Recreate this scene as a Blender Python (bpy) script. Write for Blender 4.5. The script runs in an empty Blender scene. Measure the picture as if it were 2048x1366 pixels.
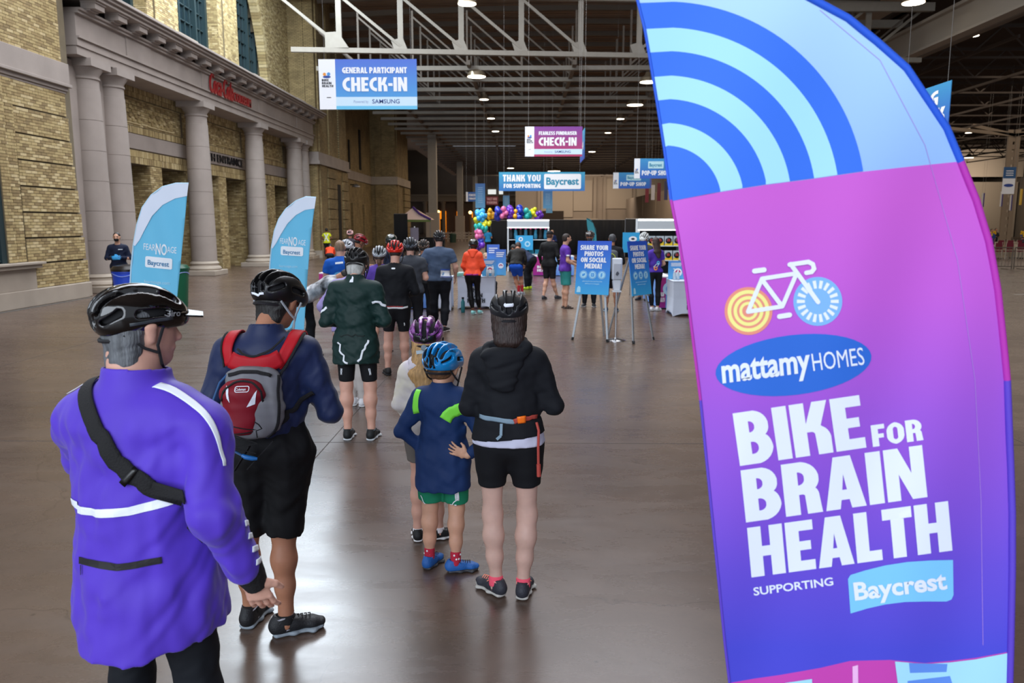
import bpy, bmesh, math, random
import numpy as np
from mathutils import Vector, Matrix, Euler
from mathutils.bvhtree import BVHTree
from math import sin, cos, pi, radians, atan, tan, atan2, sqrt
random.seed(7); rng = np.random.RandomState(5)
SC = bpy.context.scene; COL = SC.collection
# ------------------------------------------------------------------ camera
CAMZ = 2.0; PITCH = radians(8.6); YAW = atan(24/1578.0); F = 1560.0
cam = bpy.data.cameras.new('camera'); camo = bpy.data.objects.new('camera', cam); COL.objects.link(camo)
camo.location = (0, 0, CAMZ); camo.rotation_euler = (pi/2-PITCH, 0, YAW)
cam.lens = F/2048*36; cam.sensor_width = 36; cam.clip_end = 600; cam.clip_start = .05
cam.dof.use_dof = True; cam.dof.focus_distance = 4.3; cam.dof.aperture_fstop = 4.5
SC.camera = camo
# ------------------------------------------------------------------ view, world, big lights
SC.view_settings.view_transform = 'Standard'; SC.view_settings.look = 'None'
SC.view_settings.gamma = 1; SC.view_settings.use_curve_mapping = False; SC.view_settings.exposure = 0.55
SC.cycles.use_denoising = True; SC.cycles.max_bounces = 6; SC.cycles.diffuse_bounces = 3
SC.cycles.sample_clamp_indirect = 6
W = bpy.data.worlds.new('world'); SC.world = W; W.use_nodes = True
wb = W.node_tree.nodes['Background']; wb.inputs[0].default_value = (.80, .88, 1.0, 1); wb.inputs[1].default_value = 0.45
def area(name, loc, rot, sx, sy, power, col, spread=180):
    l = bpy.data.lights.new(name, 'AREA'); l.shape = 'RECTANGLE'; l.size = sx; l.size_y = sy; l.energy = power; l.color = col; l.spread = radians(spread)
    o = bpy.data.objects.new(name, l); COL.objects.link(o); o.location = loc; o.rotation_euler = [radians(a) for a in rot]; return o
# daylight through the open doors behind the photographer
area('door_daylight', (-5, -9, 6.0), (72, 0, -16), 16, 9, 1500, (.82, .90, 1.0))
# skylight over the front bay
area('roof_skylight', (-2, 20, 15.5), (0, 0, 0), 18, 26, 4600, (.90, .93, 1.0))
# roof window over the portico side, what the polished floor mirrors
area('roof_window_left', (-10.0, 33, 15.2), (0, 0, 0), 4.5, 13, 2600, (.78, .90, 1.0))
area('hall_light_far', (6, 80, 9.6), (0, 0, 0), 26, 60, 3400, (1.0, .80, .60))
area('hall_light_right', (44, 60, 11.5), (0, 0, 0), 30, 60, 3000, (1.0, .84, .68))
area('side_bulkhead_wash', (66, 112, 9.0), (68, 0, 0), 3, 1, 500, (1.0, .88, .74))
area('end_wall_wash', (8, 131, 9.3), (40, 0, 0), 22, 1, 1100, (1.0, .86, .72))

# ------------------------------------------------------------------ pixel helper
Rc = camo.rotation_euler.to_matrix()
def ray(u, v):
    return Rc @ Vector(((u-1024)/F, -(v-683)/F, -1))
def at(u, v, Y=None, z=None, X=None):
    d = ray(u, v)
    if Y is not None: t = Y/d.y
    elif z is not None: t = (z-CAMZ)/d.z
    else: t = X/d.x
    return Vector((d.x*t, d.y*t, CAMZ+d.z*t))
# ------------------------------------------------------------------ materials
def lin(c):
    if isinstance(c, str):
        c = c.lstrip('#'); c = [int(c[i:i+2], 16)/255 for i in (0, 2, 4)]
        c = [x/12.92 if x <= .04045 else ((x+.055)/1.055)**2.4 for x in c]
    return (c[0], c[1], c[2], 1)
MATS = {}
def mat(name, c, rough=.6, metal=0, var=0, vscale=5, bump=0, bscale=60, coat=0, emit=0, sheen=0, grad=None, spec=None, c2=None, sub=0, stretch=None, trans=0, alpha=1):
    if name in MATS: return MATS[name]
    m = bpy.data.materials.new(name); MATS[name] = m; m.use_nodes = True
    nt = m.node_tree; N = nt.nodes; L = nt.links; b = N['Principled BSDF']
    col = lin(c); b.inputs['Base Color'].default_value = col
    b.inputs['Roughness'].default_value = rough; b.inputs['Metallic'].default_value = metal
    if coat: b.inputs['Coat Weight'].default_value = coat; b.inputs['Coat Roughness'].default_value = .06
    if sheen: b.inputs['Sheen Weight'].default_value = sheen
    if spec is not None: b.inputs['Specular IOR Level'].default_value = spec
    if emit: b.inputs['Emission Color'].default_value = col; b.inputs['Emission Strength'].default_value = emit
    if sub: b.inputs['Subsurface Weight'].default_value = sub; b.inputs['Subsurface Radius'].default_value = (.03, .01, .006); b.inputs['Subsurface Scale'].default_value = .4
    if trans: b.inputs['Transmission Weight'].default_value = trans
    if alpha < 1: b.inputs['Alpha'].default_value = alpha
    tc = N.new('ShaderNodeTexCoord'); vec = tc.outputs['Object']
    if stretch:
        mp = N.new('ShaderNodeMapping'); mp.inputs['Scale'].default_value = stretch; L.new(vec, mp.inputs['Vector']); vec = mp.outputs[0]
    base = None
    if grad:   # (lo, hi, colour at hi) along object z : a printed gradient
        sp = N.new('ShaderNodeSeparateXYZ'); L.new(tc.outputs['Object'], sp.inputs[0])
        mr = N.new('ShaderNodeMapRange'); L.new(sp.outputs['Z'], mr.inputs[0]); mr.inputs[1].default_value = grad[0]; mr.inputs[2].default_value = grad[1]
        cr = N.new('ShaderNodeValToRGB'); L.new(mr.outputs[0], cr.inputs[0])
        stops = [(0, c)] + [(s[0], s[1]) for s in grad[2]]
        cr.color_ramp.elements[0].color = lin(stops[0][1]); cr.color_ramp.elements[1].position = stops[-1][0]; cr.color_ramp.elements[1].color = lin(stops[-1][1])
        for s in stops[1:-1]:
            e = cr.color_ramp.elements.new(s[0]); e.color = lin(s[1])
        base = cr.outputs[0]; L.new(base, b.inputs['Base Color'])
    if var:
        nz = N.new('ShaderNodeTexNoise'); nz.inputs['Scale'].default_value = vscale; nz.inputs['Detail'].default_value = 5; L.new(vec, nz.inputs['Vector'])
        cr = N.new('ShaderNodeValToRGB'); L.new(nz.outputs[0], cr.inputs[0])
        cr.color_ramp.elements[0].position = .32; cr.color_ramp.elements[1].position = .68
        if c2: a0, a1 = col, lin(c2)
        else: a0 = [x*(1-var) for x in col[:3]]+[1]; a1 = [min(1, x*(1+var)) for x in col[:3]]+[1]
        cr.color_ramp.elements[0].color = a0; cr.color_ramp.elements[1].color = a1
        if base:
            mx = N.new('ShaderNodeMixRGB'); mx.blend_type = 'MULTIPLY'; mx.inputs[0].default_value = .5; L.new(base, mx.inputs[1]); L.new(cr.outputs[0], mx.inputs[2]); L.new(mx.outputs[0], b.inputs['Base Color'])
        else: L.new(cr.outputs[0], b.inputs['Base Color'])
    if bump:
        nb = N.new('ShaderNodeTexNoise'); nb.inputs['Scale'].default_value = bscale; nb.inputs['Detail'].default_value = 3; L.new(vec, nb.inputs['Vector'])
        bp = N.new('ShaderNodeBump'); bp.inputs['Strength'].default_value = bump; bp.inputs['Distance'].default_value = .01
        L.new(nb.outputs[0], bp.inputs['Height']); L.new(bp.outputs[0], b.inputs['Normal'])
    return m
def cloth(name, c, rough=.75, bump=.25, bscale=9, var=.08, **k):
    return mat(name, c, rough=rough, bump=bump, bscale=bscale, var=var, vscale=4, stretch=(1, 1, .5), spec=.3, **k)
def brickmat(name, c1, c2, mortar, scale, horiz):
    m = bpy.data.materials.new(name); m.use_nodes = True; nt = m.node_tree; N = nt.nodes; L = nt.links; b = N['Principled BSDF']
    g = N.new('ShaderNodeNewGeometry'); sp = N.new('ShaderNodeSeparateXYZ'); L.new(g.outputs['Position'], sp.inputs[0])
    cb = N.new('ShaderNodeCombineXYZ')
    if horiz == 'Y': L.new(sp.outputs['Y'], cb.inputs[0])
    elif horiz == 'X': L.new(sp.outputs['X'], cb.inputs[0])
    else:
        ad = N.new('ShaderNodeMath'); ad.operation = 'ADD'; L.new(sp.outputs['X'], ad.inputs[0]); L.new(sp.outputs['Y'], ad.inputs[1]); L.new(ad.outputs[0], cb.inputs[0])
    L.new(sp.outputs['Z'], cb.inputs[1])
    br = N.new('ShaderNodeTexBrick'); L.new(cb.outputs[0], br.inputs['Vector'])
    br.inputs['Color1'].default_value = lin(c1); br.inputs['Color2'].default_value = lin(c2); br.inputs['Mortar'].default_value = lin(mortar)
    br.inputs['Scale'].default_value = 1; br.inputs['Brick Width'].default_value = .24*scale; br.inputs['Row Height'].default_value = .075*scale; br.inputs['Mortar Size'].default_value = .009*scale
    nz = N.new('ShaderNodeTexNoise'); nz.inputs['Scale'].default_value = 1.3; nz.inputs['Detail'].default_value = 6; L.new(g.outputs['Position'], nz.inputs['Vector'])
    mr = N.new('ShaderNodeMapRange'); L.new(nz.outputs[0], mr.inputs[0]); mr.inputs[1].default_value = .3; mr.inputs[2].default_value = .7; mr.inputs[3].default_value = .72; mr.inputs[4].default_value = 1.15
    mx = N.new('ShaderNodeVectorMath'); mx.operation = 'SCALE'; L.new(br.outputs[0], mx.inputs[0]); L.new(mr.outputs[0], mx.inputs['Scale']); L.new(mx.outputs[0], b.inputs['Base Color'])
    b.inputs['Roughness'].default_value = .85
    bp = N.new('ShaderNodeBump'); bp.inputs['Strength'].default_value = .6; bp.inputs['Distance'].default_value = .02; bp.invert = True; L.new(br.outputs['Fac'], bp.inputs['Height']); L.new(bp.outputs[0], b.inputs['Normal'])
    MATS[name] = m; return m
# ------------------------------------------------------------------ object helpers
def tag(o, label=None, cat=None, group=None, kind=None):
    if label: o['label'] = label
    if cat: o['category'] = cat
    if group: o['group'] = group
    if kind: o['kind'] = kind
    return o
def empty(name, loc=(0, 0, 0), rz=0, label=None, cat=None, group=None, kind=None):
    o = bpy.data.objects.new(name, None); COL.objects.link(o); o.location = loc; o.rotation_euler = (0, 0, rz); o.empty_display_size = .1
    return tag(o, label, cat, group, kind)
def link(name, me, m=None, parent=None, loc=None):
    if m is not None:
        for x in (m if isinstance(m, (list, tuple)) else [m]): me.materials.append(x)
    o = bpy.data.objects.new(name, me); COL.objects.link(o)
    if parent: o.parent = parent
    if loc is not None: o.location = loc
    return o
class MB:
    """collects boxes, bars, lathes, prisms; build() links them as ONE mesh object"""
    def __init__(s): s.v = []; s.f = []; s.mi = []; s.cur = 0; s.sm = []
    def add(s, vs, fs, smooth=False):
        n = len(s.v); s.v += [tuple(v) for v in vs]; s.f += [tuple(i+n for i in f) for f in fs]; s.mi += [s.cur]*len(fs); s.sm += [smooth]*len(fs); return s
    def box(s, a, b):
        x0, x1 = sorted((a[0], b[0])); y0, y1 = sorted((a[1], b[1])); z0, z1 = sorted((a[2], b[2]))
        return s.add([(x0, y0, z0), (x1, y0, z0), (x1, y1, z0), (x0, y1, z0), (x0, y0, z1), (x1, y0, z1), (x1, y1, z1), (x0, y1, z1)],
                     [(0, 3, 2, 1), (4, 5, 6, 7), (0, 1, 5, 4), (1, 2, 6, 5), (2, 3, 7, 6), (3, 0, 4, 7)])
    def bar(s, a, b, w, h, up=(0, 0, 1)):
        a = Vector(a); b = Vector(b); d = (b-a).normalized(); u = Vector(up)
        if abs(d.dot(u)) > .98: u = Vector((0, 1, 0))
        r = d.cross(u).normalized(); u = r.cross(d).normalized(); vs = []
        for p in (a, b):
            for i, j in ((-1, -1), (1, -1), (1, 1), (-1, 1)): vs.append(p+r*(i*w/2)+u*(j*h/2))
        return s.add(vs, [(0, 1, 2, 3), (7, 6, 5, 4), (0, 4, 5, 1), (1, 5, 6, 2), (2, 6, 7, 3), (3, 7, 4, 0)])
    def tube(s, pts, r, n=8, caps=True):
        pts = [Vector(p) for p in pts]; rs = r if isinstance(r, (list, tuple)) else [r]*len(pts); vs = []; fs = []
        d0 = (pts[1]-pts[0]).normalized(); u = d0.orthogonal().normalized()
        for i, p in enumerate(pts):
            d = (pts[min(i+1, len(pts)-1)]-pts[max(i-1, 0)]).normalized(); u = (u-d*u.dot(d)).normalized(); w = d.cross(u)
            for k in range(n): a = 2*pi*k/n; vs.append(p+(u*cos(a)+w*sin(a))*rs[i])
        for i in range(len(pts)-1):
            for k in range(n): k2 = (k+1) % n; fs.append((i*n+k, i*n+k2, (i+1)*n+k2, (i+1)*n+k))
        if caps: fs.append(tuple(reversed(range(n)))); fs.append(tuple((len(pts)-1)*n+k for k in range(n)))
        return s.add(vs, fs, True)
    def lathe(s, prof, c=(0, 0, 0), n=24, caps=True, ax=None):
        vs = []; fs = []; c = Vector(c)
        for r, z in prof:
            for k in range(n): a = 2*pi*k/n; vs.append(c+Vector((r*cos(a), r*sin(a), z)))
        m = len(prof)
        for i in range(m-1):
            for k in range(n): k2 = (k+1) % n; fs.append((i*n+k, i*n+k2, (i+1)*n+k2, (i+1)*n+k))
        if caps: fs.append(tuple(reversed(range(n)))); fs.append(tuple((m-1)*n+k for k in range(n)))
        return s.add(vs, fs, True)
    def prism(s, poly, off):
        """poly: list of 3D points, extruded by vector off"""
        off = Vector(off); P = [Vector(p) for p in poly]; n = len(P)
        return s.add(P+[p+off for p in P], [tuple(range(n)), tuple(reversed(range(n, 2*n)))]+[(i, i+n, (i+1) % n+n, (i+1) % n) for i in range(n)])
    def sphere(s, c, r, n=12, sc=(1, 1, 1)):
        prof = [(max(1e-4, sin(pi*i/(n//2+2)))*1, -cos(pi*i/(n//2+2))) for i in range(n//2+3)]
        m = MB().lathe(prof, n=n); return s.add([(c[0]+v[0]*r*sc[0], c[1]+v[1]*r*sc[1], c[2]+v[2]*r*sc[2]) for v in m.v], m.f, True)
    def mesh(s, name='m'):
        me = bpy.data.meshes.new(name); me.from_pydata(s.v, [], s.f)
        if any(s.mi): me.polygons.foreach_set('material_index', s.mi)
        if any(s.sm): me.polygons.foreach_set('use_smooth', s.sm)
        bm = bmesh.new(); bm.from_mesh(me); bmesh.ops.recalc_face_normals(bm, faces=bm.faces); bm.to_mesh(me); bm.free()
        if any(s.sm): me.set_sharp_from_angle(angle=radians(38))
        return me
    def build(s, name, m, parent=None, loc=None, bevel=0):
        o = link(name, s.mesh(name), m, parent, loc)
        if bevel:
            md = o.modifiers.new('b', 'BEVEL'); md.width = bevel; md.segments = 2; md.limit_method = 'ANGLE'
        return o
def structure(o): o['kind'] = 'structure'; return o
# ------------------------------------------------------------------ glyphs: heavy condensed capitals as rounded polygons (x, y, corner radius)
GL = {
'A': (.70, [[(0,0),(.20,1),(.50,1),(.70,0),(.45,0),(.42,.17),(.28,.17),(.25,0)], [(.31,.36),(.39,.36),(.35,.66)]]),
'B': (.64, [[(0,0),(.64,0,.26),(.64,.50,.2),(.53,.53),(.60,.56,.1),(.60,1,.24),(0,1)], [(.25,.19),(.38,.19,.09),(.38,.42,.09),(.25,.42)], [(.25,.60),(.35,.60,.08),(.35,.81,.08),(.25,.81)]]),
'C': (.57, [[(.55,0),(0,0,.42),(0,1,.42),(.55,1),(.55,.76),(.26,.76,.2),(.26,.24,.2),(.55,.24)]]),
'D': (.64, [[(0,0),(.64,0,.36),(.64,1,.36),(0,1)], [(.25,.2),(.38,.2,.12),(.38,.8,.12),(.25,.8)]]),
'E': (.54, [[(0,0),(.54,0),(.54,.2),(.26,.2),(.26,.41),(.48,.41),(.48,.59),(.26,.59),(.26,.8),(.54,.8),(.54,1),(0,1)]]),
'F': (.52, [[(0,0),(.26,0),(.26,.38),(.47,.38),(.47,.57),(.26,.57),(.26,.79),(.52,.79),(.52,1),(0,1)]]),
'G': (.60, [[(.60,0),(0,0,.42),(0,1,.42),(.57,1),(.57,.77),(.26,.77,.2),(.26,.22,.18),(.36,.22),(.36,.37),(.3,.37),(.3,.55),(.60,.55)]]),
'H': (.68, [[(0,0),(.26,0),(.26,.4),(.42,.4),(.42,0),(.68,0),(.68,1),(.42,1),(.42,.6),(.26,.6),(.26,1),(0,1)]]),
'I': (.26, [[(0,0),(.26,0),(.26,1),(0,1)]]),
'K': (.68, [[(0,0),(.26,0),(.26,.44),(.40,.44,.05),(.42,0),(.68,0),(.68,.42,.1),(.52,.54),(.68,1),(.41,1),(.26,.6),(.26,1),(0,1)]]),
'L': (.50, [[(0,0),(.50,0),(.50,.21),(.26,.21),(.26,1),(0,1)]]),
'M': (.84, [[(0,0),(.23,0),(.23,.58),(.36,.2),(.48,.2),(.61,.58),(.61,0),(.84,0),(.84,1),(.56,1),(.42,.55),(.28,1),(0,1)]]),
'N': (.68, [[(0,0),(.23,0),(.23,.5),(.43,0),(.68,0),(.68,1),(.45,1),(.45,.5),(.25,1),(0,1)]]),
'O': (.68, [[(0,0,.34),(.68,0,.34),(.68,1,.34),(0,1,.34)], [(.25,.21,.09),(.43,.21,.09),(.43,.79,.09),(.25,.79,.09)]]),
'P': (.61, [[(0,0),(.26,0),(.26,.33),(.61,.33,.28),(.61,1,.28),(0,1)], [(.26,.52),(.37,.52,.09),(.37,.81,.09),(.26,.81)]]),
'R': (.64, [[(0,0),(.26,0),(.26,.38),(.36,.38,.03),(.38,0),(.64,0),(.60,.42,.05),(.55,.48),(.62,.54,.08),(.62,1,.28),(0,1)], [(.26,.56),(.37,.56,.09),(.37,.81,.09),(.26,.81)]]),
'S': (.60, [[(.03,0),(.60,0,.28),(.60,.58,.22),(.26,.60,.07),(.26,.78,.06),(.55,.78),(.55,1),(0,1,.28),(0,.42,.22),(.34,.40,.07),(.34,.22,.06),(.03,.22)]]),
'T': (.58, [[(.16,0),(.42,0),(.42,.78),(.58,.78),(.58,1),(0,1),(0,.78),(.16,.78)]]),
'U': (.66, [[(0,0,.32),(.66,0,.32),(.66,1),(.41,1),(.41,.21,.08),(.25,.21,.08),(.25,1),(0,1)]]),
'V': (.68, [[(.22,0),(.46,0),(.68,1),(.43,1),(.34,.4),(.25,1),(0,1)]]),
'W': (.98, [[(.16,0),(.42,0),(.49,.5),(.56,0),(.82,0),(.98,1),(.73,1),(.67,.42),(.60,1),(.38,1),(.31,.42),(.25,1),(0,1)]]),
'Y': (.68, [[(.21,0),(.47,0),(.47,.38),(.68,1),(.42,1),(.34,.66),(.26,1),(0,1),(.21,.38)]]),
'-': (.32, [[(0,.38),(.32,.38),(.32,.58),(0,.58)]]),
'!': (.26, [[(0,0),(.26,0),(.26,.22),(0,.22)], [(.05,.3),(.21,.3),(.26,1),(0,1)]]),
'#': (.5, [[(.05,.1),(.18,.1),(.2,.25),(.32,.25),(.3,.1),(.43,.1),(.5,.9),(.37,.9),(.35,.75),(.22,.75),(.24,.9),(.11,.9)]]),
}
def rpoly(P, seg=5):
    out = []; n = len(P)
    for i in range(n):
        p = P[i]; r = p[2] if len(p) > 2 else 0
        if r <= 0: out.append((p[0], p[1])); continue
        a = Vector(P[i-1][:2]); b = Vector(p[:2]); c = Vector(P[(i+1) % n][:2])
        d1 = (a-b); d2 = (c-b); r1 = min(r, d1.length*.999); r2 = min(r, d2.length*.999)
        p1 = b+d1.normalized()*r1; p2 = b+d2.normalized()*r2
        for k in range(seg+1):
            t = k/seg; q = p1*(1-t)**2*1 + p2*t*t + (b*.62*2+(p1+p2)*.19*2)*.5*2*t*(1-t)
            out.append((q.x, q.y))
    return out
def fill2d(loops):
    """triangulated 2D fill (holes allowed) -> verts, faces"""
    cu = bpy.data.curves.new('tmp', 'CURVE'); cu.dimensions = '2D'; cu.fill_mode = 'BOTH'
    for lp in loops:
        sp = cu.splines.new('POLY'); sp.points.add(len(lp)-1); sp.use_cyclic_u = True
        for i, p in enumerate(lp): sp.points[i].co = (p[0], p[1], 0, 1)
    o = bpy.data.objects.new('tmp', cu); me = o.to_mesh()
    vs = [(v.co.x, v.co.y) for v in me.vertices]; fs = [tuple(p.vertices) for p in me.polygons]
    o.to_mesh_clear(); bpy.data.objects.remove(o); bpy.data.curves.remove(cu)
    return vs, fs
_gc = {}
def heavy(text, h=1, track=.07, wx=1.0, slant=0):
    """heavy condensed text: (verts, faces, width), baseline at y=0"""
    x = 0; V = []; Fc = []
    for ch in text:
        if ch == ' ': x += .30*wx; continue
        if ch not in _gc:
            w, loops = GL[ch]; _gc[ch] = (w,)+fill2d([rpoly(l) for l in loops])
        w, vs, fs = _gc[ch]; n = len(V)
        V += [(x+a*wx+b*slant, b) for a, b in vs]; Fc += [tuple(i+n for i in f) for f in fs]; x += w*wx+track
    return [(a*h, b*h) for a, b in V], Fc, (x-track)*h
def fonttext(text, h=1, offset=0, wx=1, track=1):
    cu = bpy.data.curves.new('tmp', 'FONT'); cu.body = text; cu.offset = offset; cu.size = 1; cu.space_character = track; cu.resolution_u = 3
    cu.fill_mode = 'BOTH'
    o = bpy.data.objects.new('tmp', cu); me = o.to_mesh()
    vs = [(v.co.x, v.co.y) for v in me.vertices]; fs = [tuple(p.vertices) for p in me.polygons]
    o.to_mesh_clear(); bpy.data.objects.remove(o); bpy.data.curves.remove(cu)
    if not vs: return [], [], 0
    k = h/.72; x0 = min(v[0] for v in vs); x1 = max(v[0] for v in vs)
    return [((a-x0)*k*wx, b*k) for a, b in vs], fs, (x1-x0)*k*wx
def place2d(name, vf, m, parent, O, ux, uy, align='l', dz=0, thick=0):
    """put a flat 2D fill on a plane: O origin, ux/uy unit vectors (3D)"""
    V, Fc, w = vf; O = Vector(O); ux = Vector(ux); uy = Vector(uy); n = ux.cross(uy).normalized()
    sh = {'l': 0, 'c': -w/2, 'r': -w}[align]
    me = bpy.data.meshes.new(name); vs = [tuple(O+ux*(a+sh)+uy*b+n*dz) for a, b in V]
    fs = list(Fc)
    me.from_pydata(vs, [], fs)
    o = link(name, me, m, parent)
    if thick:
        md = o.modifiers.new('s', 'SOLIDIFY'); md.thickness = thick; md.offset = 1
    return o
def rect2d(x0, y0, x1, y1, r=0):
    return fill2d([rpoly([(x0, y0, r), (x1, y0, r), (x1, y1, r), (x0, y1, r)], 6)])+(x1,)
def circ2d(cx, cy, r, r2=None, n=40, ex=1, a0=0, a1=2*pi):
    full = abs(a1-a0-2*pi) < 1e-6
    A = [a0+(a1-a0)*i/(n if full else n-1) for i in range(n)]
    o = [(cx+r*ex*cos(a), cy+r*sin(a)) for a in A]
    if r2 is None: return fill2d([o if full else o+[(cx, cy)]])+(0,)
    i_ = [(cx+r2*ex*cos(a), cy+r2*sin(a)) for a in A]
    if full: return fill2d([o, i_])+(0,)
    return fill2d([o+i_[::-1]])+(0,)
def poly2d(*loops): return fill2d([rpoly(l) for l in loops])+(0,)
def stroke2d(pts, w, cap=True):
    """thick polyline as union of quads + round joints, each one filled separately"""
    V = []; Fc = []
    for i in range(len(pts)-1):
        a = Vector(pts[i]); b = Vector(pts[i+1]); d = (b-a).normalized(); n = Vector((-d.y, d.x))*w/2; k = len(V)
        V += [tuple(a+n), tuple(a-n), tuple(b-n), tuple(b+n)]; Fc.append((k, k+1, k+2, k+3))
    return V, Fc, 0
def outline_stroke(pts, w, closed=False, seg=6):
    """one clean polygon around an open polyline with round caps"""
    P = [Vector(p) for p in pts]; n = len(P); L_ = []; R_ = []
    for i in range(n):
        d = ((P[min(i+1, n-1)]-P[i]).normalized()+(P[i]-P[max(i-1, 0)]).normalized())
        d = d.normalized() if d.length > 1e-6 else (P[i]-P[i-1]).normalized()
        d0 = (P[min(i+1, n-1)]-P[i]).normalized() if i < n-1 else (P[i]-P[i-1]).normalized()
        nn = Vector((-d.y, d.x)); c = max(.35, abs(nn.dot(Vector((-d0.y, d0.x))))); L_.append(P[i]+nn*w/2/c); R_.append(P[i]-nn*w/2/c)
    def cap(p, q, ctr):
        a0 = atan2((p-ctr).y, (p-ctr).x); return [ctr+Vector((cos(a0-pi*k/seg), sin(a0-pi*k/seg)))*w/2 for k in range(1, seg)]
    loop = L_+cap(L_[-1], R_[-1], P[-1])+R_[::-1]+cap(R_[0], L_[0], P[0])
    return fill2d([[tuple(p) for p in loop]])+(0,)
# ================================================================== STRUCTURE
def floor_mat():
    m = bpy.data.materials.new('polished_concrete'); m.use_nodes = True; nt = m.node_tree; N = nt.nodes; L = nt.links; b = N['Principled BSDF']
    g = N.new('ShaderNodeNewGeometry')
    def noise(sc, det=6, rough=.55, vec=None, dist=0):
        n = N.new('ShaderNodeTexNoise'); n.inputs['Scale'].default_value = sc; n.inputs['Detail'].default_value = det; n.inputs['Roughness'].default_value = rough; n.inputs['Distortion'].default_value = dist
        L.new(vec or g.outputs['Position'], n.inputs['Vector']); return n.outputs[0]
    def ramp(f, a, b_, pa=.3, pb=.7):
        r = N.new('ShaderNodeValToRGB'); L.new(f, r.inputs[0]); r.color_ramp.elements[0].position = pa; r.color_ramp.elements[1].position = pb
        r.color_ramp.elements[0].color = lin(a); r.color_ramp.elements[1].color = lin(b_); return r.outputs[0]
    def mult(a, b_, f=1):
        x = N.new('ShaderNodeMixRGB'); x.blend_type = 'MULTIPLY'; x.inputs[0].default_value = f; L.new(a, x.inputs[1]); L.new(b_, x.inputs[2]); return x.outputs[0]
    mp = N.new('ShaderNodeMapping'); mp.inputs['Scale'].default_value = (.35, 1, 1); L.new(g.outputs['Position'], mp.inputs[0])
    c = ramp(noise(.55, 8, .62, mp.outputs[0], .6), '#4d3d34', '#604f44')
    c = mult(c, ramp(noise(2.6, 8, .7, None, 1.2), (.82, .82, .82), (1.08, 1.07, 1.06), .3, .7), .8)
    c = mult(c, ramp(noise(38, 4, .6), (.80, .80, .80), (1, 1, 1), .25, .5), .7)
    # hairline cracks
    wp = N.new('ShaderNodeVectorMath'); wp.operation = 'ADD'
    nn = N.new('ShaderNodeTexNoise'); nn.inputs['Scale'].default_value = 1.6; nn.inputs['Detail'].default_value = 6; L.new(g.outputs['Position'], nn.inputs['Vector'])
    sc_ = N.new('ShaderNodeVectorMath'); sc_.operation = 'SCALE'; sc_.inputs['Scale'].default_value = .7; L.new(nn.outputs['Color'], sc_.inputs[0])
    L.new(g.outputs['Position'], wp.inputs[0]); L.new(sc_.outputs[0], wp.inputs[1])
    vo = N.new('ShaderNodeTexVoronoi'); vo.feature = 'DISTANCE_TO_EDGE'; vo.inputs['Scale'].default_value = .42; L.new(wp.outputs[0], vo.inputs['Vector'])
    ck = ramp(vo.outputs['Distance'], (.45, .43, .42), (1, 1, 1), .0005, .0035)
    c = mult(c, ck, .55)
    # small dark pits
    v2 = N.new('ShaderNodeTexVoronoi'); v2.inputs['Scale'].default_value = 3.3; L.new(g.outputs['Position'], v2.inputs['Vector'])
    c = mult(c, ramp(v2.outputs['Distance'], (.35, .33, .31), (1, 1, 1), .03, .05), .6)
    L.new(c, b.inputs['Base Color'])
    rr = N.new('ShaderNodeMapRange'); L.new(noise(3.1, 8, .7, mp.outputs[0], .5), rr.inputs[0]); rr.inputs[1].default_value = .3; rr.inputs[2].default_value = .7; rr.inputs[3].default_value = .23; rr.inputs[4].default_value = .33
    L.new(rr.outputs[0], b.inputs['Roughness']); b.inputs['Specular IOR Level'].default_value = .6
    bp = N.new('ShaderNodeBump'); bp.inputs['Strength'].default_value = .03; bp.inputs['Distance'].default_value = .004; L.new(noise(22, 6, .7), bp.inputs['Height']); L.new(bp.outputs[0], b.inputs['Normal'])
    MATS['floor'] = m; return m
FL = floor_mat()
floor = structure(MB().box((-20, -14, -.3), (75, 170, 0)).build('floor', FL))
JM = mat('joint', '#3a322c', rough=.9)
for a, b in (((-11, 6.96), (16, 6.98)), ((-11.5, 13.6), (18, 13.62)), ((-11.5, 20.3), (20, 20.33)), ((-11.5, 27), (26, 27.04)), ((-11.5, 36), (26, 36.05))):
    MB().box((a[0], a[1], -.01), (b[0], a[1]+.012, .0006)).build('floor_joint', JM, floor)
for x in (-7.4, -1.8, 4.6, 10.5):
    MB().box((x, 2.2, -.01), (x+.010, 60, .0006)).build('floor_joint', JM, floor)
# white painted line seen right of the flag
MB().box((14, 22.4, -.01), (40, 22.5, .001)).build('painted_line', mat('paint', '#b8b2a8'), floor)
MB().box((-11.82, 8, -.01), (-11.76, 22.6, .012)).build('drain_rail', mat('rail', '#8f8f8c', metal=.7, rough=.35), floor)

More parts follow.
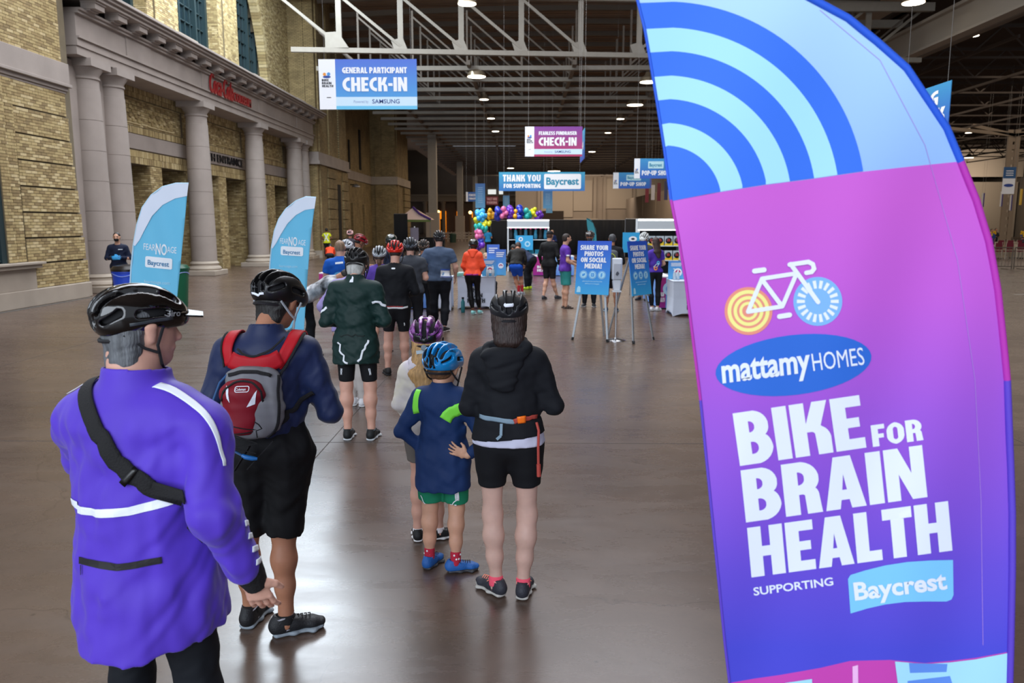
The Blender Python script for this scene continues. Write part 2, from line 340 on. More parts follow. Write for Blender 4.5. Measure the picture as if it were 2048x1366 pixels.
BR = [mat('brick_a', '#ab9769', rough=.85, var=.12, vscale=9, bump=.5, bscale=40), mat('brick_b', '#978258', rough=.85, var=.12, vscale=9, bump=.5, bscale=40), mat('brick_c', '#beab80', rough=.85, var=.1, vscale=9, bump=.5, bscale=40), mat('brick_d', '#86724d', rough=.85, var=.1, vscale=9)]
MORT = mat('mortar', '#6b604c', rough=.95, var=.1, vscale=3)
STONE = mat('stone', '#9a8f87', rough=.8, var=.09, vscale=1.2, bump=.15, bscale=30)
STONE2 = mat('stone_warm', '#a09486', rough=.8, var=.10, vscale=1.1, bump=.15, bscale=30)
BRY = brickmat('brick_far', '#a18c60', '#8a7650', '#62553c', 1.0, 'Y'); BRX = brickmat('brick_far_x', '#a18c60', '#8a7650', '#62553c', 1.0, 'X')
BW, BH = .235, .074
def brick_face(rects, plane='X', at_=0, out=.014, hole=None, soldier=False):
    """boxes for bricks on a face. plane X: face looks to +X (rect = y0,y1,z0,z1); plane Y: looks to -Y (rect = x0,x1,z0,z1)"""
    L_ = []
    for (a0, a1, z0, z1) in rects:
        bw, bh = (BH, .22) if soldier else (BW, BH)
        nr = max(1, round((z1-z0)/bh)); h = (z1-z0)/nr
        for r in range(nr):
            x = a0-(.5*bw if r % 2 and not soldier else 0)
            while x < a1:
                p, q = max(x, a0), min(x+bw, a1); x += bw
                if q-p < .03: continue
                zc = z0+r*h
                if hole and hole((p+q)/2, zc+h/2): continue
                o = out+random.uniform(-.004, .004)
                if plane == 'X': L_.append(((at_-.02, p+.005, zc+.005), (at_+o, q-.005, zc+h-.005)))
                else: L_.append(((p+.005, at_-o, zc+.005), (q-.005, at_+.02, zc+h-.005)))
    return L_
def bricks_build(L_, parent, singles=0, near=None):
    L_ = list(L_)
    if singles:
        L_.sort(key=near)
        meshes = {}
        for a, b in L_[:singles]:
            k = (round(b[0]-a[0], 2), round(b[1]-a[1], 3), round(b[2]-a[2], 3), random.randint(0, 3))
            if k not in meshes:
                me = MB().box((0, 0, 0), (b[0]-a[0], b[1]-a[1], b[2]-a[2])).mesh('brick'); me.materials.append(BR[k[3]]); meshes[k] = me
            o = bpy.data.objects.new('brick', meshes[k]); COL.objects.link(o); o.parent = parent; o.location = a
        L_ = L_[singles:]
    m = MB()
    for a, b in L_:
        m.cur = random.choice((0, 0, 1, 1, 2, 3, 0)); m.box(a, b)
    o = m.build('brickwork', BR, parent); o['kind'] = 'stuff'; return o

# ---------------- front pier of the left wall
wp = structure(empty('wall_left_pier', (0, 0, 0)))
XF = -12.05
MB().box((-14.5, 13, 0), (XF, 21.25, 16)).build('pier_core', MORT, wp)
s = MB(); s.box((-14, 13, 0), (-11.9, 21.2, .42)); s.box((-14, 21.2, 0), (-12.0, 21.5, .40))
s.build('plinth', STONE2, wp, bevel=.02)
MB().box((-14, 13, .42), (-11.93, 18.95, .93)).build('sill_panel', STONE2, wp, bevel=.01)
m = MB(); m.box((-14, 13, .93), (-11.82, 19.05, 1.02)); m.box((-14, 13, 1.02), (-11.76, 19.12, 1.08)); m.build('sill', STONE2, wp, bevel=.012)
nb = []
for i in range(8):      # rusticated bands, each slightly shorter and further back than the one beneath
    z0 = .43+i*.62; z1 = z0+.585; ye = 21.32-.05*i; y0 = 19.0 if i == 0 else 18.75
    nb += brick_face([(y0, ye, z0, z1)], 'X', XF+.07-.008*i)
    MB().box((XF-.1, y0, z0), (XF+.07-.008*i, ye, z1)).build('band_core', MORT, wp)
    nb += brick_face([(-13.2, XF+.07-.008*i, z0, z1)], 'Y', 0) if False else []
nb += brick_face([(18.0, 18.3, 1.09, 5.35)], 'X', XF+.10); nb += brick_face([(18.3, 18.72, 1.09, 5.35)], 'X', XF+.05)
nb += brick_face([(13.2, 18.0, 4.6, 5.35)], 'X', XF)
MB().box((XF-.1, 18.0, 1.08), (XF+.1, 18.3, 5.36)).build('reveal_core', MORT, wp)
bricks_build(nb, wp, 300, lambda ab: abs(ab[0][2]-2.2)*.6+abs(ab[0][1]-19.6))
m = MB(); m.box((-14, 13, 5.42), (XF+.06, 21.1, 5.52)); m.box((-14, 13, 5.52), (XF+.14, 21.16, 5.60)); m.box((-14, 13, 5.60), (XF+.10, 21.12, 6.12)); m.box((-14, 13, 5.36), (XF+.02, 21.05, 5.42))
m.build('stone_band', STONE, wp, bevel=.012)
ub = brick_face([(13.2, 20.95, 6.13, 8.2)], 'X', XF)+brick_face([(13.2, 14.6, 8.2, 12), (17.2, 20.9, 8.2, 12)], 'X', XF)
bricks_build(ub, wp)
w0 = structure(empty('window_1', (0, 0, 0)))
MB().box((-12.3, 13, 1.08), (-12.02, 17.95, 4.6)).build('glass_pane', mat('teal_glass', '#14252b', rough=.2, spec=.5), w0)
m = MB(); m.box((-12.1, 17.8, 1.08), (-11.97, 17.98, 4.6))
for z in (1.12, 1.9, 2.7, 3.5, 4.3): m.box((-12.05, 13, z), (-11.99, 17.9, z+.05))
for y in (14.2, 15.4, 16.6): m.box((-12.05, y, 1.1), (-11.99, y+.05, 4.6))
m.build('window_frame', mat('teal_frame', '#1a2f33', rough=.5), w0)

# ---------------- portico wall with six recessed bays
wq = structure(empty('wall_left_portico'))
opens = [(26.2, 27.9), (28.8, 30.9), (32.0, 34.1), (35.0, 37.4), (38.7, 40.8), (41.8, 44.1)]
XP = -13.2; m = MB()
m.box((-15, 21.2, 0), (-14.35, 47, 8.3)); m.box((-14.4, 21.2, 4.0), (XP, 47, 8.3))
ys = [21.2]+[v for o in opens for v in o]+[47]
segs = [(ys[i], ys[i+1]) for i in range(0, len(ys), 2)]
for a, b in segs: m.box((-14.4, a, 0), (XP, b, 4.0))
m.build('wall_core', MORT, wq)
B = []
for a, b in segs: B += brick_face([(a, b, .0, 4.0)], 'X', XP)
for a, b in opens: B += brick_face([(-14.35, XP, 0, 4.0)], 'Y', b); B += brick_face([(a, b, 0, 4.0)], 'X', -14.35)
B += brick_face([(24.8, 46, 4.01, 4.46)], 'X', XP+.02, soldier=True)
B += brick_face([(24.8, 46, 5.02, 5.25), (24.8, 46, 6.2, 6.55)], 'X', XP+.02, soldier=True)
for a, b in ((25.3, 30.0), (31.3, 36.4), (37.7, 42.8)):
    B += brick_face([(a-.5, b+.6, 5.27, 6.18)], 'X', XP)
    mid = (a+b)/2
    for p, q in ((a+.2, mid-.35), (mid+.35, b-.2)):
        y = p; k = 0
        while y < q:
            for j in range(5):
                if (j+k) % 2: B.append(((XP-.02, y, 5.4+j*.14), (XP+.05, y+.15, 5.4+j*.14+.10)))
            y += .19; k += 1
        B += [((XP-.02, p-.1, 5.33), (XP+.05, q+.1, 5.37)), ((XP-.02, p-.1, 6.10), (XP+.05, q+.1, 6.14))]
bricks_build(B, wq)
for a, b in ((24.8, 30.9), (30.9, 37.4), (37.4, 46)): MB().box((-13.4, a+.005, 4.50), (XP+.04, b-.005, 5.0)).build('stone_lintel', STONE, wq, bevel=.008)
MB().box((-14.4, 21.3, 0), (-12.55, 24.9, 6.5)).build('end_pilaster', STONE, wq, bevel=.02)
MB().box((-14.4, 44.9, 0), (-12.75, 46.4, 6.5)).build('end_pilaster', STONE, wq, bevel=.02)

COLY = [22.9, 24.3, 30.6, 37.0, 43.4, 44.8]
words = ['first stone column beside the left brick pier', 'second stone column, paired with the first beside the left brick pier', 'stone column left of the dark entrance lettering', 'stone column right of the dark entrance lettering', 'fifth stone column, larger of the far pair at the right end', 'last stone column, partly hidden at the far right end of the portico']
for i, y in enumerate(COLY):
    c = empty('stone_column', (-12.55, y, 0), 0, words[i], 'column', 'stone columns of the portico')
    m = MB(); m.box((-.66, -.66, 0), (.66, .66, .20)); m.build('plinth', STONE2, c, bevel=.02)
    m = MB(); m.lathe([(.60, .20), (.63, .26), (.60, .33), (.53, .36), (.52, .42), (.55, .46), (.52, .50), (.475, .55)], n=32); m.build('base', STONE2, c)
    zs = [.55, 1.5, 2.35, 3.2, 4.05, 4.9, 5.75]; rad = lambda z: .475-.085*max(0, (z-1.2)/5.0)**1.3
    for j in range(6):
        z0, z1 = zs[j], zs[j+1]; m = MB()
        m.lathe([(rad(z0)-.014, z0), (rad(z0)-.014, z0+.006), (rad(z0), z0+.010)]+[(rad(z0+(z1-z0)*t/4), z0+(z1-z0)*t/4) for t in (1, 2, 3)]+[(rad(z1), z1-.004), (rad(z1)-.012, z1)], n=36); m.build('drum', STONE, c)
    m = MB(); m.lathe([(.385, 5.75), (.385, 6.02), (.42, 6.04), (.42, 6.09), (.39, 6.10), (.40, 6.16), (.50, 6.30), (.52, 6.34)], n=36); m.box((-.53, -.53, 6.34), (.53, .53, 6.55)); m.build('capital', STONE, c)
# ---------------- entablature and cornice
tr = structure(empty('trim_1'))
Y0, Y1 = 21.9, 45.9
m = MB(); m.box((-14, Y0, 6.55), (-12.13, Y1, 6.78)); m.box((-14, Y0-.02, 6.78), (-12.09, Y1, 6.98)); m.box((-14, Y0, 6.98), (-12.03, Y1+.05, 7.03)); m.build('architrave', STONE, tr)
yb = [Y0, 24.6, 26.2, 30.2, 31.3, 36.6, 37.6, 42.6, 43.8, Y1]
for a, b in zip(yb[:-1], yb[1:]):
    pr = .03 if (b-a) < 1.8 else 0
    MB().box((-14, a+.006, 7.03), (-12.12+pr, b-.006, 7.62)).build('frieze_block', STONE, tr)
m = MB(); m.box((-14, Y0, 7.62), (-12.02, Y1+.06, 7.70)); m.box((-14, Y0, 7.70), (-11.96, Y1+.1, 7.76)); m.build('bed_moulding', STONE, tr)
y = 22.2
while y < 45.9:
    me = MB().box((-12.1, y-.02, 7.95), (-11.66, y+.52, 8.0)); me.box((-12.1, y, 7.80), (-11.70, y+.5, 7.95)); me.box((-12.1, y+.04, 7.76), (-11.86, y+.46, 7.80)); me.build('modillion', STONE, tr); y += 1.25
m = MB(); m.box((-14, Y0-.5, 8.0), (-11.60, Y1+.45, 8.10)); m.box((-14, Y0-.55, 8.10), (-11.52, Y1+.5, 8.19)); m.box((-14, Y0-.6, 8.19), (-11.44, Y1+.55, 8.27)); m.box((-14, Y0-.4, 8.27), (-11.9, Y1+.3, 8.36)); m.build('cornice', STONE, tr, bevel=.01)
for a in (27.5, 35.0, 41.5): MB().box((-12.4, a, 8.36), (-11.7, a+1.6, 8.44)).build('cornice_cap', STONE2, tr)
RED = mat('red_letters', '#8c1218', rough=.4)
lt = empty('wall_lettering', (0, 0, 0), 0, 'red script and capital lettering fixed on the stone frieze above the columns', 'lettering')
V, Fc, w = fonttext('Coca-Cola', .80, .004, .80); V = [(a+b*.28, b) for a, b in V]
k = 2.4/max(1e-3, w); place2d('script_letters', ([(a*k, b) for a, b in V], Fc, 2.4), RED, lt, (-12.04, 30.7, 6.98), (0, 1, 0), (0, 0, 1), thick=.06)
V, Fc, w = fonttext('COLISEUM', .36, .008, .9); k = 2.05/w
place2d('capital_letters', ([(a*k, b) for a, b in V], Fc, 2.0), RED, lt, (-12.04, 33.2, 7.03), (0, 1, 0), (0, 0, 1), thick=.06)
lt = empty('entrance_lettering', (0, 0, 0), 0, 'dark metal capital lettering on the stone band between two columns', 'lettering')
V, Fc, w = fonttext('SOUTH ENTRANCE', .34, .0, .9); k = 5.3/w
place2d('capital_letters', ([(a*k, b) for a, b in V], Fc, 5.3), mat('dark_letters', '#14141a', rough=.4, metal=.3), lt, (XP+.045, 31.75, 4.6), (0, 1, 0), (0, 0, 1), thick=.06)

# ---------------- upper wall with the big arched window
wu = structure(empty('wall_left_upper')); AC = (33.7, 8.3); R = 8.5; XU = -13.5
arc = [(AC[0]+(R+.2)*cos(a), AC[1]+(R+.2)*sin(a)) for a in np.linspace(0, pi, 40)]
m = MB()
for i in range(39):
    (ya, za), (yb_, zb) = arc[i], arc[i+1]; m.box((-14.6, ya, max(za, zb)), (XU, yb_, 17.6))
m.box((-14.6, 21, 8.2), (XU, AC[0]-R-.2, 17.6)); m.box((-14.6, AC[0]+R+.2, 8.2), (XU, 47, 17.6))
m.build('wall_core', MORT, wu)
hole = lambda y, z: (y-AC[0])**2+(z-AC[1])**2 < (R+.62)**2
B = brick_face([(21, 46.4, 8.3, 14.8)], 'X', XU, hole=hole)
piers = [(29.0, 31.6), (35.7, 38.1)]
for a, b in piers:
    B += brick_face([(a, b, 8.3, 14.0)], 'X', XU+.05); B += brick_face([(-14.2, XU+.05, 8.3, 14.0)], 'Y', a)
    B += brick_face([(a+.5, b-.5, 8.3, 14.0)], 'X', XU+.12)
bricks_build(B, wu)
m = MB()
for a, b in piers: m.box((-14.2, a, 8.2), (XU+.05, b, 16)); m.box((-14.2, a+.5, 8.2), (XU+.12, b-.5, 16))
m.build('pier_core', MORT, wu)
m = MB()   # voussoirs, two rings
for ring, (ra, rb, o) in enumerate(((R, R+.29, .10), (R+.30, R+.60, .06))):
    n = 170
    for i in range(n):
        a0 = pi*i/n+.0006; a1 = pi*(i+1)/n-.0012; m.cur = random.choice((0, 1, 2))
        P = [(AC[0]+r*cos(a), AC[1]+r*sin(a)) for r, a in ((ra, a0), (rb, a0), (rb, a1), (ra, a1))]
        m.prism([(XU-.3, p[0], p[1]) for p in P], (.3+o, 0, 0))
o = m.build('voussoirs', BR, wu); o['kind'] = 'stuff'
TG = MATS['teal_glass']; TF = MATS['teal_frame']
for k, (a, b) in enumerate(((25.4, 29.0), (31.6, 35.7), (38.1, 42.1))):
    w_ = structure(empty('window_%d' % (k+2)))
    MB().box((-14.2, a, 8.2), (-14.1, b, 15.5)).build('glass_pane', TG, w_)
    m = MB(); m.box((-14.1, a, 8.2), (-13.9, a+.22, 15.5)); m.box((-14.1, b-.22, 8.2), (-13.9, b, 15.5)); m.box((-14.1, a, 8.2), (-13.9, b, 8.55))
    m.box((-14.1, (a+b)/2-.9, 8.2), (-13.9, (a+b)/2-.75, 15.5)); m.box((-14.1, (a+b)/2+.75, 8.2), (-13.9, (a+b)/2+.9, 15.5)); m.build('window_frame', TF, w_)
    m = MB(); y = a+.5
    while y < b-.2: m.box((-14.1, y, 8.4), (-14.02, y+.05, 15.5)); y += .5
    z = 9.0
    while z < 15.4: m.box((-14.1, a, z), (-14.02, b, z+.05)); z += .62
    m.build('glazing_bars', TF, w_)
# ---------------- far brick piers and tower of the left wall
wf = structure(empty('wall_left_tower'))
def faceX(x, y0, y1, z0, z1, m, nm='brick_panel', d=.3):
    if nm == 'brick_panel': y0 += .28
    return MB().box((x-d, y0, z0), (x, y1, z1)).build(nm, m, wf)
def faceY(y, x0, x1, z0, z1, m, nm='brick_panel', d=.3): return MB().box((x0, y, z0), (x1, y+d, z1)).build(nm, m, wf)
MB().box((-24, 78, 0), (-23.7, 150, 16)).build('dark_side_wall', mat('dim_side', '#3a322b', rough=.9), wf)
faceY(46.3, -15, -12.05, 0, 16, BRX); faceX(-12.05, 46.3, 54, 0, 16, BRY)
faceY(46.22, -13.3, -12.6, 0, 16, BRX, 'brick_pilaster', .1); faceX(-11.97, 46.7, 48.2, 0, 16, BRY, 'brick_pilaster'); faceX(-11.97, 49.0, 50.0, 6.1, 16, BRY, 'brick_pilaster'); faceX(-11.97, 51.6, 52.6, 6.1, 16, BRY, 'brick_pilaster')
for i in range(8): z0 = .43+i*.62; faceX(-11.9-.01*i, 52.4, 54.15-.03*i, z0, z0+.57, BRY, 'brick_band', .2); faceX(-11.93, 48.4, 50.6, z0, z0+.57, BRY, 'brick_band', .2)
faceX(-12.02, 51.0, 51.9, .4, 4.5, mat('dark_recess', '#14110d', rough=.9), 'dark_window', .1)
m = MB(); m.box((-15, 46.1, 5.42), (-11.85, 54.2, 5.62)); m.box((-15, 46.15, 5.62), (-11.92, 54.15, 6.12)); m.build('stone_band', STONE, wf)
m = MB(); m.box((-15, 46.1, 0), (-11.88, 54.2, .42)); m.build('plinth', STONE2, wf)
faceX(-13.6, 54, 70.5, 0, 16, BRY); faceX(-13.5, 54, 70.4, 5.42, 6.1, STONE, 'stone_band', .2)
for y, w_, z0, z1 in ((56.5, .8, 6.4, 9.6), (61.5, .4, 6.2, 8.4), (65.5, .6, 6.4, 9.6)): faceX(-13.52, y, y+w_, z0, z1, MATS['dark_recess'], 'dark_window', .1)
for y in (57.5, 62, 66.5): faceX(-13.45, y, y+1.0, 0, 3.6, BRY, 'brick_pilaster', .2)
faceY(70.4, -16, -11.4, 0, 16, BRX); faceX(-11.4, 70.4, 78, 0, 16, BRY)
faceY(70.3, -13.2, -12.6, 0, 16, BRX, 'brick_pilaster', .15); faceX(-11.3, 71, 72, 0, 16, BRY, 'brick_pilaster')
m = MB(); m.box((-15, 70.2, 5.42), (-11.2, 78.2, 6.1)); m.build('stone_band', STONE2, wf)
for i in range(8): z0 = .43+i*.62; faceX(-11.22, 74.5, 78.1, z0, z0+.56, BRY, 'brick_band', .2)
# flood lamp on the recessed wall
p = at(712, 372, X=-13.0); fl = empty('flood_lamp', p, 0, 'small grey flood lamp on a bracket, high on the shaded brick wall', 'lamp')
MB().lathe([(.08, .15), (.3, 0), (.32, -.08), (.02, -.1)], n=16).build('lamp_shade', mat('lampgrey', '#8d8d90', rough=.4, metal=.5), fl); MB().bar((-.45, 0, .1), (0, 0, .1), .08, .08).build('bracket', mat('blackmetal', '#16161a', rough=.5, metal=.5), fl)

# ---------------- roof
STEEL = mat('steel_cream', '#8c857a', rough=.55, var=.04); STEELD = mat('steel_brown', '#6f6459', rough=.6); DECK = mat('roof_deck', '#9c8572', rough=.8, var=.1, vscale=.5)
ce = structure(empty('ceiling'))
m = MB(); y = -12
m.box((-15, -12, 15.6), (20.6, 140, 15.75)); m.box((-26, 47, 15.6), (-15, 151, 15.75))
for i in range(190): m.box((-15, 30+i*.58, 15.42), (20, 30+i*.58+.28, 15.6))
m.build('roof_deck', DECK, ce)
MB().box((20.3, -12, 13.2), (20.6, 140, 15.7)).build('deck_upstand', DECK, ce)
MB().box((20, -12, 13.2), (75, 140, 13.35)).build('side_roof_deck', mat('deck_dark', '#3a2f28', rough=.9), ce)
for i in range(20):    # rafters under the deck, gently cambered
    y = 44+i*3.3; m = MB()
    for k in range(6): xa = -13+k*5.6; xb = xa+5.6; za = 15.15+.5*(1-((xa-3.8)/17)**2)-.5; zb = 15.15+.5*(1-((xb-3.8)/17)**2)-.5; m.bar((xa, y, za), (xb, y, zb), .16, .3)
    m.build('rafter', STEELD, ce)
for x in (-8.4, -2.9, 2.6, 8.1, 13.6):
    MB().box((x-.1, 42, 10.12), (x+.1, 140, 10.36)).build('long_beam', STEELD, ce)
def truss(y0, y1, full, label):
    t = empty('roof_truss', (0, 0, 0), 0, label, 'roof truss', 'roof trusses across the hall')
    x0, x1 = -11.0 if full else -11.0, 19.9; ya = lambda x: y0+(y1-y0)*(x-x0)/(x1-x0)
    zb, zt = 10.0, 12.72
    m = MB(); m.box((0, 0, 0), (0, 0, 0)) if False else None
    m.bar((x0, ya(x0), zb+.11), (x1, ya(x1), zb+.11), .26, .22); m.build('bottom_chord', STEEL, t)
    xs = [-8.76+2.87*i for i in range(10)]
    if full:
        m = MB(); m.bar((x0, ya(x0), zt), (x1, ya(x1), zt), .26, .26); m.build('top_chord', STEEL, t)
        for i, x in enumerate(xs):
            MB().bar((x, ya(x), zb+.2), (x, ya(x), zt), .26, .14, (0, 1, 0)).build('vertical', STEEL, t)
            m = MB(); m.prism([(x-.32, ya(x)-.08, zb+.22), (x+.32, ya(x)-.08, zb+.22), (x+.1, ya(x)-.08, zb+.75), (x-.45, ya(x)-.08, zb+.6)], (0, .04, 0)); m.build('gusset_plate', STEEL, t)
            xq = x-2.87 if i <= 4 else x+2.87
            MB().bar((x, ya(x)-.02, zb+.35), (xq, ya(xq)-.02, zt-.1), .13, .13, (0, 1, 0)).build('diagonal', STEEL, t)
        MB().prism([(-9.4, ya(-9.5)-.1, zb+.22), (-8.3, ya(-9)-.1, zb+.22), (-8.8, ya(-9)-.1, zb+.95), (-9.4, ya(-9.5)-.1, zb+.9)], (0, .04, 0)).build('gusset_plate', STEEL, t)
    else:
        m = MB()
        for i, x in enumerate(xs):
            m.bar((x, ya(x), zb+.2), (x, ya(x), zt+.3), .1, .1)
            xq = x-2.87 if i <= 4 else x+2.87; m.bar((x, ya(x), zb+.3), (xq, ya(xq), zt), .09, .09, (0, 1, 0))
        m.build('web_bars', STEELD, t)['kind'] = 'stuff'
    return t
truss(38.3, 41.2, True, 'nearest cream steel roof truss, in front of the hanging check-in sign row')
ords = ['second', 'third', 'fourth', 'fifth', 'sixth']
for i in range(5): truss(42.9+3.3*i, 42.9+3.3*i, False, ords[i]+' cream steel roof truss, counting back from the nearest one')
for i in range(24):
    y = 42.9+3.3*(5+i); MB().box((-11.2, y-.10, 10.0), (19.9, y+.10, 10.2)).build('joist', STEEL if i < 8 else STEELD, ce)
MB().box((-12.5, 72, 10.4), (-7.9, 140, 10.5)).build('side_soffit', DECK, ce)
# posts along the left aisle
for i, y in enumerate((73, 104, 136)):
    c = empty('steel_post', (-8.4, y, 0), 0, ('nearest', 'middle', 'farthest')[i]+' tall cream boxed post in the left aisle row', 'post', 'posts in the left aisle')
    MB().box((-.38, -.38, 2.9 if i < 2 else 0), (.38, .38, 9.97)).build('shaft', STEEL, c)
    MB().box((-.62, -.5, 0), (.55, .5, 3.0)).build('casing', mat('casing', '#9b8e80', rough=.7), c)
# main girder on the right
gd = structure(empty('trim_2')); m = MB(); m.box((19.9, -12, 10.6), (20.5, 140, 10.72)); m.box((20.15, -12, 10.7), (20.25, 140, 12.0)); m.box((19.9, -12, 11.9), (20.5, 140, 12.05)); m.build('girder', mat('girder', '#a59b8e', rough=.6), gd)
for i in range(10): MB().box((12, 24+i*3.3, 12.3), (20.1, 24.25+i*3.3, 12.7)).build('purlin', STEEL, gd)
MB().box((20.5, 10, 10.55), (20.8, 140, 10.7)).build('pipe', STEELD, gd)
m = MB()
random.seed(3)
for i in range(12):
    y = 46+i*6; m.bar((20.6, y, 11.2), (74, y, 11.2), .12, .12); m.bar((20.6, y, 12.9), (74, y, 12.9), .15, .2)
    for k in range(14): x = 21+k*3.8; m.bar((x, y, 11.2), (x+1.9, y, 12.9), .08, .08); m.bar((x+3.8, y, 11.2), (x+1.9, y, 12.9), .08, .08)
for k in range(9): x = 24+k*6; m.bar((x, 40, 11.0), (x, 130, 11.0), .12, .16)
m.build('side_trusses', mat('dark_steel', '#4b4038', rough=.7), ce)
# end walls
BEI = mat('beige_panel', '#8f8070', rough=.85, var=.05, vscale=.4); BEI2 = mat('beige_light', '#9f907e', rough=.85)
we = structure(empty('wall_back'))
MB().box((-1.5, 140, 0), (26, 140.5, 16)).build('panel_wall', BEI, we)
for x0, x1, z0, z1 in ((3.0, 8.6, 3.1, 10), (8.7, 12.0, 4.2, 9.5), (14.2, 19, 4.6, 9.8), (19.5, 25, 4.6, 9.8)): MB().box((x0, 139.8, z0), (x1, 140.1, z1)).build('wall_panel', BEI2, we)
for x in (-1.5, 2.4, 12.2, 13.9, 19.1): MB().box((x, 139.6, 0), (x+.5, 140.1, 10)).build('wall_pier', BEI, we)
MB().box((3.2, 139.7, 0), (7, 139.9, 4.2)).build('dark_doorway', mat('doorway_brown', '#2e2218', rough=.9), we)
MB().box((7, 139.5, 0), (13, 139.8, 2.9)).build('door_panel', BEI2, we)
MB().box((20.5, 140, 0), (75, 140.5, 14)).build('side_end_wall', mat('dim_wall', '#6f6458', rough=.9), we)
MB().box((18, 75, 0), (18.3, 139.5, 6.2)).build('low_wall', BEI, we)
for y in (84, 96, 108, 120): MB().box((17.9, y, 3.2), (18.05, y+.4, 6.2)).build('wall_pier', BEI2, we)
MB().box((56, 120, 8.9), (74.5, 120.4, 13.1)).build('bulkhead', mat('cream_wall', '#b0a08e', rough=.9), we); MB().box((44, 121, 0), (74.5, 121.4, 8.2)).build('lower_wall', BEI2, we)
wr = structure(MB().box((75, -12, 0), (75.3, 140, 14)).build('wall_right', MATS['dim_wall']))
# old stone front at the far left end, with lit doorways
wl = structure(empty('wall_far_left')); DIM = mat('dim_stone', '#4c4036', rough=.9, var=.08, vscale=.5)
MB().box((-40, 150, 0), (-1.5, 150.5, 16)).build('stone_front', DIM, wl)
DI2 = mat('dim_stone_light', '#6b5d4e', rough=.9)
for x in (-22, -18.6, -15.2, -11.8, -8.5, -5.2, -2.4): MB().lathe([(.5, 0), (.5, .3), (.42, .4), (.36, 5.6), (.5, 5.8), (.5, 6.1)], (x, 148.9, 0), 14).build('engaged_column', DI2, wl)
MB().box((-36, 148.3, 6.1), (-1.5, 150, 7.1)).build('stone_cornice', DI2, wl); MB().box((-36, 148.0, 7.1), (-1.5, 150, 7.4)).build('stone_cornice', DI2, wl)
AMB = mat('lit_doorway', '#d8760f', emit=1.0)
for u0, u1, v0, v1 in ((880, 892, 422, 470), (914, 925, 423, 470), (944, 956, 424, 465), (796, 806, 430, 465)):
    a = at(u0, v1, Y=149.8); b = at(u1, v0, Y=149.8); MB().box((a.x, 149.7, max(.02, a.z)), (b.x, 149.95, b.z)).build('lit_doorway', AMB, wl)
for u0, u1, v0, v1 in ((881, 888, 438, 470), (918, 922, 440, 470)):
    a = at(u0, v1, Y=149.5); b = at(u1, v0, Y=149.5); MB().box((a.x, 149.4, 0), (b.x, 149.6, b.z)).build('dark_doorway', MATS['doorway_brown'], wl)
WIN = mat('daylight_window', '#cfd3cf', emit=.75)
for u0, u1, v0, v1 in ((976, 992, 379, 393), (998, 1006, 380, 400)):
    a = at(u0, v1, Y=149.8); b = at(u1, v0, Y=149.8); MB().box((a.x, 149.6, a.z), (b.x, 149.9, b.z)).build('lit_window', WIN, wl)
for i, (u, v) in enumerate(((876.5, 424), (940.5, 425))):
    p = at(u, v, Y=146); l = empty('globe_lamp', (p.x, p.y, 0), 0, ('left', 'right')[i]+' glowing round lamp on a post before the far orange doorways', 'lamp', 'globe lamps by the far doorways')
    MB().sphere((0, 0, p.z), .32, 14).build('lamp_globe', mat('globe', '#ffd88a', emit=2.2), l); MB().tube([(0, 0, 0), (0, 0, p.z-.2)], .14).build('pole', mat('lamp_post', '#7d5a33', rough=.6), l)
# high bay lamps
LE = mat('lamp_glow', '#fff0d6', emit=5); LH = mat('lamp_housing', '#b9a98f', rough=.3, metal=.6)
lamps = [(934, 6, 11.6, .42, 1), (953, 152, 9.75, .5, 1), (968, 198, 10, .3, 0), (982, 236, 10, .3, 0), (991, 262, 10, .32, 0), (1270, 209, 9.9, .55, 1), (1241, 237, 10, .3, 0), (1216, 265, 10, .28, 0), (1184, 303, 10, .4, 0), (1021, 336, 9.9, .5, 1), (1108, 342, 9.6, .95, 1), (1297, 163, 9.9, .5, 1), (1292, 318, 9.7, .7, 1), (1827, 4, 11.9, .5, 1), (1938, 315, 11, .6, 0), (1912, 80, 12.6, .3, 0), (1945, 70, 12.6, .3, 0), (1937, 265, 12, .3, 0)]
for i, (u, v, z, r, big) in enumerate(lamps):
    p = at(u, v, z=z)
    if u > 1850: p = at(u, v, z=11.0)
    lb = 'round ceiling lamp '+['at the top edge left of centre', 'glowing brightly right of the large blue check-in sign', 'just below the brightest one, in the left lamp row', 'third down the left lamp row', 'fourth down the left lamp row', 'glowing brightly beside the big flag edge, right lamp row', 'second down the right lamp row', 'third down the right lamp row', 'fourth down the right lamp row, smallest', 'lowest in the left lamp row, above the thank-you banner', 'wide and flat above the thank-you banner centre', 'high against the left edge of the big flag', 'above the pop-up shop signs', 'at the top edge right of the big flag', 'over the dining hall beside the flag edge', 'left of two under the right girder', 'right of two under the right girder', 'small and lone above the dining hall'][i]
    l = empty('ceiling_lamp', p, 0, lb, 'lamp', 'high bay ceiling lamps')
    MB().lathe([(.02, -.05), (r*.96, -.05), (r*.94, -.03), (.02, -.03)], n=20).build('lamp_lens', LE, l)
    MB().lathe([(r, -.03), (r*.9, .18), (r*.45, .34), (r*.3, .5), (.06, .52)], n=20).build('lamp_housing', LH, l)
    MB().tube([(0, 0, .5), (0, 0, .95)], .03, 6).build('hanger', STEELD, l)
    if big and u < 1850:
        L_ = bpy.data.lights.new('bay_lamp_light', 'SPOT'); L_.energy = 900; L_.color = (1, .82, .62); L_.spot_size = radians(125); L_.spot_blend = .6; L_.shadow_soft_size = r
        lo = bpy.data.objects.new('bay_lamp_light', L_); COL.objects.link(lo); lo.location = p-Vector((0, 0, .12))
